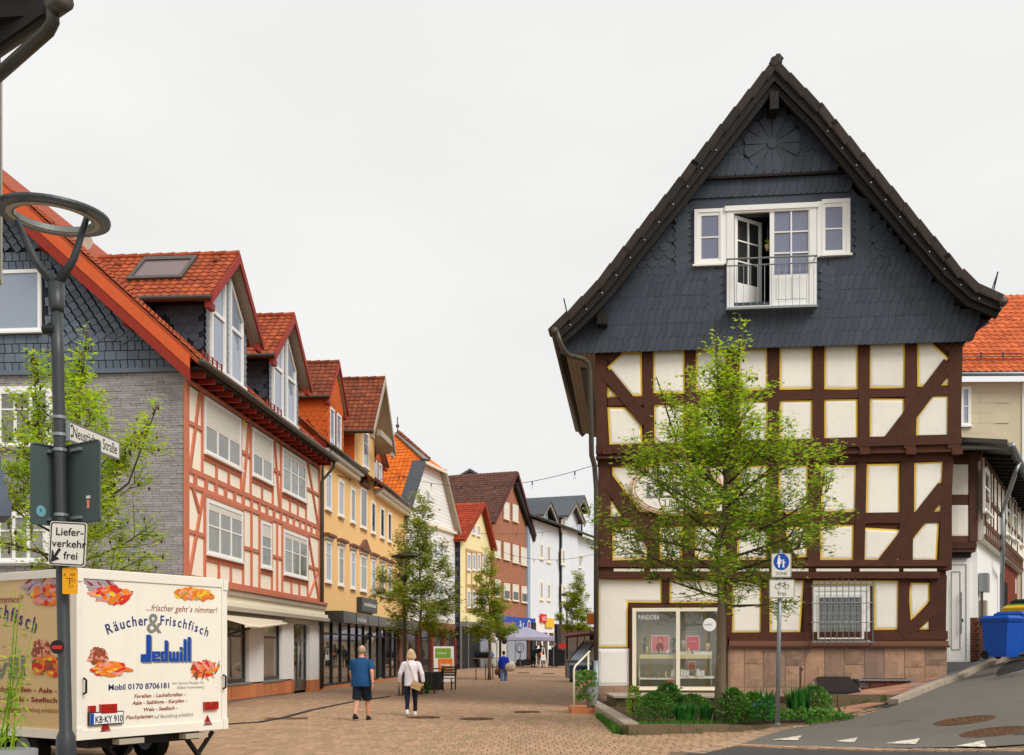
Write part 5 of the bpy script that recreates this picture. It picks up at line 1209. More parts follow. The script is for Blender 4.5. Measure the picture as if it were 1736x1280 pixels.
for kind, a, b in [('p', 313, 347)] + shop:
    x0, x1 = max(.02, A.u(a)), min(LEN, A.u(b))
    if kind == 'p': MB().box(x0, .0, zs_ if a < 520 else .5, x1, .32, zt_ - .12).build('shop_pier', 'render_white', lh)
    elif kind == 'w':
        mb = MB(); z0, z1 = zs_ + .02, zt_ - .12; ring(mb, (x0, z0, x1, z1), (x0 + .1, z0 + .12, x1 - .1, z1 - .06), .1, .2); mb.box(x0 + .1, .12, z1 - .62, x1 - .1, .2, z1 - .54)
        if x1 - x0 > 3.4: xm_ = A.u(383) + .05; mb.box(xm_ - .06, .1, z0 + .12, xm_ + .06, .2, z1 - .06)
        sw_ = mb.build('display_window', 'zinc_dark', lh); MB().box(x0 + .1, .14, z0 + .12, x1 - .1, .15, z1 - .06).build('pane', 'shop_glass', sw_)
        MB().box(x0 - .05, -.06, zs_ - .05, x1 + .05, .2, zs_ + .02).build('sill', 'concrete_grey', sw_)
    else:
        mb = MB(); z0, z1 = .12, zt_ - .12; ring(mb, (x0, z0, x1, z1), (x0 + .1, z0 + .1, x1 - .1, z1 - .06), .14, .24); mb.box(x0 + .1, .16, z1 - .7, x1 - .1, .22, z1 - .6); xm_ = lerp(x0, x1, .45); mb.box(xm_ - .06, .15, z0 + .1, xm_ + .06, .23, z1 - .7); mb.box(x0 + .1, .16, z0 + .1, x1 - .1, .22, z0 + .42)
        dr_ = mb.build('shop_door', 'shop_fascia', lh); MB().box(x0 + .1, .18, z0 + .1, x1 - .1, .19, z1 - .06).build('pane', 'shop_glass', dr_); mb = MB(); mb.tube([(xm_ + .2, .1, 1.1), (xm_ + .2, .05, 1.2), (xm_ + .2, .1, 1.3)], .03, 6); mb.build('handle', 'black_metal', dr_)
mb = MB(); mb.box(.02, .05, -.1, A.u(498), .3, zs_ - .05); mb.build('plinth_core', 'mortar', lh)
x = .05
while x < A.u(497):
    w_ = U(.55, .95); x1 = min(x + w_, A.u(498))
    if x1 - x > .15: mb = MB(); mb.box(x + .015, -.02 + U(-.012, .01), .1, x1 - .015, .06, zs_ - .06); mb.build('plinth_stone', 'sandstone_red', lh)
    x = x1
mb = MB(); mb.box(A.u(525), -.02, 0, LEN, .2, .5); mb.build('plinth_stone', 'sandstone_red', lh); MB().box(.05, .0, -.1, A.u(498), .06, .085).build('plinth_footing', 'mortar', lh)
# retractable awning, half folded out over the first window
ax0, ax1 = A.u(378) - 2.6, A.u(478); z1 = zF - .88; aw = thing('awning', 'beige fabric awning half folded out over the left shop window', 'awning', A.M)
mb = MB(); mb.add([(ax0, -.1, z1), (ax1, -.1, z1), (ax1 , -.16, z1 - .12), (ax0 + 1.2, -1.6, z1 - .42), (ax0, -1.6, z1 - .42)], [(0, 1, 2, 3, 4)]); mb.build('fabric', 'cloth_cream', aw); MB().tube([(ax0, -1.62, z1 - .45), (ax0 + 1.2, -1.62, z1 - .45), (ax1, -.18, z1 - .14)], .045, 6).build('front_bar', 'cream_paint', aw); MB().tube([(ax0 + .6, -.05, z1 - .9), (ax0 + .62, -1.55, z1 - .5)], .03, 6).build('arm', 'black_metal', aw); MB().box(ax0, -.14, z1 - .02, ax1, .04, z1 + .1).build('cassette', 'shop_fascia', aw)
# furniture glimpsed through the glass
for k, (px, m) in enumerate([(395, 'cloth_royal'), (410, 'wood_slat'), (434, 'galvanised')]):
    x = A.u(px); ch = thing('cafe_chair', ['blue chair behind the left shop window', 'wooden chair behind the left shop window', 'grey chair in the second shop window'][k], 'chair', A.M @ Matrix.Translation((x, 1.0, .26)))
    MB().box(-.22, -.22, .44, .22, .22, .48).build('seat', m, ch); MB().box(-.22, .18, .5, .22, .22, .95).build('backrest', m, ch)
    for a in (-.19, .19):
        for b in (-.19, .19): MB().box(a - .018, b - .018, 0, a + .018, b + .018, .44).build('leg', m, ch)
downpipe(lh, [(LEN + .05, -.6, zE_ - .05), (LEN + .1, -.55, zE_ - .3), (LEN - .12, -.12, zE_ - .9), (LEN - .1, -.1, .1)], .065)
# ================================================================ the row of houses further along the street
def wpx(par, f_, px0, px1, py0, py1, yd=0, **k):
    x0, z1 = f_.uz(px0, py0, yd); z0 = f_.uz(px0, py1, yd)[1]; x1 = f_.u(px1, yd); return window(par, x0, x1, z0, z1, yd, **k)
# ---- yellow house with a black-glass shop
B = Fr(-8.27, 45.4, .0817, 1)
yh = thing('yellow_house', 'yellow rendered house with orange dormers and a black glass shop front', 'house', B.M)
LB = 20.2; zb_ = 10.25
MB().box(0.02, 0, 3.3, LB, 10, zb_).build('wall', 'render_yellow', yh)
MB().box(LB - .25, -.03, 3.3, LB, 0, zb_ - .1).build('corner_strip', 'render_yellow', yh)
MB().box(.0, -.5, zb_ - .02, 6.6, .05, zb_ + .12).build('eaves_cornice', 'white_paint', yh); MB().box(11.3, -.5, zb_ - .02, LB, .05, zb_ + .12).build('eaves_cornice', 'white_paint', yh)
for a, b in ((0, 6.6), (11.3, LB)): MB().box(a, -.32, zb_ - .22, b, .02, zb_ - .025).build('eaves_moulding', 'cream_paint', yh); gutter(yh, a - .1, b + .1, -.58, zb_ + .2, .1)
mb = MB(); rz = lambda y: zb_ + .15 + .9 * (y + .55)
mb.add([(-.1, -.55, rz(-.55)), (LB, -.55, rz(-.55)), (LB, 5, rz(5)), (-.1, 5, rz(5)), (LB, 10, rz(0)), (-.1, 10, rz(0))], [(0, 1, 2, 3), (3, 2, 4, 5)]); mb.build('roof', 'tile_rust', yh)
TILES[('tile_rust', .26, .3)] = [tile_mesh('tile_rust', .26, .366)]
pieces('roof_tile', TILES[('tile_rust', .26, .3)], field((-.1, -.55, zb_ + .16), (1, 0, 0), (0, 1, .9), LB, 2.0, .26, .3, lambda a, b, p: p.x < 2.3 or 5.7 < p.x < 6.6 or p.x > 11.3), yh, 'roof_tile_field', 0)
gabled(yh, 4.03, 1.6, rz(.2), 13.15, 15.1, .3, .1, 4.6, .2, 'stucco_orange', 'tile_rust', 'verge_red', vw=.16, indiv=110)
gabled(yh, 8.96, 2.26, zb_ - .4, 12.4, 15.6, -.02, -1.06, 5.2, .5, 'render_yellow', 'tile_rust', 'soffit_pale', vw=.26, indiv=170)
gabled(yh, 13.6, 1.6, rz(.2), 12.3, 13.3, .3, .05, 3.0, .2, 'stucco_orange', 'tile_rust', 'verge_red', vw=.16, indiv=0)
MB().box(8.2, -1.0, 12.55, 11.2, -.8, 12.85).build('tie_beam', 'soffit_pale', yh)
# orange shingle cladding of the left dormer and the side of the central gable
dm = slate_mesh(.34, .34, 1).mesh('shingle', 'stucco_orange'); Mo = []
for i in range(14):
    for j in range(12):
        y, z = .4 + i * .3 + (.15 if j % 2 else 0), 10.9 + j * .22
        if z < 12.95 and z > rz(y) + .1: Mo.append(Matrix.Translation((4.03 - 1.605, y, z)) @ Matrix.Rotation(R(-90), 4, 'Z'))
        if z < 12.2 and z > rz(y) + .1: Mo.append(Matrix.Translation((8.96 - 2.265, y + .3, z)) @ Matrix.Rotation(R(-90), 4, 'Z'))
for i in range(12):
    for j in range(18):
        x, z = 2.5 + i * .28 + (.14 if j % 2 else 0), 11.0 + j * .2
        if abs(x - 4.03) < min(1.5, (14.75 - z) * .8) and not (2.9 < x < 5.2 and 11.0 < z < 12.9): Mo.append(Matrix.Translation((x, .298, z)))
pieces('shingle', [dm], Mo, yh, 'shingle_cladding', 60)
MB().box(8.96 - 2.29, 0.0, 10.4, 8.96 - 2.262, 4, 12.3).build('side_cladding', 'stucco_orange', yh)
for a, b in ((2.98, 3.85), (4.2, 5.1)): window(yh, a, b, 11.1, 12.85, .3, 1, (), frame='white_paint', pane='glass_sky', fw=.1, surround='plaster_red')
for a, b in ((12.4, 13.3), (13.7, 14.6)): window(yh, a, b, 11.0, 12.2, .3, 1, (), frame='white_paint', pane='glass_sky', fw=.1, surround='plaster_red')
x0, z1 = B.uz(614, 728); window(yh, x0, B.u(623.5), B.uz(614, 790)[1], z1, -.02, 1, (.7,), pane='glass_sky', fw=.12)
ups = [(550.6, 561), (572.8, 582), (593.75, 601.6), (610.3, 621), (628.75, 636), (644, 651), (657, 663)]
for k, (a, b) in enumerate(ups):
    x0, x1 = B.u(a), B.u(b); big = k == 3
    window(yh, x0, x1, 7.92, 9.62 + (.35 if big else 0), 0, 1, (), pane='glass_sky' if k < 2 else 'glass_curtain' if k == 2 else 'glass_dark', fw=.13)
    if x1 < LB - .3 or True:
        window(yh, x0, x1, 4.72, 6.55, 0, 1, (.72,), pane='glass_curtain' if k % 2 else 'glass_sky', fw=.13)
        MB().box(x0 - .12, -.12, 6.6, x1 + .12, 0, 6.72).build('window_lintel', 'cream_paint', yh); MB().box(x0 - .2, -.24, 6.725, x1 + .2, 0, 6.85).build('window_cornice', 'plinth_ledge', yh)
    if big:
        for zz in (6.86, 10.05): mb = MB(); c = (x0 + x1) / 2; mb.prism([(x0 - .25, zz), (x1 + .25, zz), (c, zz + .5)], -.2, 0); mb.build('pediment', 'plinth_ledge', yh)
# shop: glazed front under a projecting black canopy
zc0, zc1 = 2.92, 3.42; xs0 = .35
mb = MB(); mb.box(xs0, -1.0, zc0, LB - .4, .0, zc1); mb.build('canopy', 'shop_fascia', yh)
for i in range(1, 8): x = lerp(xs0, LB - .4, i / 8); MB().box(x - .015, -1.012, zc0 + .01, x + .015, -1.0, zc1 - .01).build('canopy_joint', 'black_metal', yh)
text('modehaus', .34, FT(9.3, -1.02, 3.03), 'white_print', yh, shear=.3, width=2.0); text('modehaus', .34, FT(2.8, -1.02, 3.03), 'white_print', yh, shear=.3, width=2.0)
sb_ = thing('shop_sign', 'dark grey box sign with white lettering on the yellow facade', 'sign', B.M @ Matrix.Translation((B.u(604.5), -.05, B.uz(604.5, 1036)[1])))
wS, hS = B.u(631) - B.u(604.5), B.uz(604.5, 1012)[1] - B.uz(604.5, 1036)[1]
MB().box(0, -.22, 0, wS, .05, hS).build('box', 'post_anthracite', sb_); text('modehaus', .3, FT(wS * .12, -.225, hS * .42), 'white_print', sb_, width=wS * .78, bold=.008)
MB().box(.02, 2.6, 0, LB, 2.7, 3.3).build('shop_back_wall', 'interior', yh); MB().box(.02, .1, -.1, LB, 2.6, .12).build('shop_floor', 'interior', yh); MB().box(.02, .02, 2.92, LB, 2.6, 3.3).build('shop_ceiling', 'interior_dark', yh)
mx = [544.5, 563, 578, 593, 606, 617, 629, 641, 652.5, 663, 671, 677]
for a, b in zip(mx, mx[1:]):
    x0, x1 = B.u(a), B.u(b); door = a == 641
    mb = MB(); mb.box(x0 - .07, -.02, .15, x0 + .07, .16, zc0); mb.box(x0 + .07, .0, zc0 - .5, x1 - .07, .1, zc0 - .42)
    if not door: mb.box(x0 + .07, -.02, .15, x1 - .07, .1, .25)
    fr_ = mb.build('glazing_frame', 'black_metal', yh)
    if not door: MB().box(x0 + .07, .04, .25, x1 - .07, .05, zc0).build('pane', 'shop_glass', fr_)
    else: MB().box(x0 + .1, .04, zc0 - .42, x1 - .1, .05, zc0).build('pane', 'shop_glass', fr_); MB().box(x0 + .1, .3, .15, x0 + 1.0, .36, zc0 - .5).build('open_door', 'shop_glass', fr_)
MB().box(B.u(677) - .1, -.05, 0, LB, .2, 3.3).build('shop_pier', 'plinth_ledge', yh); MB().box(.02, -.06, -.1, LB, .12, .145).build('plinth', 'sandstone_red', yh); MB().box(.0, -.06, .15, B.u(544.5) - .08, .2, 3.3).build('shop_pier', 'black_metal', yh)
for k, (px, m, h) in enumerate([(549.5, 'orange_print', 1.1), (612, 'orange_print', 1.2), (632, 'orange_print', 1.1)]):
    x = B.u(px); t = thing('window_poster', ['orange poster in the first pane of the black shop front', 'orange poster in the middle of the black shop front', 'orange poster beside the open door of the black shop front'][k], 'poster', B.M @ Matrix.Translation((x, .3, 1.0))); MB().box(-.4, 0, 0, .4, .02, h).build('sheet', m, t)
for k, px in enumerate([556, 570, 585, 600, 623, 658]):
    x = B.u(px); t = thing('clothes_rack', ['clothes rack in the first pane of the black shop front', 'clothes rack in the second pane of the black shop front', 'clothes rack in the third pane of the black shop front', 'clothes rack in the fourth pane of the black shop front', 'clothes rack left of the open shop door', 'clothes rack right of the open shop door'][k], 'clothes rack', B.M @ Matrix.Translation((x, 1.3, .13)))
    MB().tube([(-.6, 0, 0), (-.6, 0, 1.4), (.6, 0, 1.4), (.6, 0, 0)], .02, 5).build('rail', 'galvanised', t)
    for i in range(7): xx = -.5 + i * .16; MB().box(xx - .04, -.22, 1.4 - U(.7, 1.0), xx + .04, .22, 1.38).build('garment', ['cloth_navy', 'cloth_cream', 'cloth_teal', 'bag_brown', 'cloth_grey'][rnd.randrange(5)], t)
downpipe(yh, [(LB - .1, -.15, zb_ - .1), (LB - .1, -.15, .1)], .06, 'bag_tan'); downpipe(yh, [(.12, -.5, zb_ + .1), (.12, -.14, zb_ - .7), (.12, -.14, .1)], .06)
# ---- generic street house whose gable faces the street: outline given by points on the facade plane
def profile_house(par, f_, pts, depth, wall, roofs, tile=None, over=.35, tw=.3, th=.34, th_=.16, vm=None, base=-.5, tk=None):
    """pts: (x, z) eaves-left ... apex ... eaves-right"""
    w0, w1 = pts[0][0], pts[-1][0]
    mb = MB(); mb.prism([(w0, base), (w1, base)] + pts[::-1], 0, depth); mb.build('wall', wall, par)
    n = len(pts)
    for i in range(n - 1):
        (a, b), (c, d) = pts[i], pts[i + 1]; L_ = math.hypot(c - a, d - b); tx, tz = (c - a) / L_, (d - b) / L_; nx, nz = -tz, tx
        e0 = .35 if i == 0 else 0; e1 = .35 if i == n - 2 else 0
        A_ = (a - tx * e0 + nx * .02, b - tz * e0 + nz * .02); B_ = (c + tx * e1 + nx * .02, d + tz * e1 + nz * .02)
        mb = MB(); mb.prism([A_, B_, (B_[0] + nx * th_, B_[1] + nz * th_), (A_[0] + nx * th_, A_[1] + nz * th_)], -over, depth); mb.build('roof', roofs, par)
        mb = MB(); q = th_ + .03; mb.prism([(A_[0] - nx * .1, A_[1] - nz * .1), (B_[0] - nx * .1, B_[1] - nz * .1), (B_[0] + nx * q, B_[1] + nz * q), (A_[0] + nx * q, A_[1] + nz * q)], -over - .06, -over); mb.build('verge_board', vm or 'verge_red', par)
        if tile and tx > .05:
            key = (tile, tw, th)
            if key not in TILES: TILES[key] = [tile_mesh(tile, tw, th * 1.22)]
            if d > b: Ms = field((A_[0] + nx * (th_ + .01), -over, A_[1] + nz * (th_ + .01)), (0, 1, 0), (tx, 0, tz), depth + over, math.hypot(B_[0] - A_[0], B_[1] - A_[1]), tw, th)
            else: Ms = field((B_[0] + nx * (th_ + .01), -over, B_[1] + nz * (th_ + .01)), (0, 1, 0), (-tx, 0, -tz), min(depth, 4), math.hypot(B_[0] - A_[0], B_[1] - A_[1]), tw, th)
            Ms = [M @ Matrix.Rotation(math.pi, 4, 'Y') if (M.to_3x3() @ V((0, 0, 1))).z < 0 else M for M in Ms]
            pieces('roof_tile', TILES[key], Ms, par, 'roof_tile_field', 0)
# ---- white house with half-hipped gable
Cf = Fr(-6.67, 66.0, .28, 1)
wh = thing('white_house', 'white weatherboarded house with a half-hipped gable and bright orange roof', 'house', Cf.M)
cu = lambda x, y: Cf.uz(x, y)
pL, pl_, pr_, pR = cu(684, 864), cu(711, 785), cu(746, 800), cu(771, 914)
zh = (pl_[1] + pr_[1]) / 2; ze_ = (pL[1] + pR[1]) / 2
mb = MB(); mb.prism([(pL[0], -.3), (pR[0], -.3), (pR[0], ze_), (pr_[0], zh), (pl_[0], zh), (pL[0], ze_)], 0, 12); mb.build('wall', 'render_white', wh)
for i in range(42):
    z = 3.6 + i * .25
    if z < zh: 
        q = max(0, (z - ze_) / (zh - ze_)); a, b = lerp(pL[0], pl_[0], q), lerp(pR[0], pr_[0], q); MB().box(a + .02, -.03, z, b - .02, 0, z + .225).build('weatherboard', 'white_paint', wh)
cxx = (pl_[0] + pr_[0]) / 2; ap = (cxx, 2.3, zh + 2.3); ap2 = (cxx, 12, zh + 2.3)
def quadroof(pts, m, nm='roof'): mb = MB(); mb.slab(pts, .16); return mb.build(nm, m, wh)
for fl in (0, 1):
    e, t = ((pL, pl_), (pR, pr_))[fl]; sgn = -1 if fl == 0 else 1
    e2 = (e[0] + sgn * .45, ze_ - .35)
    quadroof([(e2[0], -.4, e2[1]), (t[0] + sgn * .05, -.4, zh + .1), (t[0] + sgn * .05, 12, zh + .1), (e2[0], 12, e2[1])], 'tile_orange'); quadroof([(t[0] + sgn * .05, -.4, zh + .1), ap, ap2, (t[0] + sgn * .05, 12, zh + .1)], 'tile_orange')
    mb = MB(); mb.slab([(e2[0] - .02, -.45, e2[1] + .08), (t[0], -.45, zh + .2), (t[0], .45, zh + .2), (e2[0] - .02, .45, e2[1] + .08)], .3); mb.build('slate_verge', 'roof_slate' if fl == 0 else 'soffit_pale', wh)
    if fl == 0:
        TILES[('tile_orange', .3, .34)] = tl = [tile_mesh('tile_orange', .3, .42)]
        Ms = field((e2[0], .45, e2[1] + .02), (0, 1, 0), (t[0] - e2[0], 0, zh + .1 - e2[1]), 11.5, math.hypot(t[0] - e2[0], zh - e2[1]), .3, .34) + field((t[0], -.4, zh + .12), (0, 1, 0), (cxx - t[0], 0, 2.2), 12, math.hypot(cxx - t[0], 2.2), .3, .34, lambda a, b, p: p.y > -.3 + (p.z - zh) / 2.2 * 2.6)
        Ms = [M @ Matrix.Rotation(math.pi, 4, 'Y') if (M.to_3x3() @ V((0, 0, 1))).z < 0 else M for M in Ms]; pieces('roof_tile', tl, Ms, wh, 'roof_tile_field', 0)
quadroof([(pl_[0] - .1, -.5, zh + .05), (pr_[0] + .1, -.5, zh + .05), ap], 'tile_orange', 'half_hip'); MB().box(pl_[0] - .1, -.55, zh - .12, pr_[0] + .1, -.4, zh + .04).build('hip_gutter', 'cream_paint', wh)
mb = MB(); mb.bar((pl_[0], -.5, zh + .18), (ap[0], ap[1], ap[2] + .12), .5, .06); mb.build('hip_flashing', 'steel_grey', wh)
for i in range(9): q0, q1 = i / 9, (i + 1.05) / 9; mb = MB(); a = V((pr_[0] * .5 + pl_[0] * .5, -.5, zh + .2)); a = V((pl_[0] + .35, -.5, zh + .25)); b = V((ap[0] + .1, ap[1], ap[2] + .2)); mb.tube([a.lerp(b, q0), a.lerp(b, q1)], [.17, .14], 7); mb.build('ridge_tile', 'tile_rust', wh)
mb = MB(); mb.tube([(ap[0], ap[1], ap[2]), (ap[0], ap[1], ap[2] + 1.2)], .04, 5); mb.ball((ap[0], ap[1], ap[2] + .6), .13, 6, 5); mb.build('finial', 'zinc_dark', wh)
MB().box(pL[0], -.22, ze_ - .1, pR[0] + .2, 0, ze_ + .1).build('cornice', 'cream_paint', wh)
for a, b, c, d in ((734.6, 741, 913, 948), (745, 751, 918, 950), (722, 728, 830, 856), (734.6, 741, 985, 1020), (745, 751, 988, 1022), (700, 707, 905, 945), (700, 707, 985, 1025), (716, 722, 908, 946), (716, 722, 986, 1024)): wpx(wh, Cf, a, b, c, d, -.055, cols=1, pane='glass_sky', fw=.12)
MB().box(pL[0], -.12, 3.3, pR[0], .0, 3.6).build('shop_cornice', 'plinth_ledge', wh); MB().box(pL[0], -.02, -.2, pR[0], .0, 3.3).build('shop_backing', 'glass_dark', wh)
for i in range(5):
    x = lerp(pL[0] + .1, pR[0] - .2, i / 4); MB().box(x - .22, -.16, -.2, x + .22, -.02, 2.6).build('shop_pillar', 'plaster_red', wh)
    if i < 4:
        x2 = lerp(pL[0] + .1, pR[0] - .2, (i + 1) / 4); m_ = (x + x2) / 2; r = (x2 - x) / 2 - .22; mb = MB(); arc = [(m_ + r * math.cos(a * math.pi / 10), 2.45 + .75 * math.sin(a * math.pi / 10)) for a in range(11)]; mb.prism([(x + .22, 3.3), (x + .22, 2.45)] + arc[::-1][1:-1] + [(x2 - .22, 2.45), (x2 - .22, 3.3)], -.14, -.02); mb.build('shop_arch', 'plaster_red', wh)
# ---- cream house
Df = Fr(*(W(780.5, 1100, 75.2).xy), .33, 1)
ch_ = thing('cream_house', 'narrow cream gabled house with a scarlet tiled roof and slate side wall', 'house', Df.M)
d0, dA, d1 = Df.uz(782, 922), Df.uz(813.5, 856), Df.uz(831.5, 921); zed = (d0[1] + d1[1]) / 2 - .0
W_ = d1[0]; profile_house(ch_, Df, [(0, zed), (dA[0], dA[1]), (W_, zed)], 10, 'render_cream', 'tile_scarlet', 'tile_scarlet', .4, vm='tile_scarlet')
MB().box(-.04, .02, -.2, 0, 10, zed - .2).build('side_cladding', 'slate_back_rim_shade', ch_)
for j in range(26):
    for i in range(8): 
        if rnd.random() < .9: MB().box(-.07, .1 + i * .5 + (.25 if j % 2 else 0), .8 + j * .33, -.045 - .01 * (i % 2), .56 + i * .5 + (.25 if j % 2 else 0), 1.11 + j * .33).build('side_slate', 'slate', ch_)
for a, b, c, d in ((800, 805, 888, 905), (808.5, 813.5, 890, 908)): wpx(ch_, Df, a, b, c, d, 0, cols=1, pane='glass_sky', fw=.08)
for a, b in ((791.5, 797), (800.5, 806), (809, 814), (818, 823)):
    for c, d in ((938, 966), (1001, 1030)): wpx(ch_, Df, a, b, c, d, -.03, cols=1, pane='glass_sky', fw=.1)
zf0, zf1 = Df.uz(790, 1035)[1], Df.uz(790, 932)[1]
for px in (790, 799, 807.5, 816, 825): x = Df.u(px); MB().box(x - .09, -.05, zf0, x + .09, 0, zf1).build('timber_post', 'bag_tan', ch_)
for z in (zf0, zf1, lerp(zf0, zf1, .42)): MB().box(Df.u(789), -.056, z - .1, Df.u(826), 0, z + .1).build('timber_rail', 'bag_tan', ch_)
# open passage and glass shop below
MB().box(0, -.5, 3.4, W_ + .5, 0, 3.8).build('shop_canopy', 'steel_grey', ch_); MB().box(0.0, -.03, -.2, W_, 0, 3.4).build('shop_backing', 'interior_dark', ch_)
for q in (.0, .22, .6, .97): MB().box(q * W_, -.08, -.2, q * W_ + .12, -.03, 3.4).build('shop_post', 'galvanised', ch_)
MB().box(.64 * W_, -.05, .4, .95 * W_, -.035, 3.0).build('pane', 'glass_sky', ch_)
# ---- brown-roofed brick house
Ef = Fr(*(W(833, 1100, 83.0).xy), .383, 1)
bh = thing('brick_house', 'tall brick gable house with brown tiled roof and blue shop sign', 'house', Ef.M)
e0, eA, e1 = Ef.uz(836, 884), Ef.uz(870.5, 803), Ef.uz(900, 906); zee = (e0[1] + e1[1]) / 2; WE = Ef.u(900)
profile_house(bh, Ef, [(0, zee), (eA[0], eA[1]), (WE, zee)], 13, 'brick_wall', 'tile_brown', 'tile_brown', .35, vm='dark_red')
mb = MB(); mb.prism([(eA[0] + .1, eA[1] - .7), (WE + .3, zee - .35), (WE + .1, zee - .7), (eA[0] - .1, eA[1] - 1.2)], -.36, .0); mb.build('verge_soffit', 'timber_black', bh)
for a, b, c, d in ((853, 862, 850, 879), (868, 877, 854, 883), (837, 847, 915, 944), (853, 863, 918.5, 948), (868, 878, 922.5, 953), (882, 892, 927, 957), (838, 847, 982, 1011), (853, 863, 988, 1016), (868, 878, 990, 1018), (883, 892, 993, 1021)):
    x0, z1 = Ef.uz(a, c); x1, z0 = Ef.u(b), Ef.uz(a, d)[1]; low = c > 980
    MB().box(x0 - .1, -.02, z0 - .05, x1 + .1, .01, z1 + .05).build('window_reveal', 'plaster_red', bh); window(bh, x0, x1, z0, z1, -.045, 1, (), frame='cream_paint', pane='glass_dark', shutter=.45 if low else .97, fw=.07)
MB().box(-.1, -.3, 3.35, WE + .3, 0, 4.5).build('shop_fascia', 'sign_blue', bh); MB().box(-.05, -.04, -.2, WE, 0, 3.35).build('shop_backing', 'interior', bh)
for q in (.1, .35, .55, .92): MB().box(q * WE, -.1, -.2, q * WE + .15, -.04, 3.35).build('shop_post', 'galvanised' if q < .9 else 'brick_wall', bh)
MB().box(.37 * WE, -.07, .9, .9 * WE, -.05, 3.1).build('pane', 'glass_sky', bh)
text('Drogerie', .9, FT(WE * .1, -.31, 3.62), 'orange_print', bh, width=WE * .38); text('& g', .8, FT(WE * .6, -.31, 3.7), 'white_print', bh)
mb = MB(); [mb.poly([(WE * .86 + r * math.cos(a * .393), -.305 - k * .004, 3.92 + r * math.sin(a * .393)) for a in range(16)], k) for k, r in enumerate((.42, .32, .14))]; mb.build('emblem', ['white_print', 'blue_print', 'orange_print'], bh)
# a dark roof peak and far roofs behind it
t = thing('far_roof_house', 'grey roof peak showing above the brown tiled roof', 'house', W(797, 1100, 104) * 1)
MB().prism([(-1.6, 0), (1.6, 0), (1.6, 16.5), (0, 17.3), (-1.6, 16.5)], 0, 4).build('wall', 'soffit_pale', t); mb = MB(); mb.prism([(-2, 16.4), (0, 17.6), (2, 16.4), (2, 16.2), (0, 17.35), (-2, 16.2)], -.5, 4); mb.build('roof', 'roof_slate', t)
# ---- light blue house with three dormers
Ff = Fr(*(W(899, 1100, 90.8).xy), .38, 1)
bl_ = thing('pale_blue_house', 'pale blue rendered house with slate roof, dormers and a grey stone shop floor', 'house', Ff.M)
LF = Ff.u(1012); zfe = Ff.uz(903, 880)[1]
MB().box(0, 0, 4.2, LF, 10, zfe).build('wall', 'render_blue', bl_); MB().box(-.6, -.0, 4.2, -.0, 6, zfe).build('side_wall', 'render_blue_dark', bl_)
MB().box(-.6, -.02, -.3, LF, 8, 4.2).build('shop_floor_wall', 'plinth_ledge_dark', bl_)
rf = lambda y: zfe + .1 + .42 * (y + .8)
mb = MB(); mb.slab([(-.8, -.8, rf(-.8)), (LF, -.8, rf(-.8)), (LF, 6.5, rf(6.5)), (-.8, 6.5, rf(6.5))], .2); mb.slab([(-.8, 6.5, rf(6.5)), (LF, 6.5, rf(6.5)), (LF, 13, rf(.5)), (-.8, 13, rf(.5))], .2); mb.build('roof', 'roof_slate', bl_); gutter(bl_, -.8, LF, -.85, zfe + .05, .1)
def slate_gable(c, hw, z0, ze, zr, y, wallm):
    s = (zr - ze) / (hw + .5); mb = MB(); mb.prism([(c - hw, z0), (c + hw, z0), (c + hw, zr - s * hw - .1), (c, zr - .1), (c - hw, zr - s * hw - .1)], y, 5); mb.build('dormer_wall', wallm, bl_); MB().box(c - hw - .03, y + .1, z0, c - hw, 5, ze).build('dormer_cheek', 'slate_back_rim_shade', bl_)
    mb = MB(); mb.prism([(c - hw - .5, ze), (c, zr), (c + hw + .5, ze), (c + hw + .5, ze - .2), (c, zr - .25), (c - hw - .5, ze - .2)], y - .7, 6); mb.build('dormer_roof', 'roof_slate', bl_)
    mb = MB(); mb.prism([(c - hw - .5, ze - .18), (c, zr - .2), (c + hw + .5, ze - .18), (c + hw + .5, ze - .45), (c, zr - .5), (c - hw - .5, ze - .45)], y - .62, y - .5); mb.build('verge_board', 'soffit_pale', bl_)
cD = Ff.u(928); slate_gable(cD, 1.7, zfe, Ff.uz(915, 876)[1] + .2, Ff.uz(926, 847)[1], .3, 'slate_back_rim_shade'); window(bl_, cD - .8, cD + .8, zfe + .35, zfe + 1.55, .3, 2, (.6,), pane='glass_sky')
cG = Ff.u(961); slate_gable(cG, 2.3, 4.2, Ff.uz(961, 880)[1], Ff.uz(967, 852)[1], -.35, 'render_blue'); 
cH = Ff.u(985); slate_gable(cH, 1.5, zfe, zfe + 2.6, zfe + 4.0, .3, 'slate_back_rim_shade'); window(bl_, cH - .7, cH + .7, zfe + .4, zfe + 1.9, .3, 2, (.6,), pane='glass_sky')
for a, b, c, d, y in ((914.5, 920.5, 919, 948, 0), (926.5, 933, 923, 953, 0), (952, 957.5, 880, 901, -.35), (952, 957.5, 929.5, 957, -.35), (969.5, 975, 935, 960, 0), (980, 986, 938, 962, 0), (914.5, 920.5, 984, 1017, 0), (927, 933, 988, 1018, 0), (952.5, 958, 990, 1018, -.35), (970, 975, 993, 1018, 0), (981, 986, 995, 1020, 0)):
    x0, z1 = Ff.uz(a, c, y); window(bl_, x0, Ff.u(b, y), Ff.uz(a, d, y)[1], z1, y, 1, (), frame='cream_paint', pane='glass_sky', fw=.22)
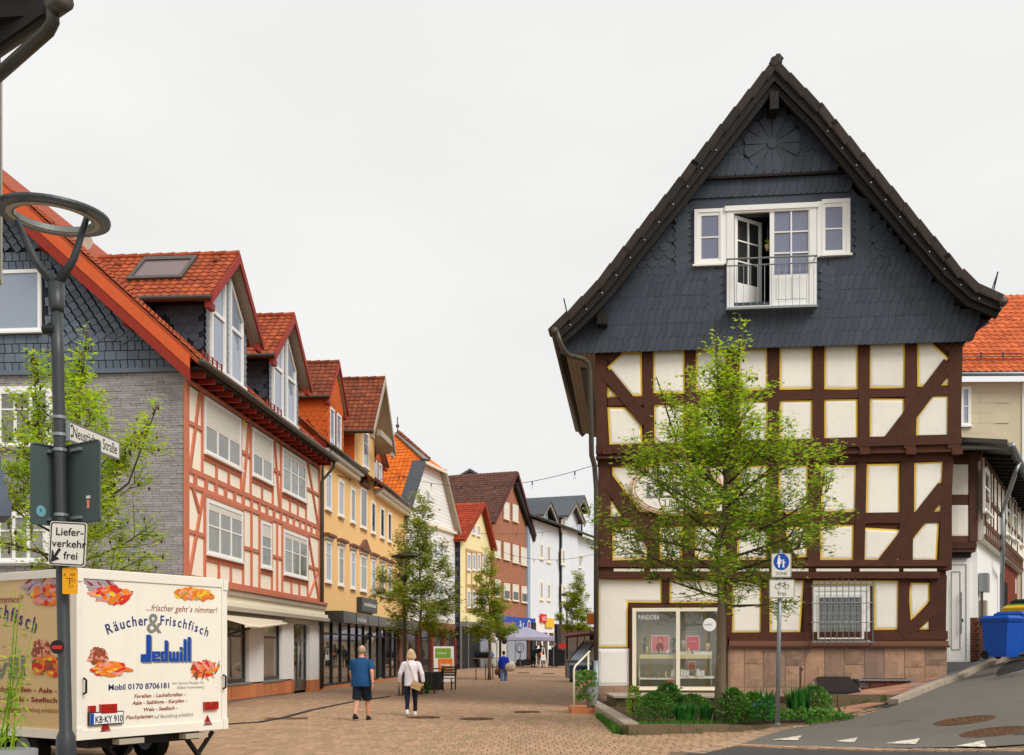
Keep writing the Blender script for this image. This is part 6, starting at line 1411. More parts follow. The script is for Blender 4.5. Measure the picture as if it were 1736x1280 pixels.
# its shop floor: white entrance with red and yellow sign, dark pillars
x0, x1 = Ff.u(905.5), Ff.u(937); zt = Ff.uz(905.5, 1046)[1]
MB().box(x0, -.14, 0.2, x1, -.02, zt).build('shop_panel', 'white_paint', bl_)
for i in range(3):
    a, b = lerp(x0, x1, i / 3) + .25, lerp(x0, x1, (i + 1) / 3) - .2; MB().box(a, -.16, 2.2 if i != 1 else .3, b, -.14, zt - 1.3).build('pane', 'glass_dark', bl_); MB().box(a, -.16, .5, b, -.141, 1.9).build('pane', 'glass_dark', bl_) if i != 1 else None
sg = thing('bakery_sign', 'red and yellow shop sign over the white entrance of the pale blue house', 'sign', Ff.M @ Matrix.Translation((Ff.u(911.5), -.2, Ff.uz(911.5, 1063)[1])))
wv = Ff.u(934) - Ff.u(911.5); MB().box(0, -.12, .45, wv * .42, 0, 1.15).build('red_panel', 'red_print', sg); MB().box(wv * .4, -.1, 0, wv, 0, .85).build('yellow_panel', 'yellow_print', sg); text('NKD', .5, FT(.3, -.125, .6), 'white_print', sg); 
for px in (902, 944): x = Ff.u(px); MB().box(x - .5, -.2, -.3, x + .5, 0, 4.15).build('shop_pillar', 'black_metal', bl_)
MB().box(Ff.u(950), -.06, .4, LF - .5, -.02, 3.2).build('pane', 'glass_dark', bl_)
# ---- houses closing the view
t = thing('orange_roof_house', 'small far house with orange roof beside the drainpipe of the timber house', 'house', Matrix.Translation((W(1000, 1100, 118)[0] - 3, 118, 0.8)) @ Matrix.Rotation(R(60), 4, 'Z'))
MB().box(0, 0, 0, 12, 9, 10.5).build('wall', 'render_cream', t); mb = MB(); mb.slab([(-.5, -.6, 10.3), (12.5, -.6, 10.3), (12.5, 4.5, 15.6), (-.5, 4.5, 15.6)], .2); mb.slab([(-.5, 4.5, 15.6), (12.5, 4.5, 15.6), (12.5, 9.6, 10.3), (-.5, 9.6, 10.3)], .2); mb.build('roof', 'tile_orange_far', t)
for i in range(4): window(t, 1 + i * 2.8, 2.2 + i * 2.8, 5.5, 7.3, 0, 1, pane='glass_sky'); window(t, 1 + i * 2.8, 2.2 + i * 2.8, 8.2, 9.7, 0, 1, pane='glass_sky')
# ================================================================ buildings up the side street
# annex with white front door
an = Fr(*(W(1604, 1100, 31.3).xy), 9.04, -1)
ax_ = thing('white_annex', 'white annex with panelled front door and half-timbered upper storey', 'house', an.M)
def q_(px, py, yd=0): return an.uz(px, py, yd)
xR = an.u(1657); zTop = q_(1640, 936)[1]; zDo = q_(1625, 1122)[1]
MB().box(-1.0, 0, .4, xR, 2.5, zTop).build('wall', 'render_white', ax_)
# door
d0, d1 = an.u(1606.5), an.u(1637.5); zd1 = q_(1625, 957)[1]
mb = MB(); ring(mb, (d0 - .1, zDo, d1 + .1, zd1 + .12), (d0, zDo + .02, d1, zd1), -.06, .02); door = mb.build('front_door', 'white_paint', ax_)
MB().box(d0 + .02, -.03, zDo + .04, d1 - .02, .02, zd1 - .02).build('door_leaf', 'white_paint', door)
e0, e1 = an.u(1612), an.u(1628); mb = MB(); ring(mb, (e0, zDo + .35, e1, zd1 - .2), (e0 + .025, zDo + .375, e1 - .025, zd1 - .225), -.045, -.03); mb.build('door_moulding', 'soffit_pale', door)
for i in range(5): a = lerp(q_(1606, 1096)[1], q_(1606, 984)[1], i / 5); MB().box(d0 + .0, -.04, a, an.u(1612.8), -.03, lerp(q_(1606, 1096)[1], q_(1606, 984)[1], (i + .96) / 5)).build('door_light', 'interior', door)
xh = an.u(1627.5); mb = MB(); mb.tube([(xh, -.12, q_(1627, 1075)[1]), (xh, -.12, q_(1627, 1004)[1])], .02, 6); mb.tube([(xh, -.12, q_(1627, 1066)[1]), (xh + .05, -.03, q_(1627, 1066)[1])], .015, 5); mb.tube([(xh, -.12, q_(1627, 1016)[1]), (xh + .05, -.03, q_(1627, 1016)[1])], .015, 5); mb.build('handle', 'steel_grey', door); MB().box(an.u(1630.5), -.05, q_(1632, 1054)[1], an.u(1632.5), -.03, q_(1632, 1049)[1]).build('lock', 'black_metal', door)
# red tile base at the corner
MB().box(an.u(1644), -.025, .5, xR + .02, .3, q_(1650, 1047)[1]).build('tiled_base_core', 'mortar', ax_)
bmh = MB(); bmh.box(-.105, -.012, -.035, .105, .0, .035); bme = bmh.mesh('tile', 'brick_dark'); zz = q_(1650, 1047)[1]; Mt = []
for j in range(16):
    z = zz - .05 - j * .085
    if z < q_(1650, 1124)[1]: break
    for i in range(2):
        x = an.u(1644) + .1 + i * .22 - (.11 if j % 2 else 0)
        if an.u(1644) - .02 < x < xR: Mt.append(Matrix.Translation((min(x, xR - .09), -.026, z)))
pieces('tile', [bme], Mt, ax_, 'tiles')
# jettied upper storey facing us
zU0, zU1 = q_(1640, 920)[1], q_(1640, 770)[1]; xU = an.u(1655, -.35)
MB().box(-1.0, -.3, zU0 - .3, xU, 2.2, zU1).build('upper_wall', 'timber_wing', ax_); MB().box(-1.0, -.34, zU0 - .2, xU + .02, -.3, zU0 - .02).build('sill_beam', 'timber_dark', ax_); MB().box(-1.0, -.2, zU0 - .45, xU - .1, .5, zU0 - .3).build('jetty_underside', 'timber_black', ax_)
for y0, y1 in ((784, 842), (853, 912)):
    pts = [an.uz(x, y, -.3) for x, y in ((1608, y0), (1645, y0), (1645, y1), (1606, y1))]; panel(pts, -.33, parent=ax_)
for px in (1650,): x = an.u(px, -.3); MB().box(x - .12, -.33, zU0, x + .12, -.3, zU1).build('timber_post', 'timber_wing', ax_)
# wing running back along the side street
wx, wy, _ = an.M @ V((xR, 0, 0)); wf = Fr(wx, wy, .568, 1)
wg = thing('timber_wing', 'low half-timbered wing with white panels running back along the side street', 'house', wf.M)
LW = 15.0; z0w = wf.uz(1660, 918)[1]; z1w = wf.uz(1660, 772)[1] - .15
MB().box(.02, .02, .4, wf.u(1697), 5, z0w).build('ground_wall', 'render_white', wg); MB().box(wf.u(1697), .0, .4, LW, 5, z0w).build('garage_wall', 'plaster_red', wg)
MB().box(.0, -.2, z0w, LW, 5, z1w).build('upper_wall', 'infill_wing', wg)
zr_ = [z0w + .1, z0w + .5, lerp(z0w, z1w, .52), z1w - .1]
for k, z in enumerate(zr_): MB().box(-.02, -.23, z - .07, LW, -.2, z + .07).build('timber_rail', 'timber_wing', wg)
ww = [(1667, 1676, 792, 866), (1705, 1712, 830, 905), (1716, 1722, 840, 912), (1728, 1733, 850, 922)]
xp = sorted([0.05, 14.9] + [wf.u(p, -.2) for p in (1663.5, 1679, 1683.5, 1690, 1697, 1703, 1714, 1724, 1735)])
for x in xp: MB().box(x - .06, -.235, z0w + .5, x + .06, -.2, z1w).build('timber_post', 'timber_wing', wg)
for i in range(26): x = .3 + i * .56; MB().box(x - .09, -.228, z0w + .12, x + .09, -.2, z0w + .48).build('joist_end', 'timber_wing', wg)
for a, b, c, d in ww: wpx(wg, wf, a, b, c, d, -.2, cols=1, bars=(.6,), pane='glass_dark', fw=.1)
wpx(wg, wf, 1668, 1674, 970, 1045, .0, cols=1, bars=(.25, .5, .75), pane='glass_dark', fw=.06, reveal=.1)
MB().box(-.03, -.03, .4, wf.u(1681), .05, zz).build('tiled_base_core', 'mortar', wg)
pieces('tile', [bme], [Matrix.Translation((.1 + i * .22 - (.11 if j % 2 else 0), -.031, zz - .05 - j * .085)) for j in range(16) for i in range(6)], wg, 'tiles')
MB().box(wf.u(1701), -.01, 1.6, wf.u(1708), .02, 4.2).build('doorway', 'dark_void', wg)
pr2 = wf.uz(1721, 985); MB().box(pr2[0], -.02, pr2[1] - .5, pr2[0] + .35, 0, pr2[1] + .1).build('notice_plate', 'white_print', wg)
# its roof: low slope with rafters, gutter and downpipe
mb = MB(); mb.slab([(-1.9, -.95, z1w + .12), (LW, -.95, z1w + .12), (LW, 4, z1w + 1.0), (-1.2, 4, z1w + 1.0)], .12); mb.build('roof', 'zinc_dark', wg)
for i in range(20): x = .2 + i * .75; mb = MB(); mb.bar((x, -.9, z1w - .02), (x, .3, z1w + .12), .1, .14); mb.build('rafter', 'timber_black', wg)
gutter(wg, -1.0, LW, -1.0, z1w + .1, .09, 'galvanised')
downpipe(wg, [(wf.u(1728, -1), -1.0, z1w + .05), (wf.u(1727, -1), -.9, z1w - .35), (wf.u(1697, -.25) + .1, -.32, z1w - .95), (wf.u(1697, -.25), -.3, z1w - 1.2), (wf.u(1697, -.25), -.3, z0w - .3), (wf.u(1697.5, -.1), -.12, z0w - .6), (wf.u(1697.5, -.1), -.12, 1.2)], .07, 'galvanised')
mb = MB(); mb.tube([an.M.inverted() @ wf.M @ V((-.9, -1.0, z1w + .1)), (-1.2, -1.1, z1w + .16)], .09, 8); mb.build('gutter', 'galvanised', ax_)
mb = MB(); mb.slab([(-1.3, -1.15, z1w + .2), (xR + .1, -1.0, z1w + .2), (xR + .8, 2.4, z1w + .7), (-1.3, 2.4, z1w + .7)], .14); mb.build('roof', 'zinc_dark', ax_); MB().box(-1.2, -.3, z1w - .12, xR, 2.2, z1w + .05).build('wall_plate', 'timber_wing', ax_)
# meter boxes on the white corner
mbx = thing('meter_box', 'grey electric meter boxes on the white wall above the bins', 'meter box', wf.M @ Matrix.Translation((wf.u(1659), 0, wf.uz(1659, 1003)[1])))
MB().box(0, -.25, 0, .55, 0, .55).build('upper_box', 'galvanised', mbx); MB().box(.65, -.2, .02, 1.1, 0, .5).build('side_box', 'steel_grey', mbx); MB().box(.2, -.18, -.75, .7, 0, -.25).build('lower_box', 'soffit_pale', mbx); MB().tube([(.08, -.08, 0), (.08, -.08, -1.0)], .04, 5).build('conduit', 'zinc_dark', mbx)
# doorstep
st_ = thing('doorstep', 'grey concrete doorstep wedge below the white front door', 'step', an.M)
MB().box(-.35, -.75, .4, xR - .2, -.02, zDo - .02).build('step', 'concrete_grey', st_)
# ---- beige house with orange tiled roof
bf = Fr(W(1600, 1100, 44).x, 44, 1, -.02)
be = thing('beige_house', 'beige panel-clad house with a bright orange tiled roof behind the annex', 'house', bf.M)
zg_ = bf.uz(1680, 641)[1]; xw = bf.u(1732)
MB().box(-3, 0, 1, xw, 9, zg_ - .15).build('wall', 'panel_beige', be)
pmz = []; bx = MB(); bx.box(-.607, -.03, -.207, .607, 0, .207); pme = [bx.mesh('wall_panel', 'panel_beige')]
z = zg_ - .4; j = 0
while z > 6.0:
    for i in range(7):
        x = -2.2 + i * 1.22 + (.6 if j % 2 else 0)
        if x + .6 < xw: pmz.append(Matrix.Translation((x, 0, z)))
    z -= .42; j += 1
pieces('wall_panel', pme, pmz, be, 'wall_panels')
MB().box(xw, -.05, 1, xw + .3, 9, zg_ - .15).build('corner_wall', 'white_paint', be); MB().box(xw + .3, -.03, 1, xw + 12, 9, zg_ - .15).build('neighbour_wall', 'render_cream', be)
wpx(be, bf, 1628, 1645.5, 656, 722, -.03, cols=1, bars=(.5,), pane='glass_sky', fw=.12)
mb = MB(); rs = .95; mb.slab([(-6, -.6, zg_ + .1), (xw + 12, -.6, zg_ + .1), (xw + 12, 4.4, zg_ + .1 + 5 * rs), (-6, 4.4, zg_ + .1 + 5 * rs)], .15); mb.build('roof', 'tile_orange_far', be)
tl = [tile_mesh('tile_orange_far', .3, .42, .04)]
pieces('roof_tile', tl, field((-.4, -.6, zg_ + .12), (1, 0, 0), (0, 1, rs), xw + 6, 5 * math.hypot(1, rs), .3, .34), be, 'roof_tile_field', 290)
gutter(be, -3, xw + 6, -.66, zg_ + .0, .09, 'galvanised')
for i in range(5): x = .6 + i * .9; MB().box(x - .03, -.1, zg_ + .55, x + .03, -.05, zg_ + 1.05).build('snow_guard_post', 'zinc_dark', be)
mb = MB(); [mb.tube([(-.4, -.1, zg_ + .6 + k * .13), (xw, -.1, zg_ + .6 + k * .13)], .018, 4) for k in range(4)]; mb.build('snow_guard', 'zinc_dark', be)
# ---- wheelie bins
def bin_(px, py, Y, m, lid, label, s=1.18, rot=0.5):
    p = W(px, py, Y); t = thing('wheelie_bin', label, 'wheelie bin', TR(p.x, p.y, p.z, rot), 'wheelie bins by the white wall')
    def rr(a, b, z, y=0): return [V((x * a, q * b + y, z)) for x, q in ((-1, -1), (-.3, -1.03), (.3, -1.03), (1, -1), (1.02, 0), (1, 1), (-1, 1), (-1.02, 0))]
    mb = MB(); mb.loft([rr(.24 * s, .28 * s, .06), rr(.25 * s, .30 * s, .2), rr(.29 * s, .36 * s, .92 * s)]); mb.build('body', m, t)
    mb = MB(); mb.loft([rr(.31 * s, .39 * s, .915 * s), rr(.32 * s, .40 * s, .96 * s)]); mb.build('rim', m, t)
    mb = MB(); mb.loft([rr(.31 * s, .40 * s, .965 * s, -.01), rr(.31 * s, .40 * s, 1.0 * s, -.01), rr(.24 * s, .31 * s, 1.06 * s)]); mb.build('lid', lid, t)
    for a in (-1, 1):
        mb = MB(); mb.tube([(a * .24 * s - .03, .3 * s, .11), (a * .24 * s + .03, .3 * s, .11)], .11, 12); mb.build('wheel', 'rubber', t)
    mb = MB(); mb.tube([(-.22 * s, .44 * s, .97 * s), (.22 * s, .44 * s, .97 * s)], .02, 6); mb.build('handle', m, t)
    for k in range(2): mb = MB(); mb.box(.275 * s + .012 - .0 + .0, -.2 * s + k * .2 * s, .5 * s, .283 * s + .016, -.02 * s + k * .16 * s, .8 * s); mb.build('sticker', 'white_print', t)
    return t
bin_(1699, 1117.5, 28.0, 'bin_blue', 'bin_blue', 'blue wheelie bin nearest the white corner', 1.08)
bin_(1722, 1110, 29.2, 'bin_blue', 'bin_blue', 'blue wheelie bin behind the front blue one', 1.12)
bin_(1739, 1105, 30.2, 'bin_yellow', 'bin_yellow', 'yellow wheelie bin cut off by the picture edge', 1.25)
bin_(1752, 1092, 32.5, 'cloth_black', 'cloth_black', 'black wheelie bin behind the yellow one', 1.3); bin_(1740, 1097, 31.6, 'bin_green', 'bin_green', 'green-lidded bin between the yellow and black bins', 1.22)
# dark sett patch beside the kerb
drape('sett_patch', [(12.6, 27.6), (13.2, 28.8), (14.2, 30.0)], [(16.5, 27.4), (16.5, 28.6), (17.5, 29.8)], .04, 'asphalt_patch')
# ---- near house: eaves corner, gutter, downpipe and slate edge at the left border
nf = Fr(*(W(6, 600, 9.2).xy), 1, .62)
nh = thing('near_house', 'close dark house at the left border with gutter, downpipe and slate edge', 'house', nf.M)
zb2, zt2 = nf.uz(4, 480)[1], 6.6
MB().box(-6, .05, zb2, -.02, 5, zt2).build('upper_wall', 'slate_back_rim_shade', nh); MB().box(-6, .3, 0, -.35, 5, zb2).build('lower_wall', 'render_white', nh); MB().box(-.02, .02, zb2, -.006, .06, zt2).build('edge_trim', 'soffit_pale', nh)
for j in range(14):
    z = zb2 + .02 + j * .2
    for i in range(3): MB().box(-.25 - i * .24, -.02 - .012 * ((i + j) % 2), z, -.25 - i * .24 + .225, .05, z + .215).build('edge_slate', 'slate_left', nh)
z3 = nf.uz(5, 880)[1]
for j in range(4): MB().box(-.8, -.1 - .05 * (3 - j), z3 + j * .13, -.03 + .022 * (3 - j), .3, z3 + j * .13 + .14).build('pent_slate', 'slate_left', nh)
ga_, gb_ = W(104, 4, 8.0), W(-60, 118, 8.95)
mb = MB(nf.I); d_ = (gb_ - ga_).normalized(); mb.tube([ga_ - d_ * .05, ga_, gb_, gb_ + d_ * 3], .075, 12); mb.build('gutter', 'zinc_dark', nh, True)
up3 = V((0, 0, 1)); sd_ = V((-d_.y, d_.x, 0)) ; sd_ = sd_ if sd_.x < 0 else -sd_
mb = MB(nf.I); mb.add([ga_ + V((0, 0, .12)), gb_ + d_ * 3 + V((0, 0, .12)), gb_ + d_ * 3 + V((-.9, .6, .5)) * 2, ga_ + V((-2.2, .5, 1.0))], [(0, 1, 2, 3)]); mb.build('roof', 'tile_dark', nh)
for k in range(4):
    a = ga_.lerp(gb_, .15 + k * .3); mb = MB(nf.I); mb.bar(a + V((-.1, .05, .06)), a + V((-1.3, .55, .3)), .1, .14); mb.build('rafter', 'timber_black', nh)
mb = MB(nf.I); mb.bar(ga_ + V((-.14, .02, .02)), gb_ + V((-.14, .02, .02)) + d_ * 2, .03, .2); mb.build('fascia_board', 'timber_black', nh)
pq = [W(88, 18, 8.05), W(90, 36, 8.06), W(82, 52, 8.1), W(0, 125, 8.6), W(-90, 205, 9.2)]
mb = MB(nf.I); mb.tube(pq, .05, 10); mb.build('downpipe', 'zinc_dark', nh, True)
# ================================================================ fish trailer
TA = W(131, 1255, 13.7); zb0 = TA.z; zt0 = W(131, 964, 13.7).z
dR = V((1157, 1800)).normalized()                        # rear face runs along this ground direction
tf = Fr(TA.x, TA.y, dR.x, dR.y, 0)
tl_ = thing('fish_trailer', 'cream fish sales trailer with fish pictures and smoked-fish lettering', 'trailer', tf.M)
RW = tf.u(380); TL = 4.6; rear = tf.uz
z0, z1 = zb0, zt0
# body: rear face at y=0 and its near side at x=0 running to the left (local +y)
MB().box(.0, .01, z0 + .05, RW, TL, z1 - .03).build('body', 'trailer_white', tl_)
MB().box(-.012, .1, z0 + .12, .0, TL, z1 - .1).build('side_panel', 'trailer_tan', tl_, label='tan side panel with fish pictures')
MB().box(.07, -.012, z0 + .12, RW - .07, .01, z1 - .12).build('rear_door', 'trailer_white', tl_)
for nm, b in (('corner_trim', (-.03, -.03, z0, .07, .1, z1)), ('corner_trim', (RW - .07, -.03, z0, RW + .03, .1, z1)), ('top_trim', (.07, -.03, z1 - .12, RW - .07, .1, z1)), ('bottom_trim', (.07, -.03, z0, RW - .07, .1, z0 + .12)), ('side_top_trim', (-.03, .1, z1 - .1, .07, TL, z1)), ('side_bottom_trim', (-.03, .1, z0, .07, TL, z0 + .12)), ('roof', (.07, .1, z1 - .03, RW - .07, TL, z1 + .02))):
    mb = MB(); mb.box(*b); mb.build(nm, 'trailer_trim', tl_)
for x in (.0, RW):
    for z in (z0, z1 - .16): MB().box(x - (.045 if x else .04), -.045, z, x + .04 + (.0 if x else .005), -.03, z + .16).build('corner_cap', 'trailer_trim', tl_)
for x in (.06, RW - .06): mb = MB(); zz = rear(140, 1163)[1]; mb.tube([(x, -.05, zz - .1), (x, -.1, zz - .08), (x, -.1, zz + .08), (x, -.05, zz + .1)], .016, 6); mb.build('door_handle', 'black_metal', tl_)
YT = -.016
def rt(s, px, py, h_px, m, w_px=None, yy=YT, **k):        # lettering on the rear face: left end, baseline, cap height in pixels
    x, z = rear(px, py, 0); hh = h_px * W(px, py, 1).y; sc_ = (rear(px, py - h_px, 0)[1] - z) / .72
    return text(s, sc_, FT(x, yy, z, k.pop('rot', 0)), m, tl_, width=(rear(px + w_px, py, 0)[0] - x) if w_px else None, **k)
rt('...frischer geht´s nimmer!', 246, 1035, 11.5, 'maroon_print', 121, shear=.3)
rt('Mobil 0170 8706181', 182, 1170, 10, 'navy_print', 103, bold=.006)
rt('Am Sauren Morgen 26', 290.5, 1160.5, 4.6, 'grey_print', 53); rt('35066 Frankenberg', 298, 1168, 4.6, 'grey_print', 46)
for s, a, b, w_ in (('Forellen - Lachsforellen -', 226, 1183.5, 87), ('Aale - Saiblinge - Karpfen -', 223, 1195, 93), ('Wels - Seefisch -', 241.5, 1206, 58)): rt(s, a, b, 6.5, 'maroon_print', w_, bold=.006, shear=.15)
rt('Fischplatten', 212, 1219.5, 6.5, 'maroon_print', 46, bold=.006, shear=.15); rt('auf Bestellung erhältlich', 260, 1218, 6.5, 'grey_print', 66, shear=.1)
# arched words
def arc_words(frame_pt, s, P0, P1, sag, cap, m, T=None, yy=YT):
    (x0, z0_), (x1, z1_) = P0, P1; n = len(s); ws = [{'i': .45, 'l': .45, 'r': .62, 'f': .6, 'ä': .9, 'R': 1.15, 'F': 1.05, 'h': .95}.get(c, .88) for c in s]; tot = sum(ws); acc = 0
    for c, w_ in zip(s, ws):
        t = (acc + w_ / 2) / tot; acc += w_
        x = lerp(x0, x1, t); z = lerp(z0_, z1_, t) + sag * 4 * t * (1 - t); sl_ = (z1_ - z0_) / (x1 - x0) + sag * 4 * (1 - 2 * t) / (x1 - x0)
        M = FT(x, yy, z, math.atan(sl_)) if T is None else T @ FT(x, yy, z, math.atan(sl_))
        text(c, cap / .72, M, m, tl_, ax='CENTER', bold=.004, width=None, sx=.85)
cap = rear(180, 1060)[1] - rear(180, 1078)[1]
arc_words(0, 'Räucher', rear(179, 1077), rear(249, 1060), .035, cap, 'navy_print'); arc_words(0, 'Frischfisch', rear(268, 1059), rear(352, 1080), .04, cap * .95, 'navy_print')
rt('&', 247, 1072, 34, 'grey_print', 25, yy=YT - .004, bold=.004)
# the heavy blue name with tall ascenders and a grey shadow
LOGO = [(928, 512, 957, 650), (893, 636, 957, 685), (965, 618, 985, 682), (985, 618, 1018, 634), (1001, 634, 1018, 651), (985, 647, 1001, 656), (985, 666, 1018, 682), (1045, 548, 1065, 682), (1022, 618, 1038, 682), (1038, 618, 1045, 633), (1038, 667, 1045, 682), (1072, 618, 1088, 682), (1097, 618, 1111, 682), (1120, 618, 1135, 682), (1088, 662, 1097, 682), (1111, 662, 1120, 682), (1142, 618, 1159, 682), (1142, 590, 1159, 609), (1166, 540, 1184, 682), (1192, 526, 1210, 682)]
for dx, dz, yy, m in ((.025, -.02, YT - .002, 'grey_print'), (0, 0, YT - .006, 'blue_print')):
    mb = MB()
    for k, (a, b, c, d) in enumerate(LOGO): (xa, za), (xb, zb_2) = rear(a / 3.765, 940 + b / 3.765), rear(c / 3.765, 940 + d / 3.765); mb.box(xa + dx, yy - .001 - .00002 * k, zb_2 + dz, xb + dx, yy + .001, za + dz)
    mb.build('logo_print', m, tl_)
# pictures of fish and sea food printed flat on the panels
def food(parent, f3, kinds, n, cx, cz, rx, rz, seed, name='food_print', y0=0.0):
    r_ = random.Random(seed); mb = MB(); mats_ = sorted(set(k[0] for k in kinds))
    for i in range(int(n * 1.8)):
        m, a, b, an_ = kinds[r_.randrange(len(kinds))]; t = r_.uniform(0, 6.283); q = math.sqrt(r_.uniform(0, 1)); x, z = cx + rx * q * math.cos(t), cz + rz * q * math.sin(t); an2 = an_ + r_.uniform(-.3, .3)
        a *= r_.uniform(.45, 1.1); b *= r_.uniform(.45, 1.1); pts = []
        for k in range(9): u_, v_ = a * math.cos(k * .698), b * math.sin(k * .698); pts.append(f3(x + u_ * math.cos(an2) - v_ * math.sin(an2), z + u_ * math.sin(an2) + v_ * math.cos(an2), y0 - .00006 * i))
        mb.poly(pts, mats_.index(m))
    mb.build(name, mats_, parent)
def onrear(px, py, rxp, rzp): (x, z) = rear(px, py); return x, z, rear(px + rxp, py)[0] - x, rear(px, py - rzp)[1] - z
fr3 = lambda x, z, y: (x, YT + y, z); sd3 = lambda x, z, y: (-.016 + y, x, z)
fish = [('silver_print', .22, .028, -.35), ('silver_print', .2, .025, -.3), ('maroon_print', .16, .02, -.6), ('red_print', .1, .05, .6), ('red_print', .08, .045, .4), ('orange_print', .07, .05, .2), ('pink_print', .16, .03, .05), ('yellow_print', .05, .035, 0), ('orange_print', .05, .04, 0), ('silver_print', .07, .03, 0)]
x, z, a, b = onrear(172, 998, 19, 17); food(tl_, fr3, [k for k in fish if k[1] > .1 and k[0] != 'pink_print'], 22, x, z + .05, a, b * .8, 1); food(tl_, fr3, fish[3:], 46, x + .16, z - .07, a * 1.5, b * .7, 2, y0=-.004)
x, z, a, b = onrear(329, 1007.5, 30, 8); food(tl_, fr3, [('orange_print', .1, .05, 0), ('orange_print', .08, .05, 0), ('yellow_print', .06, .05, 0), ('pink_print', .05, .03, .5), ('red_print', .02, .015, 0), ('green_print', .03, .012, .6)], 90, x, z, a, b, 3)
x, z, a, b = onrear(168, 1117, 16, 14); food(tl_, fr3, [('brown_print', .035, .03, 0), ('pink_print', .03, .025, 0), ('brown_print', .04, .03, 0)], 60, x - .03, z + .03, a, b, 4)
x, z, a, b = onrear(185, 1134, 28, 9); food(tl_, fr3, [('orange_print', .12, .05, 0), ('red_print', .1, .04, .1), ('pink_print', .07, .04, 0), ('yellow_print', .06, .02, 0), ('orange_print', .09, .05, -.1)], 40, x, z, a, b, 5, y0=-.006)
x, z, a, b = onrear(346, 1134, 22, 12); food(tl_, fr3, [('red_print', .1, .03, -.4), ('pink_print', .1, .03, -.6), ('brown_print', .12, .02, 1.0), ('green_print', .04, .02, .5), ('orange_print', .08, .035, .3)], 46, x, z, a, b, 6)
# the near side (tan): the same prints, cut by the picture's edge
def side(px, py): return tf.yz(px, py, 0)
ya, za = side(72, 1000); food(tl_, sd3, [k for k in fish if k[1] > .1], 26, ya + .0, za + .06, .34, .12, 7); food(tl_, sd3, fish[3:], 44, ya - .1, za - .08, .3, .12, 8, y0=-.004)
ya, za = side(85, 1112); food(tl_, sd3, [('brown_print', .045, .035, 0), ('pink_print', .04, .03, 0)], 50, ya + .16, za + .05, .22, .17, 9); ya, za = side(92, 1128); food(tl_, sd3, [('orange_print', .12, .06, 0), ('red_print', .1, .05, .1), ('brown_print', .09, .06, 0), ('yellow_print', .06, .02, 0)], 44, ya, za, .42, .12, 10, y0=-.006)
# side lettering: frame with x to the right = -y
SF = Matrix.Translation((-.016, 0, 0)) @ Matrix.Rotation(R(-90), 4, 'Z')
def stx(s, px, py, cap_px, m, px_r, **k):      # right-aligned at px_r
    y1_, z_ = side(px_r, py); y0_, _ = side(px, py); cp = side(px_r, py - cap_px)[1] - z_
    text(s, cp / .72, SF @ FT(-y0_, -.004, z_), m, tl_, width=abs(y0_ - y1_), **k)
stx('Forellen - Lachsforellen - Aale -', -62, 1175, 9, 'maroon_print', 98, bold=.006); stx('Aale - Saiblinge - Karpfen - Wels - Seefisch -', -120, 1192, 9, 'maroon_print', 108, bold=.006); stx('Fischplatten', -30, 1208, 9, 'maroon_print', 27, bold=.006); stx('auf Bestellung erhältlich!', 30, 1209, 8, 'brown_print', 101, shear=.1)
stx('frischer geht´s nimmer!', -95, 1021, 13, 'maroon_print', 40, shear=.3); stx('Jedwill', -75, 1150, 40, 'grey_print', 48, bold=.03)
(ya, za), (yb, zb3) = side(-40, 1038), side(65, 1074); arc_words(0, 'Frischfisch', (-ya, za), (-yb, zb3), .05, .2, 'navy_print', SF, -.004)
# lamps, plate, reflectors, chassis
def lens(a, b, c, d, m, nm): (x0, zt2_), (x1, zb2_) = rear(a, c), rear(b, d); MB().box(x0, -.06, zb2_, x1, -.012, zt2_).build(nm, m, tl_)
lens(147.5, 158, 1196.5, 1207, 'red_lens', 'tail_lamp'); lens(167, 194, 1194, 1208, 'red_lens', 'tail_lamp'); lens(343, 366, 1190, 1202, 'red_lens', 'tail_lamp'); lens(179, 185, 1194.5, 1201, 'orange_lens', 'indicator_lens'); lens(352, 357, 1190.5, 1196, 'orange_lens', 'indicator_lens')
(x0, zt2_), (x1, zb2_) = rear(147, 1208), rear(206, 1226); plate = MB().box(x0, -.05, zb2_, x1, -.012, zt2_).build('number_plate', 'black_print', tl_)
MB().box(x0 + .012, -.053, zb2_ + .012, x1 - .012, -.05, zt2_ - .012).build('plate_face', 'white_print', plate); MB().box(x0 + .014, -.0545, zb2_ + .014, x0 + .07, -.053, zt2_ - .014).build('plate_band', 'blue_print', plate); text('KB·KY 910', .125, FT(x0 + .085, -.056, zb2_ + .028), 'black_print', plate, width=x1 - x0 - .11, bold=.003)
for a in (177, 350): (xa, zz) = rear(a, 1230 if a > 200 else 1240.5); s_ = .085; MB().prism([(xa - s_, zz), (xa + s_, zz), (xa, zz + s_ * 1.75)], -.03, -.012).build('triangle_reflector', 'red_lens', tl_)
MB().box(.3, .2, z0 - .14, RW - .3, TL, z0).build('chassis', 'black_metal', tl_)
for x in (.12, RW - .35):
    for y in (1.35, 2.15): mb = MB(); mb.tube([(x, y, .32), (x + .2, y, .32)], .32, 18); wh_ = mb.build('wheel', 'rubber', tl_); mb = MB(); mb.tube([(x - .01, y, .32), (x + .21, y, .32)], .17, 12); mb.build('rim', 'galvanised', wh_)
for x in (.55, RW - .55): mb = MB(); mb.bar((x, .25, z0 - .05), (x + .35, .3, .08), .06, .05); mb.bar((x + .55, .25, z0 - .05), (x + .3, .3, .12), .05, .05); mb.box(x + .2, .2, 0.01, x + .46, .42, .05); mb.build('support_leg', 'black_metal', tl_)
for x in (.6, RW - .75): MB().box(x, -.05, z0 - .1, x + .4, .1, z0 - .03).build('step_plate', 'soffit_pale', tl_)
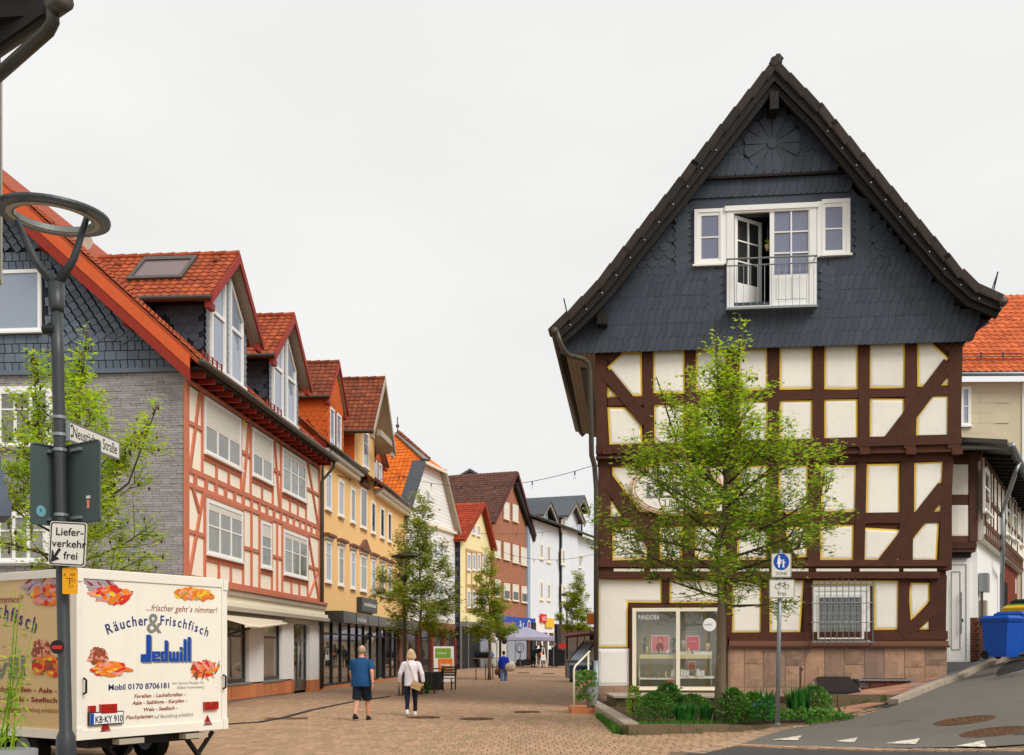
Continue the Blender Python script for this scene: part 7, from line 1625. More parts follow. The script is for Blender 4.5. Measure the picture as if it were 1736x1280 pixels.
# ================================================================ near street lamp with its signs
LY = 8.5; base = W(116, 1454, LY); topz = W(96, 520, LY)
lp = thing('ring_street_lamp', 'dark grey street lamp with open ring head on a forked post at left', 'street lamp', V((base.x, LY, 0)))
def lpx(z): return lerp(base.x, W(96, 520, LY).x, z / topz.z) - base.x       # the post leans slightly
prof = [(0, .082), (.88, .078), (.97, .072), (1.02, .05), (2.7, .047), (4.0, .047), (topz.z + .02, .046)]
mb = MB(); mb.tube([(lpx(z), 0, z) for z, r in prof], [r for z, r in prof], 18); mb.build('post', 'post_anthracite', lp, True)
zs0, zs1 = W(96, 528, LY).z, W(96, 480, LY).z
mb = MB(); mb.tube([(lpx(zs0), 0, zs0), (lpx(zs0), 0, zs0 + .04), (lpx(zs1), 0, zs1)], [.054, .058, .064], 16); mb.build('socket', 'post_anthracite', lp, True)
RC = W(91, 367, LY); rc = (RC.x - base.x, 0, RC.z)
tilt = Matrix.Translation(rc) @ Matrix.Rotation(R(2.5), 4, 'Y') @ Matrix.Rotation(R(2), 4, 'X')
rad = .425
def ringm(ri, ro, zlo, zhi, m, nm, n=48):
    mb = MB(tilt); vs = []
    for k in range(n):
        c, s_ = math.cos(2 * math.pi * k / n), math.sin(2 * math.pi * k / n)
        vs += [(ri * c, ri * s_, zlo), (ro * c, ro * s_, zlo), ((ro + .006) * c, (ro + .006) * s_, (zlo + zhi) / 2), (ro * c, ro * s_, zhi), (ri * c, ri * s_, zhi)]
    mb.add(vs, [(5 * k + i, 5 * k + (i + 1) % 5, 5 * ((k + 1) % n) + (i + 1) % 5, 5 * ((k + 1) % n) + i) for k in range(n) for i in range(5)]); return mb.build(nm, m, lp)
ringm(.295, rad, -.016, .026, 'post_anthracite', 'ring_housing'); ringm(.305, .345, -.022, -.0161, 'soffit_pale', 'light_strip'); ringm(.288, .295, -.02, .022, 'steel_grey', 'inner_rim')
fork = V((lpx(zs1), 0, zs1 - .03))
for px, py in ((29, 374), (148, 366)):
    e = W(px, py, LY); e = V((e.x - base.x, .0, e.z)); mid = fork.lerp(e, .45) + V((.03 if px > 90 else -.03, 0, -.03)); mb = MB(); mb.tube([fork, mid, e], [.04, .03, .023], 10); mb.build('fork_arm', 'post_anthracite', lp, True)
b_ = W(84, 560, LY); mb = MB(); c = V((b_.x - base.x, -.02, b_.z)); mb.tube([c + V((-.04, 0, 0)), c + V((.05, 0, 0))], .04, 10); mb.box(c.x + .0, -.04, c.z - .05, c.x + .07, .04, c.z + .05); mb.build('light_sensor', 'black_metal', lp)
for z in (W(96, 708, LY).z, W(96, 737, LY).z, W(96, 763, LY).z, W(100, 873, LY).z): mb = MB(); mb.tube([(lpx(z), 0, z - .012), (lpx(z), 0, z + .012)], .056, 16); mb.build('clamp', 'galvanised', lp)
mb = MB(); s_ = W(104, 1097, LY); mb.tube([(s_.x - base.x - .012, -.052, s_.z - .0), (s_.x - base.x - .012, -.054, s_.z)], .056, 16); mb.build('round_sticker', 'black_print', lp)
MB().box(s_.x - base.x - .05, -.0565, s_.z - .016, s_.x - base.x + .03, -.055, s_.z + .012).build('sticker_print', 'red_print', lp)
# street name sign
SN0, SN1 = W(115, 735, 8.5), W(200, 768, 9.35); ssf = Fr(SN0.x, SN0.y, SN1.x - SN0.x, SN1.y - SN0.y)
ssn = thing('street_name_sign', 'white street name sign reading Neustädter Straße clamped to the ring lamp post', 'street sign', ssf.M @ Matrix.Translation((0, 0, W(115, 746, 8.5).z)))
LS = (SN1 - SN0).xy.length; hS = W(115, 715, 8.5).z - W(115, 747, 8.5).z
MB().box(0, -.012, 0, LS, .012, hS).build('plate', 'sign_white', ssn); mb = MB(); ring(mb, (-.004, -.004, LS + .004, hS + .004), (.006, .006, LS - .006, hS - .006), -.016, .016); mb.build('rim', 'galvanised', ssn); text('Neustädter Straße', .128, FT(.05, -.014, .035), 'black_print', ssn, width=LS * .88)
for x in (.03,): 
    for z in (.04, hS - .03): MB().ball((x, -.018, z), .01, 6, 4).build('bolt', 'black_metal', ssn)
# two traffic signs seen from behind
def rrect(w_, h, r, n=4):
    out = []
    for cx_, cz_, a0 in ((w_ / 2 - r, h / 2 - r, 0), (-w_ / 2 + r, h / 2 - r, 90), (-w_ / 2 + r, -h / 2 + r, 180), (w_ / 2 - r, -h / 2 + r, 270)):
        for k in range(n + 1): a = R(a0 + 90 * k / n); out.append((cx_ + r * math.cos(a), cz_ + r * math.sin(a)))
    return out
def back_sign(px0, px1, py0, py1, Y0, Y1, label, stick):
    a, b = W(px0, (py0 + py1) / 2, Y0), W(px1, (py0 + py1) / 2, Y1); f_ = Fr((a.x + b.x) / 2, (a.y + b.y) / 2, b.x - a.x, b.y - a.y); h = W(0, py0, (Y0 + Y1) / 2).z - W(0, py1, (Y0 + Y1) / 2).z; w_ = (b - a).xy.length
    t = thing('traffic_sign_back', label, 'traffic sign', f_.M @ Matrix.Translation((0, 0, (a.z + b.z) / 2)))
    mb = MB(); mb.prism(rrect(w_, h, .04), -.003, .003); mb.build('plate', 'sign_back', t); mb = MB(); o = rrect(w_, h, .04); i = rrect(w_ - .02, h - .02, .035); n = len(o)
    for k in range(n): q = (k + 1) % n; mb.prism([o[k], o[q], i[q], i[k]], -.012, -.003)
    mb.build('folded_edge', 'sign_back', t)
    for z in (h * .42, -h * .42): MB().box(-w_ * .3 if px0 > 100 else -w_ * .0, -.03, z - .012, w_ * .0 if px0 > 100 else w_ * .4, -.003, z + .012).build('rail', 'galvanised', t)
    if stick:
        mb = MB(); mb.poly([(-.05 + .045 * math.cos(k * .393), -.006, -h * .33 + .045 * math.sin(k * .393)) for k in range(16)]); mb.build('round_sticker', 'cloth_mint', t); text('P', .04, FT(-.065, -.009, -h * .35), 'navy_print', t)
    else: MB().box(.05, -.006, -h * .2, .105, -.004, -h * .165).build('sticker', 'white_print', t); MB().box(.06, -.006, -h * .32, .09, -.004, -h * .215).build('sticker', 'pink_print', t)
back_sign(51, 104, 754, 891, 8.36, 8.62, 'dark green back of a traffic sign left of the lamp post with round blue sticker', True); back_sign(112, 171, 750, 888, 8.60, 8.32, 'dark green back of a traffic sign right of the lamp post with two small stickers', False)
# delivery sign
def flat_sign(px0, px1, py0, py1, Y, name, label, border=True, m='sign_white', rot=0, r=.02):
    a, b = W(px0, py1, Y), W(px1, py0, Y); c = (a + b) / 2; t = thing(name, label, 'traffic sign', TR(c.x, c.y, c.z, rot)); w_, h = b.x - a.x, b.z - a.z
    MB().prism(rrect(w_, h, r), -.004, .008).build('plate', m, t)
    if border:
        o = rrect(w_ - .012, h - .012, r); i = rrect(w_ - .03, h - .03, r * .8); n = len(o); mb = MB()
        for k in range(n): q = (k + 1) % n; mb.prism([o[k], o[q], i[q], i[k]], -.0055, -.004)
        mb.build('border', 'black_print', t)
    return t, w_, h
t, w_, h = flat_sign(84, 146, 885, 959, 8.38, 'delivery_sign', 'white Lieferverkehr frei sign with arrow on the ring lamp post', rot=-.0)
for v in t.children: pass
for k, s in enumerate(('Liefer-', 'verkehr', 'frei')): text(s, .085, FT(.012 if k < 2 else .03, -.0065, h * (.5 - .31 - .27 * k)), 'black_print', t, ax='CENTER', bold=.001)
mb = MB(); mb.bar((-w_ * .42, -.006, -h * .42), (-w_ * .2, -.006, -h * .12), .022, .002, (0, 1, 0)); mb.prism([(-w_ * .43, -h * .43), (-w_ * .2, -h * .36), (-w_ * .26, -h * .31), (-w_ * .36, -h * .33)], -.0066, -.006); mb.prism([(-w_ * .43, -h * .43), (-w_ * .42, -h * .14), (-w_ * .36, -h * .2), (-w_ * .37, -h * .33)], -.0066, -.006); mb.build('arrow', 'black_print', t); t.rotation_euler.y = R(3)
t, w_, h = flat_sign(106, 131, 963, 1007, 8.4, 'hydrant_sign', 'small yellow hydrant plate with black numbers on the lamp post', False, 'sign_yellow', .0, .01); text('K', .03, FT(-w_ * .4, -.006, h * .2), 'black_print', t); text('303', .03, FT(-.0, -.006, h * .2), 'black_print', t); text('4,7', .03, FT(.01, -.006, -h * .04), 'black_print', t); text('1,7', .03, FT(-.01, -.006, -h * .27), 'black_print', t); MB().box(-.03, -.006, .02, .03, -.005, .024).build('line', 'black_print', t); MB().box(-.003, -.006, -.03, .002, -.005, .02).build('line', 'black_print', t)
# ================================================================ pedestrian zone signs on their post
PB = V((5.3, 21.2, .2)); zp = thing('sign_post', 'thin galvanised post in the planting carrying the pedestrian zone signs', 'sign post', PB)
MB().tube([(0, 0, 0), (.06, 0, W(0, 932, 21.2).z - .2)], .042, 10).build('post', 'galvanised', zp, True); MB().tube([(0, 0, 0), (.0, 0, .03)], .06, 10).build('foot', 'galvanised', zp)
t, w_, h = flat_sign(1307.5, 1341.5, 938, 979, 21.1, 'pedestrian_zone_sign', 'square white sign with blue pedestrian disc and the word ZONE', r=.03)
MB().prism([(.155 * math.cos(k * .2094), .07 + .165 * math.sin(k * .2094)) for k in range(30)], -.0065, -.004).build('blue_disc', 'sign_blue', t)
mb = MB(); y = -.008
def disc(x, z, r): mb.poly([(x + r * math.cos(k * .5236), y, z + r * math.sin(k * .5236)) for k in range(12)])
disc(-.045, .175, .02); mb.poly([(-.068, y, .15), (-.022, y, .15), (-.01, y, .06), (0, y, .03), (-.09, y, .03), (-.08, y, .06)]); mb.poly([(-.068, y, .03), (-.028, y, .03), (-.03, y, -.04), (-.062, y, -.04)]); mb.poly([(-.02, y, .14), (.025, y, .075), (.015, y, .07), (-.025, y, .11)]); disc(.04, .105, .015); mb.poly([(.022, y, .085), (.058, y, .085), (.055, y, .02), (.06, y, -.045), (.044, y, -.045), (.04, y, .0), (.036, y, -.045), (.022, y, -.045), (.026, y, .02)]); mb.poly([(.058, y, .082), (.085, y, .045), (.075, y, .04), (.053, y, .065)])
mb.build('pictogram', 'white_print', t); text('ZONE', .085, FT(0, -.0065, -.19), 'black_print', t, ax='CENTER')
t, w_, h = flat_sign(1304, 1347, 982.5, 1014, 21.1, 'bicycle_sign', 'white sign with a bicycle symbol and the word frei', r=.025)
mb = MB(); y = -.007
def circ(cx_, cz_, r, wd): mb.loft([[V((cx_ + (r + d) * math.cos(k * .3142), yy, cz_ + (r + d) * math.sin(k * .3142))) for k in range(20)] for d, yy in ((-wd, y), (wd, y))], caps=False)
circ(-.085, .045, .05, .005); circ(.085, .045, .05, .005)
for a, b in (((-.085, .045), (-.05, .13)), ((-.058, .11), (.05, .11)), ((-.058, .105), (.03, .045)), ((.03, .045), (.055, .125)), ((.03, .045), (.085, .045)), ((.085, .045), (.05, .11)), ((-.05, .13), (-.025, .13)), ((.035, .127), (.08, .127))): mb.bar((a[0], y, a[1]), (b[0], y, b[1]), .008, .001, (0, 1, 0))
mb.build('bicycle_print', 'black_print', t); text('frei', .13, FT(0, -.0065, -.135), 'black_print', t, ax='CENTER')
# ================================================================ street furniture further along
def plate_lamp(px, py_base, py_top, label):
    b = G(px, py_base); H_ = W(0, py_top, b.y).z - b.z; t = thing('plate_street_lamp', label, 'street lamp', b, 'street lamps with flat disc heads')
    mb = MB(); mb.tube([(0, 0, 0), (0, 0, 1.1), (0, 0, 1.16), (0, 0, H_ - 1.1)], [.1, .1, .06, .05], 10); mb.build('post', 'post_anthracite', t); mb = MB(); mb.lathe([(.06, H_ - 1.15), (.18, H_ - .95), (.16, H_ - .9), (.06, H_ - 1.0)], n=14); mb.build('lamp_cup', 'post_anthracite', t)
    mb = MB(); mb.lathe([(.13, H_ - .9), (.17, H_ - .3), (.14, H_ - .28)], n=14); mb.build('glass_cylinder', 'clear_glass', t); mb = MB(); mb.lathe([(.04, H_ - .9), (.04, H_ - .35)], n=8); mb.build('light_tube', 'cream_paint', t); mb = MB(); mb.lathe([(.15, H_ - .28), (.52, H_ - .2), (.53, H_ - .17), (.2, H_ - .08), (.03, H_)], n=20); mb.build('disc_roof', 'zinc_dark', t)
    mb = MB(); zq = 3.0; mb.tube([(0, 0, zq), (0, 0, zq + .12)], .09, 10); mb.build('collar', 'black_metal', t); return t
plate_lamp(685.5, 1179, 935, 'disc-headed street lamp in front of the yellow house beside the near street tree'); plate_lamp(961, 1148, 1003, 'farther disc-headed street lamp left of the drainpipe of the timber house')
b = G(848, 1150); t = thing('slim_post', 'slim dark post beside the woman in blue', 'post', b); MB().tube([(0, 0, 0), (0, 0, 3.3)], .07, 8).build('shaft', 'black_metal', t); MB().tube([(0, 0, 0), (0, 0, .8)], .1, 8).build('base', 'black_metal', t)
# rods of the tree guards
for k, (px, py, hp) in enumerate([(676.5, 1180, 60), (807, 1153, 26), (823, 1152, 27), (835.5, 1152, 26), (736, 1176, 34)]):
    b = G(px, py); h = hp * b.y / F; t = thing('guard_rod', ['thin upright rod left of the blonde woman', 'thin tree-guard rod farthest left at the middle street tree', 'thin tree-guard rod just left of the middle street tree trunk', 'thin tree-guard rod just right of the middle street tree trunk', 'thin rod in front of the grey waste bin'][k], 'rod', b, 'thin rods around the street trees'); MB().tube([(0, 0, 0), (0, 0, h)], .025, 6).build('rod', 'black_metal', t); MB().box(-.12, -.12, 0, .12, .12, .03).build('foot', 'rust_iron', t)
# waste bin, bench, sandwich board
b = G(734, 1172); t = thing('waste_bin', 'grey slatted waste bin behind the blonde woman', 'waste bin', b); mb = MB(); mb.lathe([(.3, .06), (.36, .1), (.4, .8), (.36, .82)], n=14); mb.build('bin_body', 'post_anthracite', t)
for a in (-.42, .42): MB().box(a - .03, -.03, 0, a + .03, .03, .95).build('leg', 'black_metal', t)
MB().box(-.5, -.25, .92, .5, .25, .97).build('cover', 'wood_slat', t)
b = G(757, 1170); t = thing('bench_chair', 'dark metal chair with wooden slats beside the sandwich board', 'chair', TR(b.x, b.y, b.z, -.3))
for a in (-.32, .32): mb = MB(); mb.tube([(a, -.25, 0), (a, -.25, .5)], .03, 6); mb.tube([(a, .25, 0), (a, .22, .55), (a, .32, 1.05)], .03, 6); mb.build('side_frame', 'black_metal', t)
for i in range(5): MB().box(-.36, -.27 + i * .11, .5, .36, -.19 + i * .11, .53).build('slat', 'wood_slat', t)
for i in range(4): MB().box(-.36, .24 + i * .03, .6 + i * .11, .36, .27 + i * .03, .69 + i * .11).build('slat', 'wood_slat', t)
b = G(753, 1160); t = thing('sandwich_board', 'white sandwich board with green and orange 30 % posters', 'sign', TR(b.x, b.y, b.z, .15)); bh_ = 1.15
T2 = Matrix.Rotation(R(-9), 4, 'X')
mb = MB(T2); mb.box(-.52, -.02, .12, .52, .02, 1.95); mb.build('panel', 'white_paint', t); mb = MB(T2); mb.box(-.44, -.028, 1.35, .36, -.02, 1.85); mb.build('green_poster', 'green_print', t); mb = MB(T2); mb.box(-.3, -.03, .55, .44, -.021, 1.32); mb.build('orange_poster', 'orange_print', t); text('30%', .36, T2 @ FT(-.2, -.032, .8), 'white_print', t, width=.56, bold=.01); text('SALE', .16, T2 @ FT(-.36, -.031, 1.55), 'white_print', t, width=.5)
for a in (-.5, .5): mb = MB(); mb.tube([(a, .3, 1.9), (a, .75, .0)], .02, 5); mb.tube([(a, -.02, .15), (a, .02, 0)], .02, 5); mb.build('leg', 'wood_slat', t)
# gazebo and what stands beneath it
gb = V((W(892, 1128, 80).x, 80, zg(1, 80))); gz = thing('gazebo', 'pale lilac pavilion tent in front of the blue shop sign', 'pavilion', gb)
hw = 2.05; ze2, zp2 = 2.05 + .18, 3.05
mb = MB(); c4 = [(-hw, -hw), (hw, -hw), (hw, hw), (-hw, hw)]
for i in range(4): (a, b2), (c, d) = c4[i], c4[(i + 1) % 4]; mb.add([(a, b2, ze2), (c, d, ze2), (0, 0, zp2)], [(0, 1, 2)]); mb.add([(a, b2, ze2), (c, d, ze2), (c * 1.01, d * 1.01, ze2 - .28), ((a + c) / 2, (b2 + d) / 2, ze2 - .2), (a * 1.01, b2 * 1.01, ze2 - .28)], [(0, 1, 2, 3, 4)])
mb.build('canopy', 'canopy_lilac', gz)
for a, b2 in c4: MB().tube([(a * .97, b2 * .97, 0), (a * .97, b2 * .97, ze2)], .03, 6).build('pole', 'galvanised', gz)
b = V((W(957, 1128, 80).x, 80.5, zg(5, 80))); t = thing('stall_table', 'tall black clothed stall table at the right end of the pavilion', 'table', W(943.5, 1129, 79)); MB().box(-.6, -.4, 0, .6, .4, 1.15).build('cloth', 'cloth_black', t); MB().box(-.62, -.42, 1.15, .62, .42, 1.2).build('top', 'cloth_black', t)
t = thing('red_crate', 'red crate on the black stall table', 'crate', W(954, 1099, 79.2)); MB().box(-.3, -.25, 0, .3, .25, .32).build('box', 'red_print', t); MB().box(-.32, -.27, .28, .32, .27, .34).build('rim', 'red_print', t)
t = thing('table_easel', 'small white easel frame left of the woman with the rucksack', 'easel', W(921, 1131, 77)); mb = MB(); mb.tube([(-.25, 0, 0), (-.05, .1, 1.4)], .03, 5); mb.tube([(.25, 0, 0), (.05, .1, 1.4)], .03, 5); mb.build('frame', 'white_paint', t); MB().box(-.16, 0, .5, .16, .03, .9).build('panel', 'white_paint', t)
# wire sculpture / bike stand on black base beneath the tent, black speaker boxes, table with wares, balloons
t = thing('wire_stand', 'black looped wire stand on a heavy round base under the pavilion', 'display stand', W(881, 1129, 79)); mb = MB()
mb.tube([(0, 0, .3), (.05, 0, .9), (-.1, 0, 1.1)], .03, 6); mb.tube([(.3 * math.cos(k * .52), 0, 1.35 + .38 * math.sin(k * .52)) for k in range(13)], .025, 6, caps=False); mb.tube([(.15 * math.cos(k * .52) - .03, .02, 1.3 + .28 * math.sin(k * .52)) for k in range(13)], .02, 6, caps=False); mb.build('wire', 'black_metal', t); MB().lathe([(.3, 0), (.32, .1), (.22, .45), (.1, .5)], n=12).build('base', 'black_metal', t)
t = thing('speaker_box', 'small black box beside the looped wire stand', 'box', W(893, 1128.5, 79)); MB().box(-.28, -.25, 0, .28, .25, .45).build('body', 'black_metal', t); MB().lathe([(.17, .45), (.12, .5)], n=10).build('cap', 'black_metal', t)
t = thing('wares_table', 'low table with dark wares in front of the cream house passage', 'table', W(819, 1131, 78)); MB().box(-1.5, -.4, .62, 1.5, .4, .68).build('top', 'wood_slat', t); [MB().tube([(a, c, 0), (a, c, .62)], .03, 5).build('leg', 'black_metal', t) for a in (-1.4, 1.4) for c in (-.35, .35)]
for k in range(5): t = thing('wares_bag', ['navy bag at the left end of the wares table', 'black bag second from the left on the wares table', 'black bag in the middle of the wares table', 'navy bag second from the right on the wares table', 'blue bag at the right end of the wares table'][k], 'bag', W(808 + k * 6, 1116, 78), 'bags on the wares table'); mm = ['cloth_navy', 'cloth_black', 'cloth_black', 'cloth_navy', 'bin_blue'][k]; MB().ball((0, 0, .22), (.24, .2, .24), 10, 6).build('body', mm, t, True); MB().tube([(-.12, 0, .4), (0, 0, .58), (.12, 0, .4)], .02, 5).build('handle', mm, t)
bp = W(842, 1083, 77)
for k, (dx, dz, m) in enumerate([(-.6, .15, 'bin_blue'), (-.3, .2, 'cloth_cream'), (-.05, -.1, 'cloth_white'), (.35, .15, 'cloth_black'), (.55, -.15, 'cloth_black'), (.5, .3, 'cloth_white'), (.1, .25, 'cloth_navy')]):
    t = thing('balloon', ['blue balloon at the left of the balloon cluster', 'cream balloon in the balloon cluster', 'lowest white balloon of the balloon cluster', 'upper black balloon of the balloon cluster', 'lower black balloon of the balloon cluster', 'white balloon at the top right of the balloon cluster', 'navy balloon in the middle of the balloon cluster'][k], 'balloon', bp + V((dx, 0, dz)), 'balloons beside the pavilion'); MB().ball((0, 0, 0), (.2, .2, .25), 10, 8).build('skin', m, t, True); MB().tube([(0, 0, -.25), (-dx * .5, 0, -dz - 1.5)], .008, 4).build('string', 'white_print', t)
# market cart at the right edge of the street
cb = G(979, 1157); ct = thing('market_cart', 'grey market cart with a printed front and sloping glass lid', 'market stall', TR(cb.x, cb.y, cb.z, -.06)); kx = cb.y / F
def cx2(px): return (px - 979) * kx
def cz2(py): return (1157 - py) * kx
MB().box(cx2(966), -.02, cz2(1152), cx2(1022), 1.2, cz2(1121)).build('body', 'cart_print', ct); MB().box(cx2(960), 0, cz2(1150), cx2(965.8), 1.2, cz2(1121)).build('side_panel', 'steel_grey', ct); MB().box(cx2(959), -.06, cz2(1121), cx2(1022), 1.25, cz2(1118.5)).build('counter', 'steel_grey', ct)
mb = MB(); mb.add([(cx2(974), -.03, cz2(1148)), (cx2(977), -.03, cz2(1139)), (cx2(985), -.03, cz2(1132)), (cx2(999), -.03, cz2(1131)), (cx2(1003), -.03, cz2(1138)), (cx2(1003), -.03, cz2(1148))], [tuple(range(6))]); mb.build('car_print', 'cloth_navy', ct); MB().box(cx2(966), -.025, cz2(1128), cx2(1003), -.021, cz2(1122)).build('sky_print', 'render_blue_dark', ct); text('sale', .16, FT(cx2(968), -.035, cz2(1144)), 'red_print', ct, shear=.2)
mb = MB(); mb.poly([(cx2(984), -.035, cz2(1147))] + [(cx2(984) + .12 * math.cos(k * .524), -.035, cz2(1146) + .12 * math.sin(k * .524)) for k in range(12)][1:]); mb.build('wheel_print', 'white_print', ct)
mb = MB(); mb.slab([(cx2(963), -.05, cz2(1120)), (cx2(985), -.05, cz2(1120)), (cx2(1012), .9, cz2(1085)), (cx2(990), .9, cz2(1085))], .08); mb.build('sloping_lid', 'black_metal', ct); mb = MB(); mb.slab([(cx2(967), -.06, cz2(1118)), (cx2(983), -.06, cz2(1118)), (cx2(1009), .85, cz2(1086)), (cx2(992), .85, cz2(1086))], .03); mb.build('lid_glass', 'glass_sky', ct)
mb = MB(); mb.slab([(cx2(958), -.3, cz2(1078)), (cx2(1030), -.3, cz2(1070)), (cx2(1030), 1.6, cz2(1066)), (cx2(958), 1.6, cz2(1073))], .14); mb.build('awning', 'dark_red', ct); MB().box(cx2(1000), .3, cz2(1085), cx2(1030), 1.5, cz2(1070)).build('cabin', 'interior_dark', ct); MB().box(cx2(990), .8, cz2(1118), cx2(1024), 1.4, cz2(1085)).build('back_panel', 'interior', ct)
for px in (962, 991): MB().tube([(cx2(px), .9, cz2(1120)), (cx2(px), .9, cz2(1072))], .025, 5).build('post', 'black_metal', ct)
for px in (968, 972, 1000): mb = MB(); mb.tube([(cx2(px), -.02, .09), (cx2(px), .04, .09)], .09, 10); mb.build('castor', 'rubber', ct)
MB().box(cx2(995), .2, cz2(1058), cx2(1025), 1.0, cz2(1040)).build('orange_box', 'soffit_wood', ct)
# festoon strings across the street
def festoon(a, b, sag, n, label):
    t = thing('light_string', label, 'light string', None, 'festoon light strings over the street'); P_ = [a.lerp(b, i / 24) - V((0, 0, sag * 4 * (i / 24) * (1 - i / 24))) for i in range(25)]; MB().tube(P_, .013, 4).build('cable', 'black_metal', t)
    for i in range(n):
        q = (i + .6) / n; p = a.lerp(b, q) - V((0, 0, sag * 4 * q * (1 - q))); mb = MB(); mb.tube([p, p - V((0, 0, .16))], .03, 5); mb.build('bulb_holder', 'black_metal', t); MB().ball(p - V((0, 0, .26)), (.06, .06, .1), 6, 5).build('bulb', 'clear_glass', t)
festoon(W(660, 799, 62), W(1006, 789, 44), .9, 6, 'highest festoon string running from the yellow house to the timber house'); festoon(W(500, 778, 43), W(690, 803, 62), .6, 4, 'festoon string along the top of the yellow facade'); festoon(W(735, 896, 73), W(975, 893, 95), .5, 5, 'middle festoon string in front of the brick house'); festoon(W(850, 935, 84), W(1005, 940, 70), .5, 4, 'lowest festoon string in front of the pale blue house')
# ================================================================ trees and plants
def tree(name, label, base, env, tr, nprim, nleaf, ls, mats_, seed, leaders=(), pods=0, group=None, h0=None, upness=.5, tw=2.6):
    """env: [(height, radius)] outline of the crown; limbs fill it, leaves sit on the twigs"""
    r_ = random.Random(seed); u = r_.uniform; root = thing(name, label, 'tree', base, group); H_ = env[-1][0]
    tk = MB(); pts = [V((0, 0, -.1))]; n = 9
    for i in range(1, n + 1): pts.append(V((u(-.05, .05) * i * .4, u(-.05, .05) * i * .4, H_ * .94 * i / n)))
    tk.tube(pts, [tr * 1.35] + [max(.012, tr * (1 - .93 * (i / n) ** .9)) for i in range(1, n + 1)], 9)
    def trunk(z): q = max(0, min(.999, z / H_ / .94)) * n; i = int(q); return pts[i].lerp(pts[i + 1], q - i)
    br = MB(); twigs = []
    def limb(p, d, L_, r0, lvl):
        k = 5 if lvl < 2 else 3; P_ = [p]; dd = d.normalized(); bend = V((u(-.2, .2), u(-.2, .2), u(.1, .5) * upness))
        for i in range(k): dd = (dd + bend * .25 + V((u(-.12, .12), u(-.12, .12), u(-.08, .12)))).normalized(); P_.append(P_[-1] + dd * L_ / k)
        br.tube(P_, [max(.0032, r0 * (1 - .85 * i / k)) for i in range(k + 1)], (6, 4, 3)[lvl], 0 if lvl == 0 else 1, caps=False)
        if lvl >= 1: twigs.append((P_, L_, lvl))
        if lvl < 2:
            m = max(4, int(L_ * (tw * 2.3 if lvl == 0 else tw * 2.2)))
            for i in range(m):
                q = u(.16, 1) * k * .999; j = int(q); pp = P_[j].lerp(P_[j + 1], q - j); ax = (P_[j + 1] - P_[j]).normalized(); side = ax.cross(V((u(-1, 1), u(-1, 1), u(-1, 1)))).normalized()
                limb(pp, ax * .7 + side * .8 + V((0, 0, u(-.05, .45))), L_ * u(.28, .55) * (1.2 - .6 * q / k), r0 * .45, lvl + 1)
    z0 = h0 or env[0][0]
    for i in range(nprim):
        q = (i + u(.1, .9)) / nprim; z = lerp(z0, H_ * .93, q ** .9); a = i * 2.4 + u(-.4, .4); rad = pl(env, min(H_, z + .25)) * u(.75, 1.12)
        limb(trunk(z - .15), V((math.cos(a), math.sin(a), .12 + .75 * q)), max(.35, rad), max(.012, tr * .34 * (1 - q * .7)), 0 if rad > .55 else 1)
    for (dx, dy, z, zt) in leaders:
        p = trunk(z); e = V((dx, dy, zt)); P_ = [p, p.lerp(e, .4) + V((dx * .3, dy * .3, 0)), e]; br.tube(P_, [tr * .3, tr * .2, .01], 5)
        for i in range(30): q = u(.2, 1); pp = P_[0].lerp(P_[2], q) + V((dx * .2, dy * .2, 0)) * (1 - q); a = u(0, 6.3); limb(pp, V((math.cos(a), math.sin(a), 1.1)), u(.25, .6) * (1.2 - q), .012, 1)
    tk.build('trunk', 'bark' if tr > .07 else 'bark_dark', root, True); o = br.build('branches', ['bark_dark', 'twig'], root); o['kind'] = 'stuff'
    lf = MB(); tot = sum(t[1] * (.6 if t[2] == 1 else 1) for t in twigs)
    for P_, L_, lvl in twigs:
        c = nleaf * L_ * (.6 if lvl == 1 else 1) / tot; c = int(c) + (r_.random() < c - int(c))
        for _ in range(c):
            q = min(.999, u(.1, 1.05)) * (len(P_) - 1); j = min(len(P_) - 2, int(q)); p = P_[j].lerp(P_[j + 1], q - j) + V((u(-1, 1), u(-1, 1), u(-.8, .8))) * ls * 1.1
            s_ = ls * u(.55, 1.15); a = u(0, 6.3); x = V((math.cos(a), math.sin(a), u(-.5, .3))).normalized(); y = x.cross(V((u(-.5, .5), u(-.5, .5), 1))).normalized(); nn = x.cross(y) * .12 * s_
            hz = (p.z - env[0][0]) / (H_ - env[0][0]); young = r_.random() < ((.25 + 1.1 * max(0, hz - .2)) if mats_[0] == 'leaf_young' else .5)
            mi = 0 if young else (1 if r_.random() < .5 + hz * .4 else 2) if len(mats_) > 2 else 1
            b = len(lf.v); lf.v += [p, p + (x * .35 + y * .16) * s_, p + (x * .45 + y * .55) * s_ - nn, p + (x * .6 + y * .14) * s_, p + x * s_ - nn, p + (x * .6 - y * .14) * s_, p + (x * .45 - y * .55) * s_ - nn, p + (x * .35 - y * .16) * s_]
            lf.f += [(b, b + 1, b + 3, b + 5, b + 7), (b + 1, b + 2, b + 3), (b + 3, b + 4, b + 5), (b + 5, b + 6, b + 7)]; lf.m += [mi] * 4
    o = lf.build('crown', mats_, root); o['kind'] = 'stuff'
    if pods:
        pd = MB()
        for _ in range(pods):
            P_, L_, lvl = twigs[r_.randrange(len(twigs))]; p = P_[r_.randrange(2, len(P_))] - V((0, 0, u(.03, .12))); s_ = u(.018, .03); pd.add([p + V((s_, 0, 0)), p + V((0, s_, 0)), p + V((-s_, 0, 0)), p + V((0, -s_, 0)), p + V((0, 0, s_ * 1.6)), p + V((0, 0, -s_ * 1.8))], [(0, 1, 4), (1, 2, 4), (2, 3, 4), (3, 0, 4), (1, 0, 5), (2, 1, 5), (3, 2, 5), (0, 3, 5)])
        o = pd.build('seed_pods', 'seed_pod', root); o['kind'] = 'stuff'
    return root
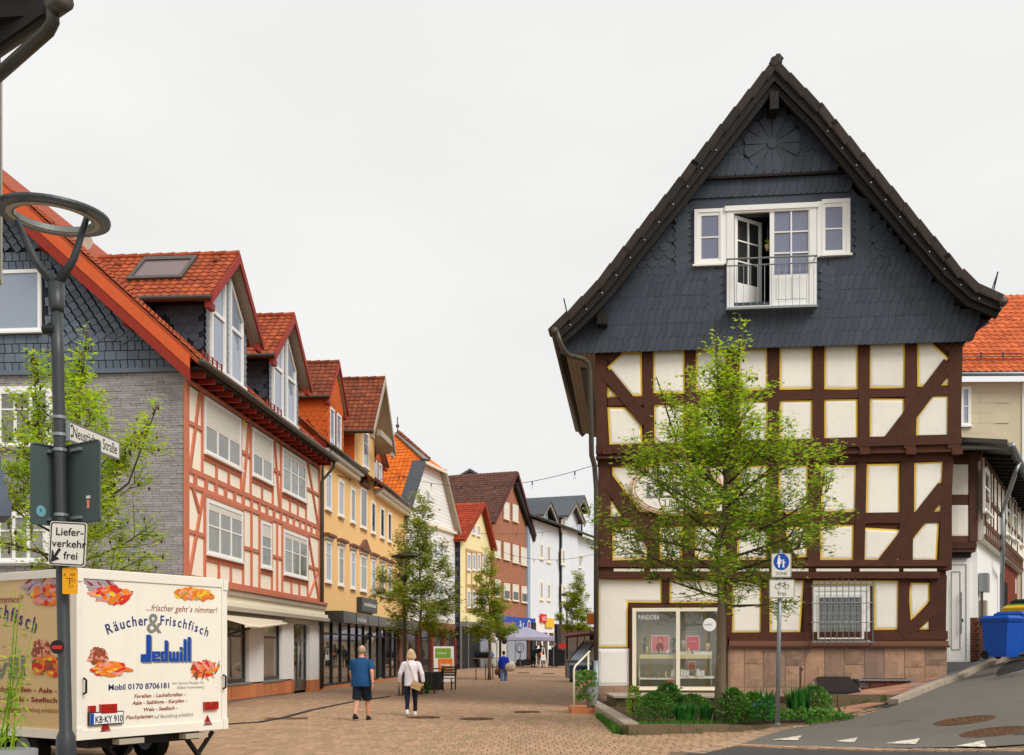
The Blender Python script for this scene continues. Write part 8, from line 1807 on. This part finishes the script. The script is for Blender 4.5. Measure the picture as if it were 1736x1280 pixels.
three = ['leaf_young', 'leaf', 'leaf_deep']
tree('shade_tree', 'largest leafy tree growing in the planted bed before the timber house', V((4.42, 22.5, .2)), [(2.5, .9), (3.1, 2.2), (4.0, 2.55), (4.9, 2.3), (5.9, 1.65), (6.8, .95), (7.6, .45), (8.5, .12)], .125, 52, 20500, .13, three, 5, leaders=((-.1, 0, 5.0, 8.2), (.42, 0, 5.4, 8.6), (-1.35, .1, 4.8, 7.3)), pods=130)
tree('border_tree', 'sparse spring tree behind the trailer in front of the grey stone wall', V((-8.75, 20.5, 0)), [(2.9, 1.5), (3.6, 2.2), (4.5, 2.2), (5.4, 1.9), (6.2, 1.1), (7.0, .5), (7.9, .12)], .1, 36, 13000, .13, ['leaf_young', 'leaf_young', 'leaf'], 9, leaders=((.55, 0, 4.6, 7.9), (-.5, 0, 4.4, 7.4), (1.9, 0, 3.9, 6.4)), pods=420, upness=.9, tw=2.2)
st2 = ['leaf_street', 'leaf_street', 'leaf']; gt = 'young street trees along the paved street'
b = G(713, 1178); tree('street_tree', 'nearest of the street trees beside the disc-headed lamp', b, [(2.2, 1.1), (2.9, 1.8), (3.8, 1.8), (5.0, 1.4), (6.4, .9), (7.6, .4), (8.3, .08)], .08, 44, 15500, .16, st2, 14, group=gt, pods=60)
b = G(830, 1153); tree('street_tree', 'middle street tree with thin guard rods in front of the cream house', b, [(2.1, 1.1), (2.8, 1.65), (3.8, 1.5), (5.2, 1.0), (6.6, .6), (8.0, .08)], .09, 36, 11500, .18, st2, 21, group=gt)
b = G(978, 1150); tree('street_tree', 'farthest and smallest street tree above the market cart', V((b.x, b.y, b.z)), [(2.5, .7), (3.2, 1.1), (4.2, 1.0), (5.4, .65), (6.8, .08)], .06, 28, 8000, .17, st2, 33, group=gt)
def leafy(name, label, px0, px1, py0, py1, Y, m, n=500, ls=.07, shape=1.0, group='shrubs and perennials in the planted bed', flowers=None, zb=.2):
    a, b_ = W(px0, py1, Y), W(px1, py0, Y); t = thing(name, label, 'plant', V(((a.x + b_.x) / 2, Y, zb)), group); w_ = (b_.x - a.x) / 2; h = b_.z - zb; mb = MB(); st_m = MB()
    for i in range(7): q = U(0, 6.3); st_m.tube([(0, 0, 0), (w_ * .5 * math.cos(q), w_ * .5 * math.sin(q), h * U(.5, .9))], .008, 3)
    for i in range(int(n * 1.7)):
        q = U(0, 6.3); z = U(.02, 1.06) ** .8; r = 1.15 * w_ * math.sqrt(U(.05, 1)) * math.sin(math.pi * min(1, .22 + .78 * (z * .95) ** shape)) ** .6; c = V((r * math.cos(q), r * math.sin(q), z * h * 1.12)); s_ = ls * U(.7, 1.5); d = V((math.cos(q) + U(-.8, .8), math.sin(q) + U(-.8, .8), U(-.2, .9))).normalized(); e = d.cross(V((U(-1, 1), U(-1, 1), U(-1, 1)))).normalized()
        mb.add([c, c + d * s_ * .5 + e * s_ * .3, c + d * s_, c + d * s_ * .5 - e * s_ * .3], [(0, 1, 2, 3)], 1 if flowers and i % 9 == 0 and z > .7 else 0)
    st_m.build('stems', 'bark_dark', t); o = mb.build('foliage', [m] + ([flowers] if flowers else []), t); o['kind'] = 'stuff'
def blades(name, label, px0, px1, py0, py1, Y, m, n=90, wd=.025, group='shrubs and perennials in the planted bed', zb=.2, spread=.5, kind=None, cat='plant'):
    a, b_ = W(px0, py1, Y), W(px1, py0, Y); w_ = (b_.x - a.x) / 2; h = b_.z - zb; mb = MB(); M_ = V(((a.x + b_.x) / 2, Y, zb))
    for i in range(n):
        q = U(0, 6.3); r = w_ * U(0, .75); p = V((r * math.cos(q), r * .7 * math.sin(q), 0)); L_ = h * U(.6, 1.08); d = V((math.cos(q) * spread * U(.1, 1), math.sin(q) * spread * U(.1, 1), 1)).normalized(); s = V((-d.y - .01, d.x, 0)).normalized() * wd * U(.7, 1.2); f = V((0, 0, -.12 * L_)) + V((d.x, d.y, 0)) * .25 * L_
        mb.add([p - s, p + s, p + d * L_ * .55 + s * .9, p + d * L_ * .55 - s * .9, p + d * L_ + f * spread], [(0, 1, 2, 3), (3, 2, 4)])
    t = thing(name, label, cat, M_, group); mb.build('blades', m, t)['kind'] = 'stuff'
leafy('shrub', 'rounded grey-green shrub at the left end of the planted bed', 1082, 1142, 1180, 1236, 22.6, 'shrub_green', 1500, .05)
leafy('shrub', 'small yellow-green shoot at the left corner of the planted bed', 1064, 1086, 1172, 1222, 23.2, 'leaf', 260, .06)
leafy('perennial', 'tall leafy perennial under the left pane of the shop window', 1112, 1152, 1166, 1205, 25.5, 'shrub_green', 700, .08)
leafy('shrub', 'low green shrub under the right pane of the shop window', 1146, 1200, 1183, 1215, 25.5, 'shrub_green', 700, .07)
blades('grass_tuft', 'dense tuft of fine grass in the middle of the planted bed', 1136, 1188, 1188, 1238, 22.3, 'blade_green', 330, .012)
blades('iris_clump', 'iris clump just left of the tree trunk', 1180, 1210, 1190, 1236, 22.6, 'blade_green', 60, .03, spread=.3)
leafy('shrub', 'leafy shrub just right of the tree trunk', 1214, 1268, 1176, 1236, 22.5, 'shrub_green', 1300, .065)
leafy('shrub', 'dark shrub between the tree trunk and the sign post', 1258, 1294, 1180, 1225, 24.5, 'leaf_deep', 800, .06)
blades('iris_clump', 'tall iris clump left of the sign post', 1268, 1322, 1166, 1222, 24.8, 'blade_green', 100, .035, spread=.35)
leafy('flowering_plant', 'low tuft with pale blue flowers beside the sign post', 1272, 1318, 1192, 1240, 22.1, 'blade_green', 620, .05, flowers='flower_blue')
blades('iris_clump', 'biggest iris clump right of the sign post', 1330, 1376, 1160, 1230, 23.8, 'blade_green', 150, .035, spread=.3)
leafy('shrub', 'feathery shrub at the right end of the planted bed', 1354, 1404, 1170, 1226, 24.6, 'shrub_green', 900, .06, zb=.3)
gm = MB()
def turf(poly, n, hmax, zoff=0.0):
    xs, ys = [p[0] for p in poly], [p[1] for p in poly]; c = 0
    while c < n:
        x, y = U(min(xs), max(xs)), U(min(ys), max(ys))
        if not inpoly((x, y), poly): continue
        c += 1; z = zg(x, y) + zoff; h = hmax * U(.4, 1); q = U(0, 6.3); s = .012; gm.add([(x - s * math.cos(q), y - s * math.sin(q), z), (x + s * math.cos(q), y + s * math.sin(q), z), (x + U(-.06, .06), y + U(-.06, .06), z + h)], [(0, 1, 2)])
turf([(2.02, 21.0), (2.2, 20.9), (2.2, 25.5), (2.1, 27)], 900, .22); turf([(2.3, 21.0), (6.6, 22.9), (6.6, 23.8), (2.5, 22.0)], 1300, .12, .16); turf([(6.2, 22.4), (7.4, 23.0), (7.6, 23.6), (6.5, 23.3)], 500, .16, .05)
for i in range(420):
    q = U(0, 1); c = V((lerp(5.2, 7.3, q) + U(-.2, .1), lerp(22.35, 23.3, q) + U(-.15, .45), zg(6, 22) + U(.16, .34))); d = V((U(-1, 1), U(-1, 1), U(-.1, .7))).normalized() * U(.08, .16); e = d.orthogonal().normalized() * .045; gm.add([c, c + d * .5 + e, c + d, c + d * .5 - e], [(0, 1, 2, 3)])
tag(gm.build('grass', 'grass_green'), 'short green grass along the edging of the planted bed', 'grass', kind='stuff')
b = G(716, 1177); leafy('shrub', 'small green shrub at the foot of the nearest street tree', 704, 726, 1158, 1178, b.y, 'grass_green', 300, .09, zb=b.z, group='low plants on the paving')
pb_ = W(8, 1268, 7.6); t = thing('bamboo_plant', 'thin-leaved potted bamboo at the left border before the trailer', 'potted plant', V((pb_.x, 7.6, 0)))
MB().lathe([(.16, 0), (.2, .5), (.22, .95), (.18, .95)], n=14).build('pot', 'concrete_grey', t, True); mb = MB(); lm = MB()
for i in range(7):
    q = U(0, 6.3); e = V((U(-.05, .22), U(-.1, .1), U(1.5, 2.15))); P_ = [V((.06 * math.cos(q), .06 * math.sin(q), .9)), V((e.x * .5, e.y * .5, 1.4)), e]; mb.tube(P_, [.006, .005, .002], 4)
    for j in range(34): z = U(.1, 1); p = P_[0].lerp(P_[2], z) + V((U(-.05, .05), U(-.05, .05), 0)); d = V((U(-1, 1), U(-1, 1), U(-.7, .3))).normalized() * U(.05, .1); s = d.orthogonal().normalized() * .006; lm.add([p, p + d * .4 + s, p + d, p + d * .4 - s], [(0, 1, 2, 3)])
mb.build('canes', 'leaf', t); lm.build('foliage', 'leaf', t)['kind'] = 'stuff'
# ================================================================ people
from mathutils import noise as NO
def remesh(mb, name, mats_, parent, vox, sm=4, fold=0):
    me = mb.mesh(name, mats_); o = bpy.data.objects.new(name, me); col.objects.link(o)
    m = o.modifiers.new('r', 'REMESH'); m.mode = 'VOXEL'; m.voxel_size = vox; m.use_smooth_shade = True
    s = o.modifiers.new('s', 'SMOOTH'); s.factor = .5; s.iterations = sm
    bpy.context.view_layer.update(); ev = o.evaluated_get(bpy.context.evaluated_depsgraph_get()); me2 = bpy.data.meshes.new_from_object(ev); bpy.data.objects.remove(o); me2.name = name
    for v, nn in ([(v, v.normal.copy()) for v in me2.vertices] if fold else []):
        v.co += nn * fold * NO.noise(V((v.co.x * 9, v.co.y * 9, v.co.z * (5 if fold < .02 else 14))))
    me2.materials.clear(); me2.materials.append(MAT[mats_ if isinstance(mats_, str) else mats_[0]]); return link(name, me2, parent)
def ell(c, rx, ry, n=14): return [V((c[0] + rx * math.cos(2 * math.pi * k / n), c[1] + ry * math.sin(2 * math.pi * k / n), c[2])) for k in range(n)]
def person(label, pos, rot, H_, girth, top, legs, shoes, hair, skinm='skin', step=.18, lean=.0, armsw=.12, elbow=.25, shorts=False, sleeves='short', vox=.012, bald=False, longhair=False, bend=0.0, tuck=.5, armout=.0):
    """faces +y before rotation; s scales a 1.75 m figure"""
    s = H_ / 1.75; t = thing('person', label, 'person', TR(pos.x, pos.y, pos.z, rot)); g_ = girth
    def Q(x, y, z):              # upper body bends forward about the hips
        if z > .92: dz = z - .92; y, z = y + dz * math.sin(bend + lean), .92 + dz * math.cos(bend + lean)
        return V((x, y, z)) * s
    hip = .92; feet = [(-.1, -step, .08), (.1, step, .08)]; knees = []
    for sx, sy, _ in feet: knees.append((sx * 1.02, sy * .42 + .05, .5))
    def legpts(i): sx, sy, fz = feet[i]; lift = .05 if sy < -.1 else 0; return [Q(sx * .9, 0, .9), V(knees[i]) * s, V((sx, sy, .10 + lift)) * s], lift
    sh = .19 * (1 + (g_ - 1) * .35); arms = []
    for i, sx in enumerate((-1, 1)):
        sw = armsw if i == 0 else -armsw; S_ = (sx * sh * .94, 0, 1.39); E_ = (sx * (sh + .07 + armout), sw * .5 - .02, 1.13); Wr = (sx * (sh + .09 + armout * 1.2), sw + elbow * .25, .88); Hd = (sx * (sh + .085 + armout * 1.2), sw + elbow * .25 + .03, .79); arms.append([Q(*S_), Q(*E_), Q(*Wr), Q(*Hd)])
    b = MB()
    gz = lambda z: lerp(g_, 1 + (g_ - 1) * .35, sst(1.0, 1.45, z)); b.loft([[Q(*v) for v in ell((0, 0, z), rx * gz(z), ry * gz(z))] for z, rx, ry in ((.86, .15, .11), (.95, .165, .12), (1.08, .15, .11), (1.25, .165, .115), (1.36, .17, .1), (1.43, .11, .07), (1.5, .055, .055))])
    b.tube([Q(0, 0, 1.44), Q(0, .01, 1.58)], [.06 * s, .055 * s], 10)
    hc = Q(0, .025, 1.645); b.ball(hc, (.076 * s, .095 * s, .115 * s), 14, 10); f = Q(0, .125, 1.63); b.ball(f, (.014 * s, .022 * s, .026 * s), 6, 5); b.ball(Q(0, .095, 1.565), (.04 * s, .03 * s, .03 * s), 8, 5)
    for sx in (-1, 1): b.ball(hc + V((sx * .078, -.005, -.005)) * s, (.012 * s, .024 * s, .034 * s), 6, 5)
    for a in arms:
        b.tube(a[:3], [.05 * s * g_ ** .5, .04 * s * g_ ** .5, .03 * s], 9); b.ball(a[3] * .6 + a[2] * .4, (.022 * s, .04 * s, .05 * s), 8, 6)
        for k in range(4): o = V((0, (k - 1.5) * .019, 0)) * s; l_ = (.07, .082, .078, .06)[k] * s; b.tube([a[3] + o, a[3] + o + V((0, .004, -l_ * .55)), a[3] + o + V((-.012 if a[3].x > 0 else .012, .016 * s, -l_))], .0095 * s, 6)
        b.tube([a[2].lerp(a[3], .5) + V((0, .03, 0)) * s, a[2].lerp(a[3], .9) + V((0, .055, -.01)) * s, a[3] + V((0, .06, -.03)) * s], .011 * s, 6)
    for i in (0, 1):
        L_, lift = legpts(i); b.tube(L_, [.085 * s * g_ ** .6, .058 * s * g_ ** .4, .04 * s], 10); b.ball(L_[2] + V((0, .05, -.045)) * s, (.042 * s, .11 * s, .045 * s), 8, 5)
    remesh(b, 'body', skinm, t, vox * s)
    for sx in (-1, 1): MB().ball(Q(sx * .03, .112, 1.655), .011 * s, 6, 5).build('eye', 'black_print', t)
    MB().box(-.022 * s, -.004, -.004, .022 * s, .004, .004); c = MB(Matrix.Translation(Q(0, .122, 1.595))); c.box(-.02 * s, -.006, -.003, .02 * s, .006, .004); c.build('mouth', 'plaster_red', t)
    # clothing
    zlow = .80 if tuck < .6 else .92; c = MB()
    c.loft([[Q(*v) for v in ell((0, 0, z), rx * gz(z), ry * gz(z))] for z, rx, ry in ((zlow, .19, .15), (.95, .19, .155), (1.08, .18, .145), (1.25, .188, .138), (1.34, .192, .13), (1.4, .165, .105), (1.45, .105, .085), (1.48, .075, .07))])
    for a in arms:
        if sleeves == 'short': c.tube([a[0] - V((a[0].x * .25, 0, 0)), a[0], a[0].lerp(a[1], .75)], [.055 * s, .062 * s * g_ ** .5, .066 * s * g_ ** .5], 10)
        else: c.tube([a[0] - V((a[0].x * .25, 0, 0)), a[0], a[1], a[1].lerp(a[2], .92)], [.07 * s, .072 * s, .062 * s, .05 * s], 10)
    remesh(c, 'shirt' if sleeves == 'short' else 'jumper', top, t, vox * s, 4, .016)
    c = MB(); c.loft([[Q(*v) for v in ell((0, 0, z), rx * g_, ry * g_)] for z, rx, ry in ((.80, .16, .12), (.88, .182, .137), (.97, .178, .133))])
    for i in (0, 1):
        L_, lift = legpts(i)
        if shorts: c.tube([L_[0], L_[0].lerp(L_[1], 1.0)], [.105 * s * g_ ** .6, .098 * s * g_ ** .5], 12)
        else: k_ = 1.0 if shorts is False else 1.35; c.tube([L_[0], L_[1], L_[1].lerp(L_[2], .93)], [.098 * s * g_ ** .6, .068 * s * k_, .05 * s * k_ ** 2], 12)
    remesh(c, 'shorts' if shorts else 'trousers', legs, t, vox * s, 4, .012)
    for i in (0, 1):
        L_, lift = legpts(i); e = L_[2]; c = MB(); tp = .06 if lift else 0; rings = [[e + V((x * .05 * w2, y0 + y * 0, z)) * s for x, z in ((-1, -.1 - tp * (y0 < 0) * 0), (1, -.1), (1, -.06), (.7, zt3), (-.7, zt3), (-1, -.06))] for y0, w2, zt3 in ((-.07, .7, .0), (-.03, .9, .03), (.05, 1, -.01), (.12, 1, -.045), (.185, .6, -.06))]; c.loft(rings); c.build('shoe', shoes, t, True)
    if bald:
        c = MB(); c.loft([[hc + v * s for v in ell((0, -.012, z), rx, ry)] for z, rx, ry in ((-.07, .07, .085), (-.02, .083, .1), (.03, .083, .1), (.055, .078, .094))]); 
        c.v = [v if v.y < hc.y + .05 * s else V((v.x, hc.y + .05 * s, v.z)) for v in c.v]; c.build('hair', hair, t, True)
    else:
        c = MB(); c.ball(hc + V((0, -.016, .02)) * s, (.092 * s, .108 * s, .115 * s), 12, 8)
        if longhair: c.loft([[hc + v * s for v in ell((0, -.03 + dy, z), rx, ry)] for z, rx, ry, dy in ((-.15, .1, .06, -.015), (-.1, .135, .085, -.01), (-.03, .125, .09, 0), (.05, .095, .09, 0))])
        o = remesh(c, 'hair', hair, t, vox * s, 2, .014)
    return t, Q, s
MM = G(613, 1222.5); t, Q, s = person('heavy bald man walking away in blue shirt and dark shorts', MM, R(-8), 1.80, 1.32, 'cloth_blue', 'cloth_navy', 'shoe_black', 'hair_grey', step=.2, armsw=.2, shorts=True, bald=True, vox=.011)
MW = G(697, 1214); t, Q, s = person('blonde woman walking away in white jumper and dark leggings', MW, R(4), 1.70, .98, 'cloth_white', 'cloth_navy', 'shoe_white', 'hair_blonde', step=.16, armsw=.1, sleeves='long', longhair=True, vox=.011, armout=.03)
bgm = thing('shoulder_bag', 'small tan bag hanging at the right hip of the blonde woman', 'bag', TR(MW.x + .15, MW.y - .17, MW.z + .78, R(4)))
MB(Matrix.Rotation(R(22), 4, 'Y')).box(-.13, -.05, -.09, .13, .04, .1).build('bag_body', 'bag_tan', bgm); MB(Matrix.Rotation(R(22), 4, 'Y')).box(-.132, -.06, .0, .132, -.045, .105).build('flap', 'bag_tan', bgm); MB().tube([(-.02, .02, .1), (-.1, .0, .35), (-.22, .05, .62), (-.24, .14, .68)], .013, 5).build('strap', 'cloth_cream', bgm)
MC = G(854, 1158.5); t, Q, s = person('woman walking away in royal blue top and pale wide jeans', MC, R(-2), 1.68, 1.05, 'cloth_royal', 'cloth_denim', 'shoe_white', 'hair_dark', step=.1, armsw=.08, sleeves='long', vox=.016, shorts=None, longhair=False)
t = thing('tote_bag', 'bulging cream bag at the right side of the woman in blue', 'bag', V((MC.x + .34, MC.y - .1, MC.z + .75))); MB().ball((0, 0, .1), (.3, .17, .24), 12, 8).build('bag_body', 'cloth_cream', t, True); MB().tube([(-.12, 0, .28), (-.14, .06, .6), (0, .02, .3)], .015, 5).build('strap', 'cloth_cream', t)
t = thing('hand_bag', 'brown bag in the left hand of the woman in blue', 'bag', V((MC.x - .33, MC.y, MC.z + .52))); MB().ball((0, 0, .08), (.15, .09, .18), 10, 7).build('bag_body', 'bag_brown', t, True); MB().tube([(-.06, 0, .22), (0, 0, .33), (.06, 0, .22)], .012, 5).build('strap', 'bag_brown', t)
pA = W(904, 1131.5, 79); t, Q, s = person('person bending forward in teal jacket with mint hood under the pavilion', pA, R(-50), 1.68, 1.0, 'cloth_teal', 'cloth_black', 'shoe_black', 'hair_dark', step=.06, sleeves='long', vox=.02, bend=.45); MB().ball(Q(0, -.04, 1.45), (.16, .12, .09), 8, 6).build('hood', 'cloth_mint', t, True)
pB = W(917, 1131.5, 78.3); t, Q, s = person('person in black jacket and grey trousers with long brown hair at the stall', pB, R(5), 1.7, 1.05, 'cloth_black', 'cloth_grey', 'shoe_black', 'hair_dark', step=.05, sleeves='long', vox=.02, longhair=True)
t = thing('rucksack', 'black rucksack with orange lower half on the back of the stall visitor', 'rucksack', pB + V((0, -.2, 1.1))); MB().ball((0, 0, .12), (.16, .1, .2), 10, 7).build('upper_part', 'cloth_black', t, True); MB().ball((0, -.03, -.12), (.15, .1, .14), 10, 7).build('lower_pocket', 'bag_orange', t, True)
pC = W(939, 1130, 79.5); t, Q, s = person('man in dark navy jacket and blue jeans at the black stall table', pC, R(-75), 1.82, 1.05, 'cloth_navy', 'cloth_jeans', 'shoe_black', 'hair_dark', step=.08, sleeves='long', vox=.02, elbow=.7)
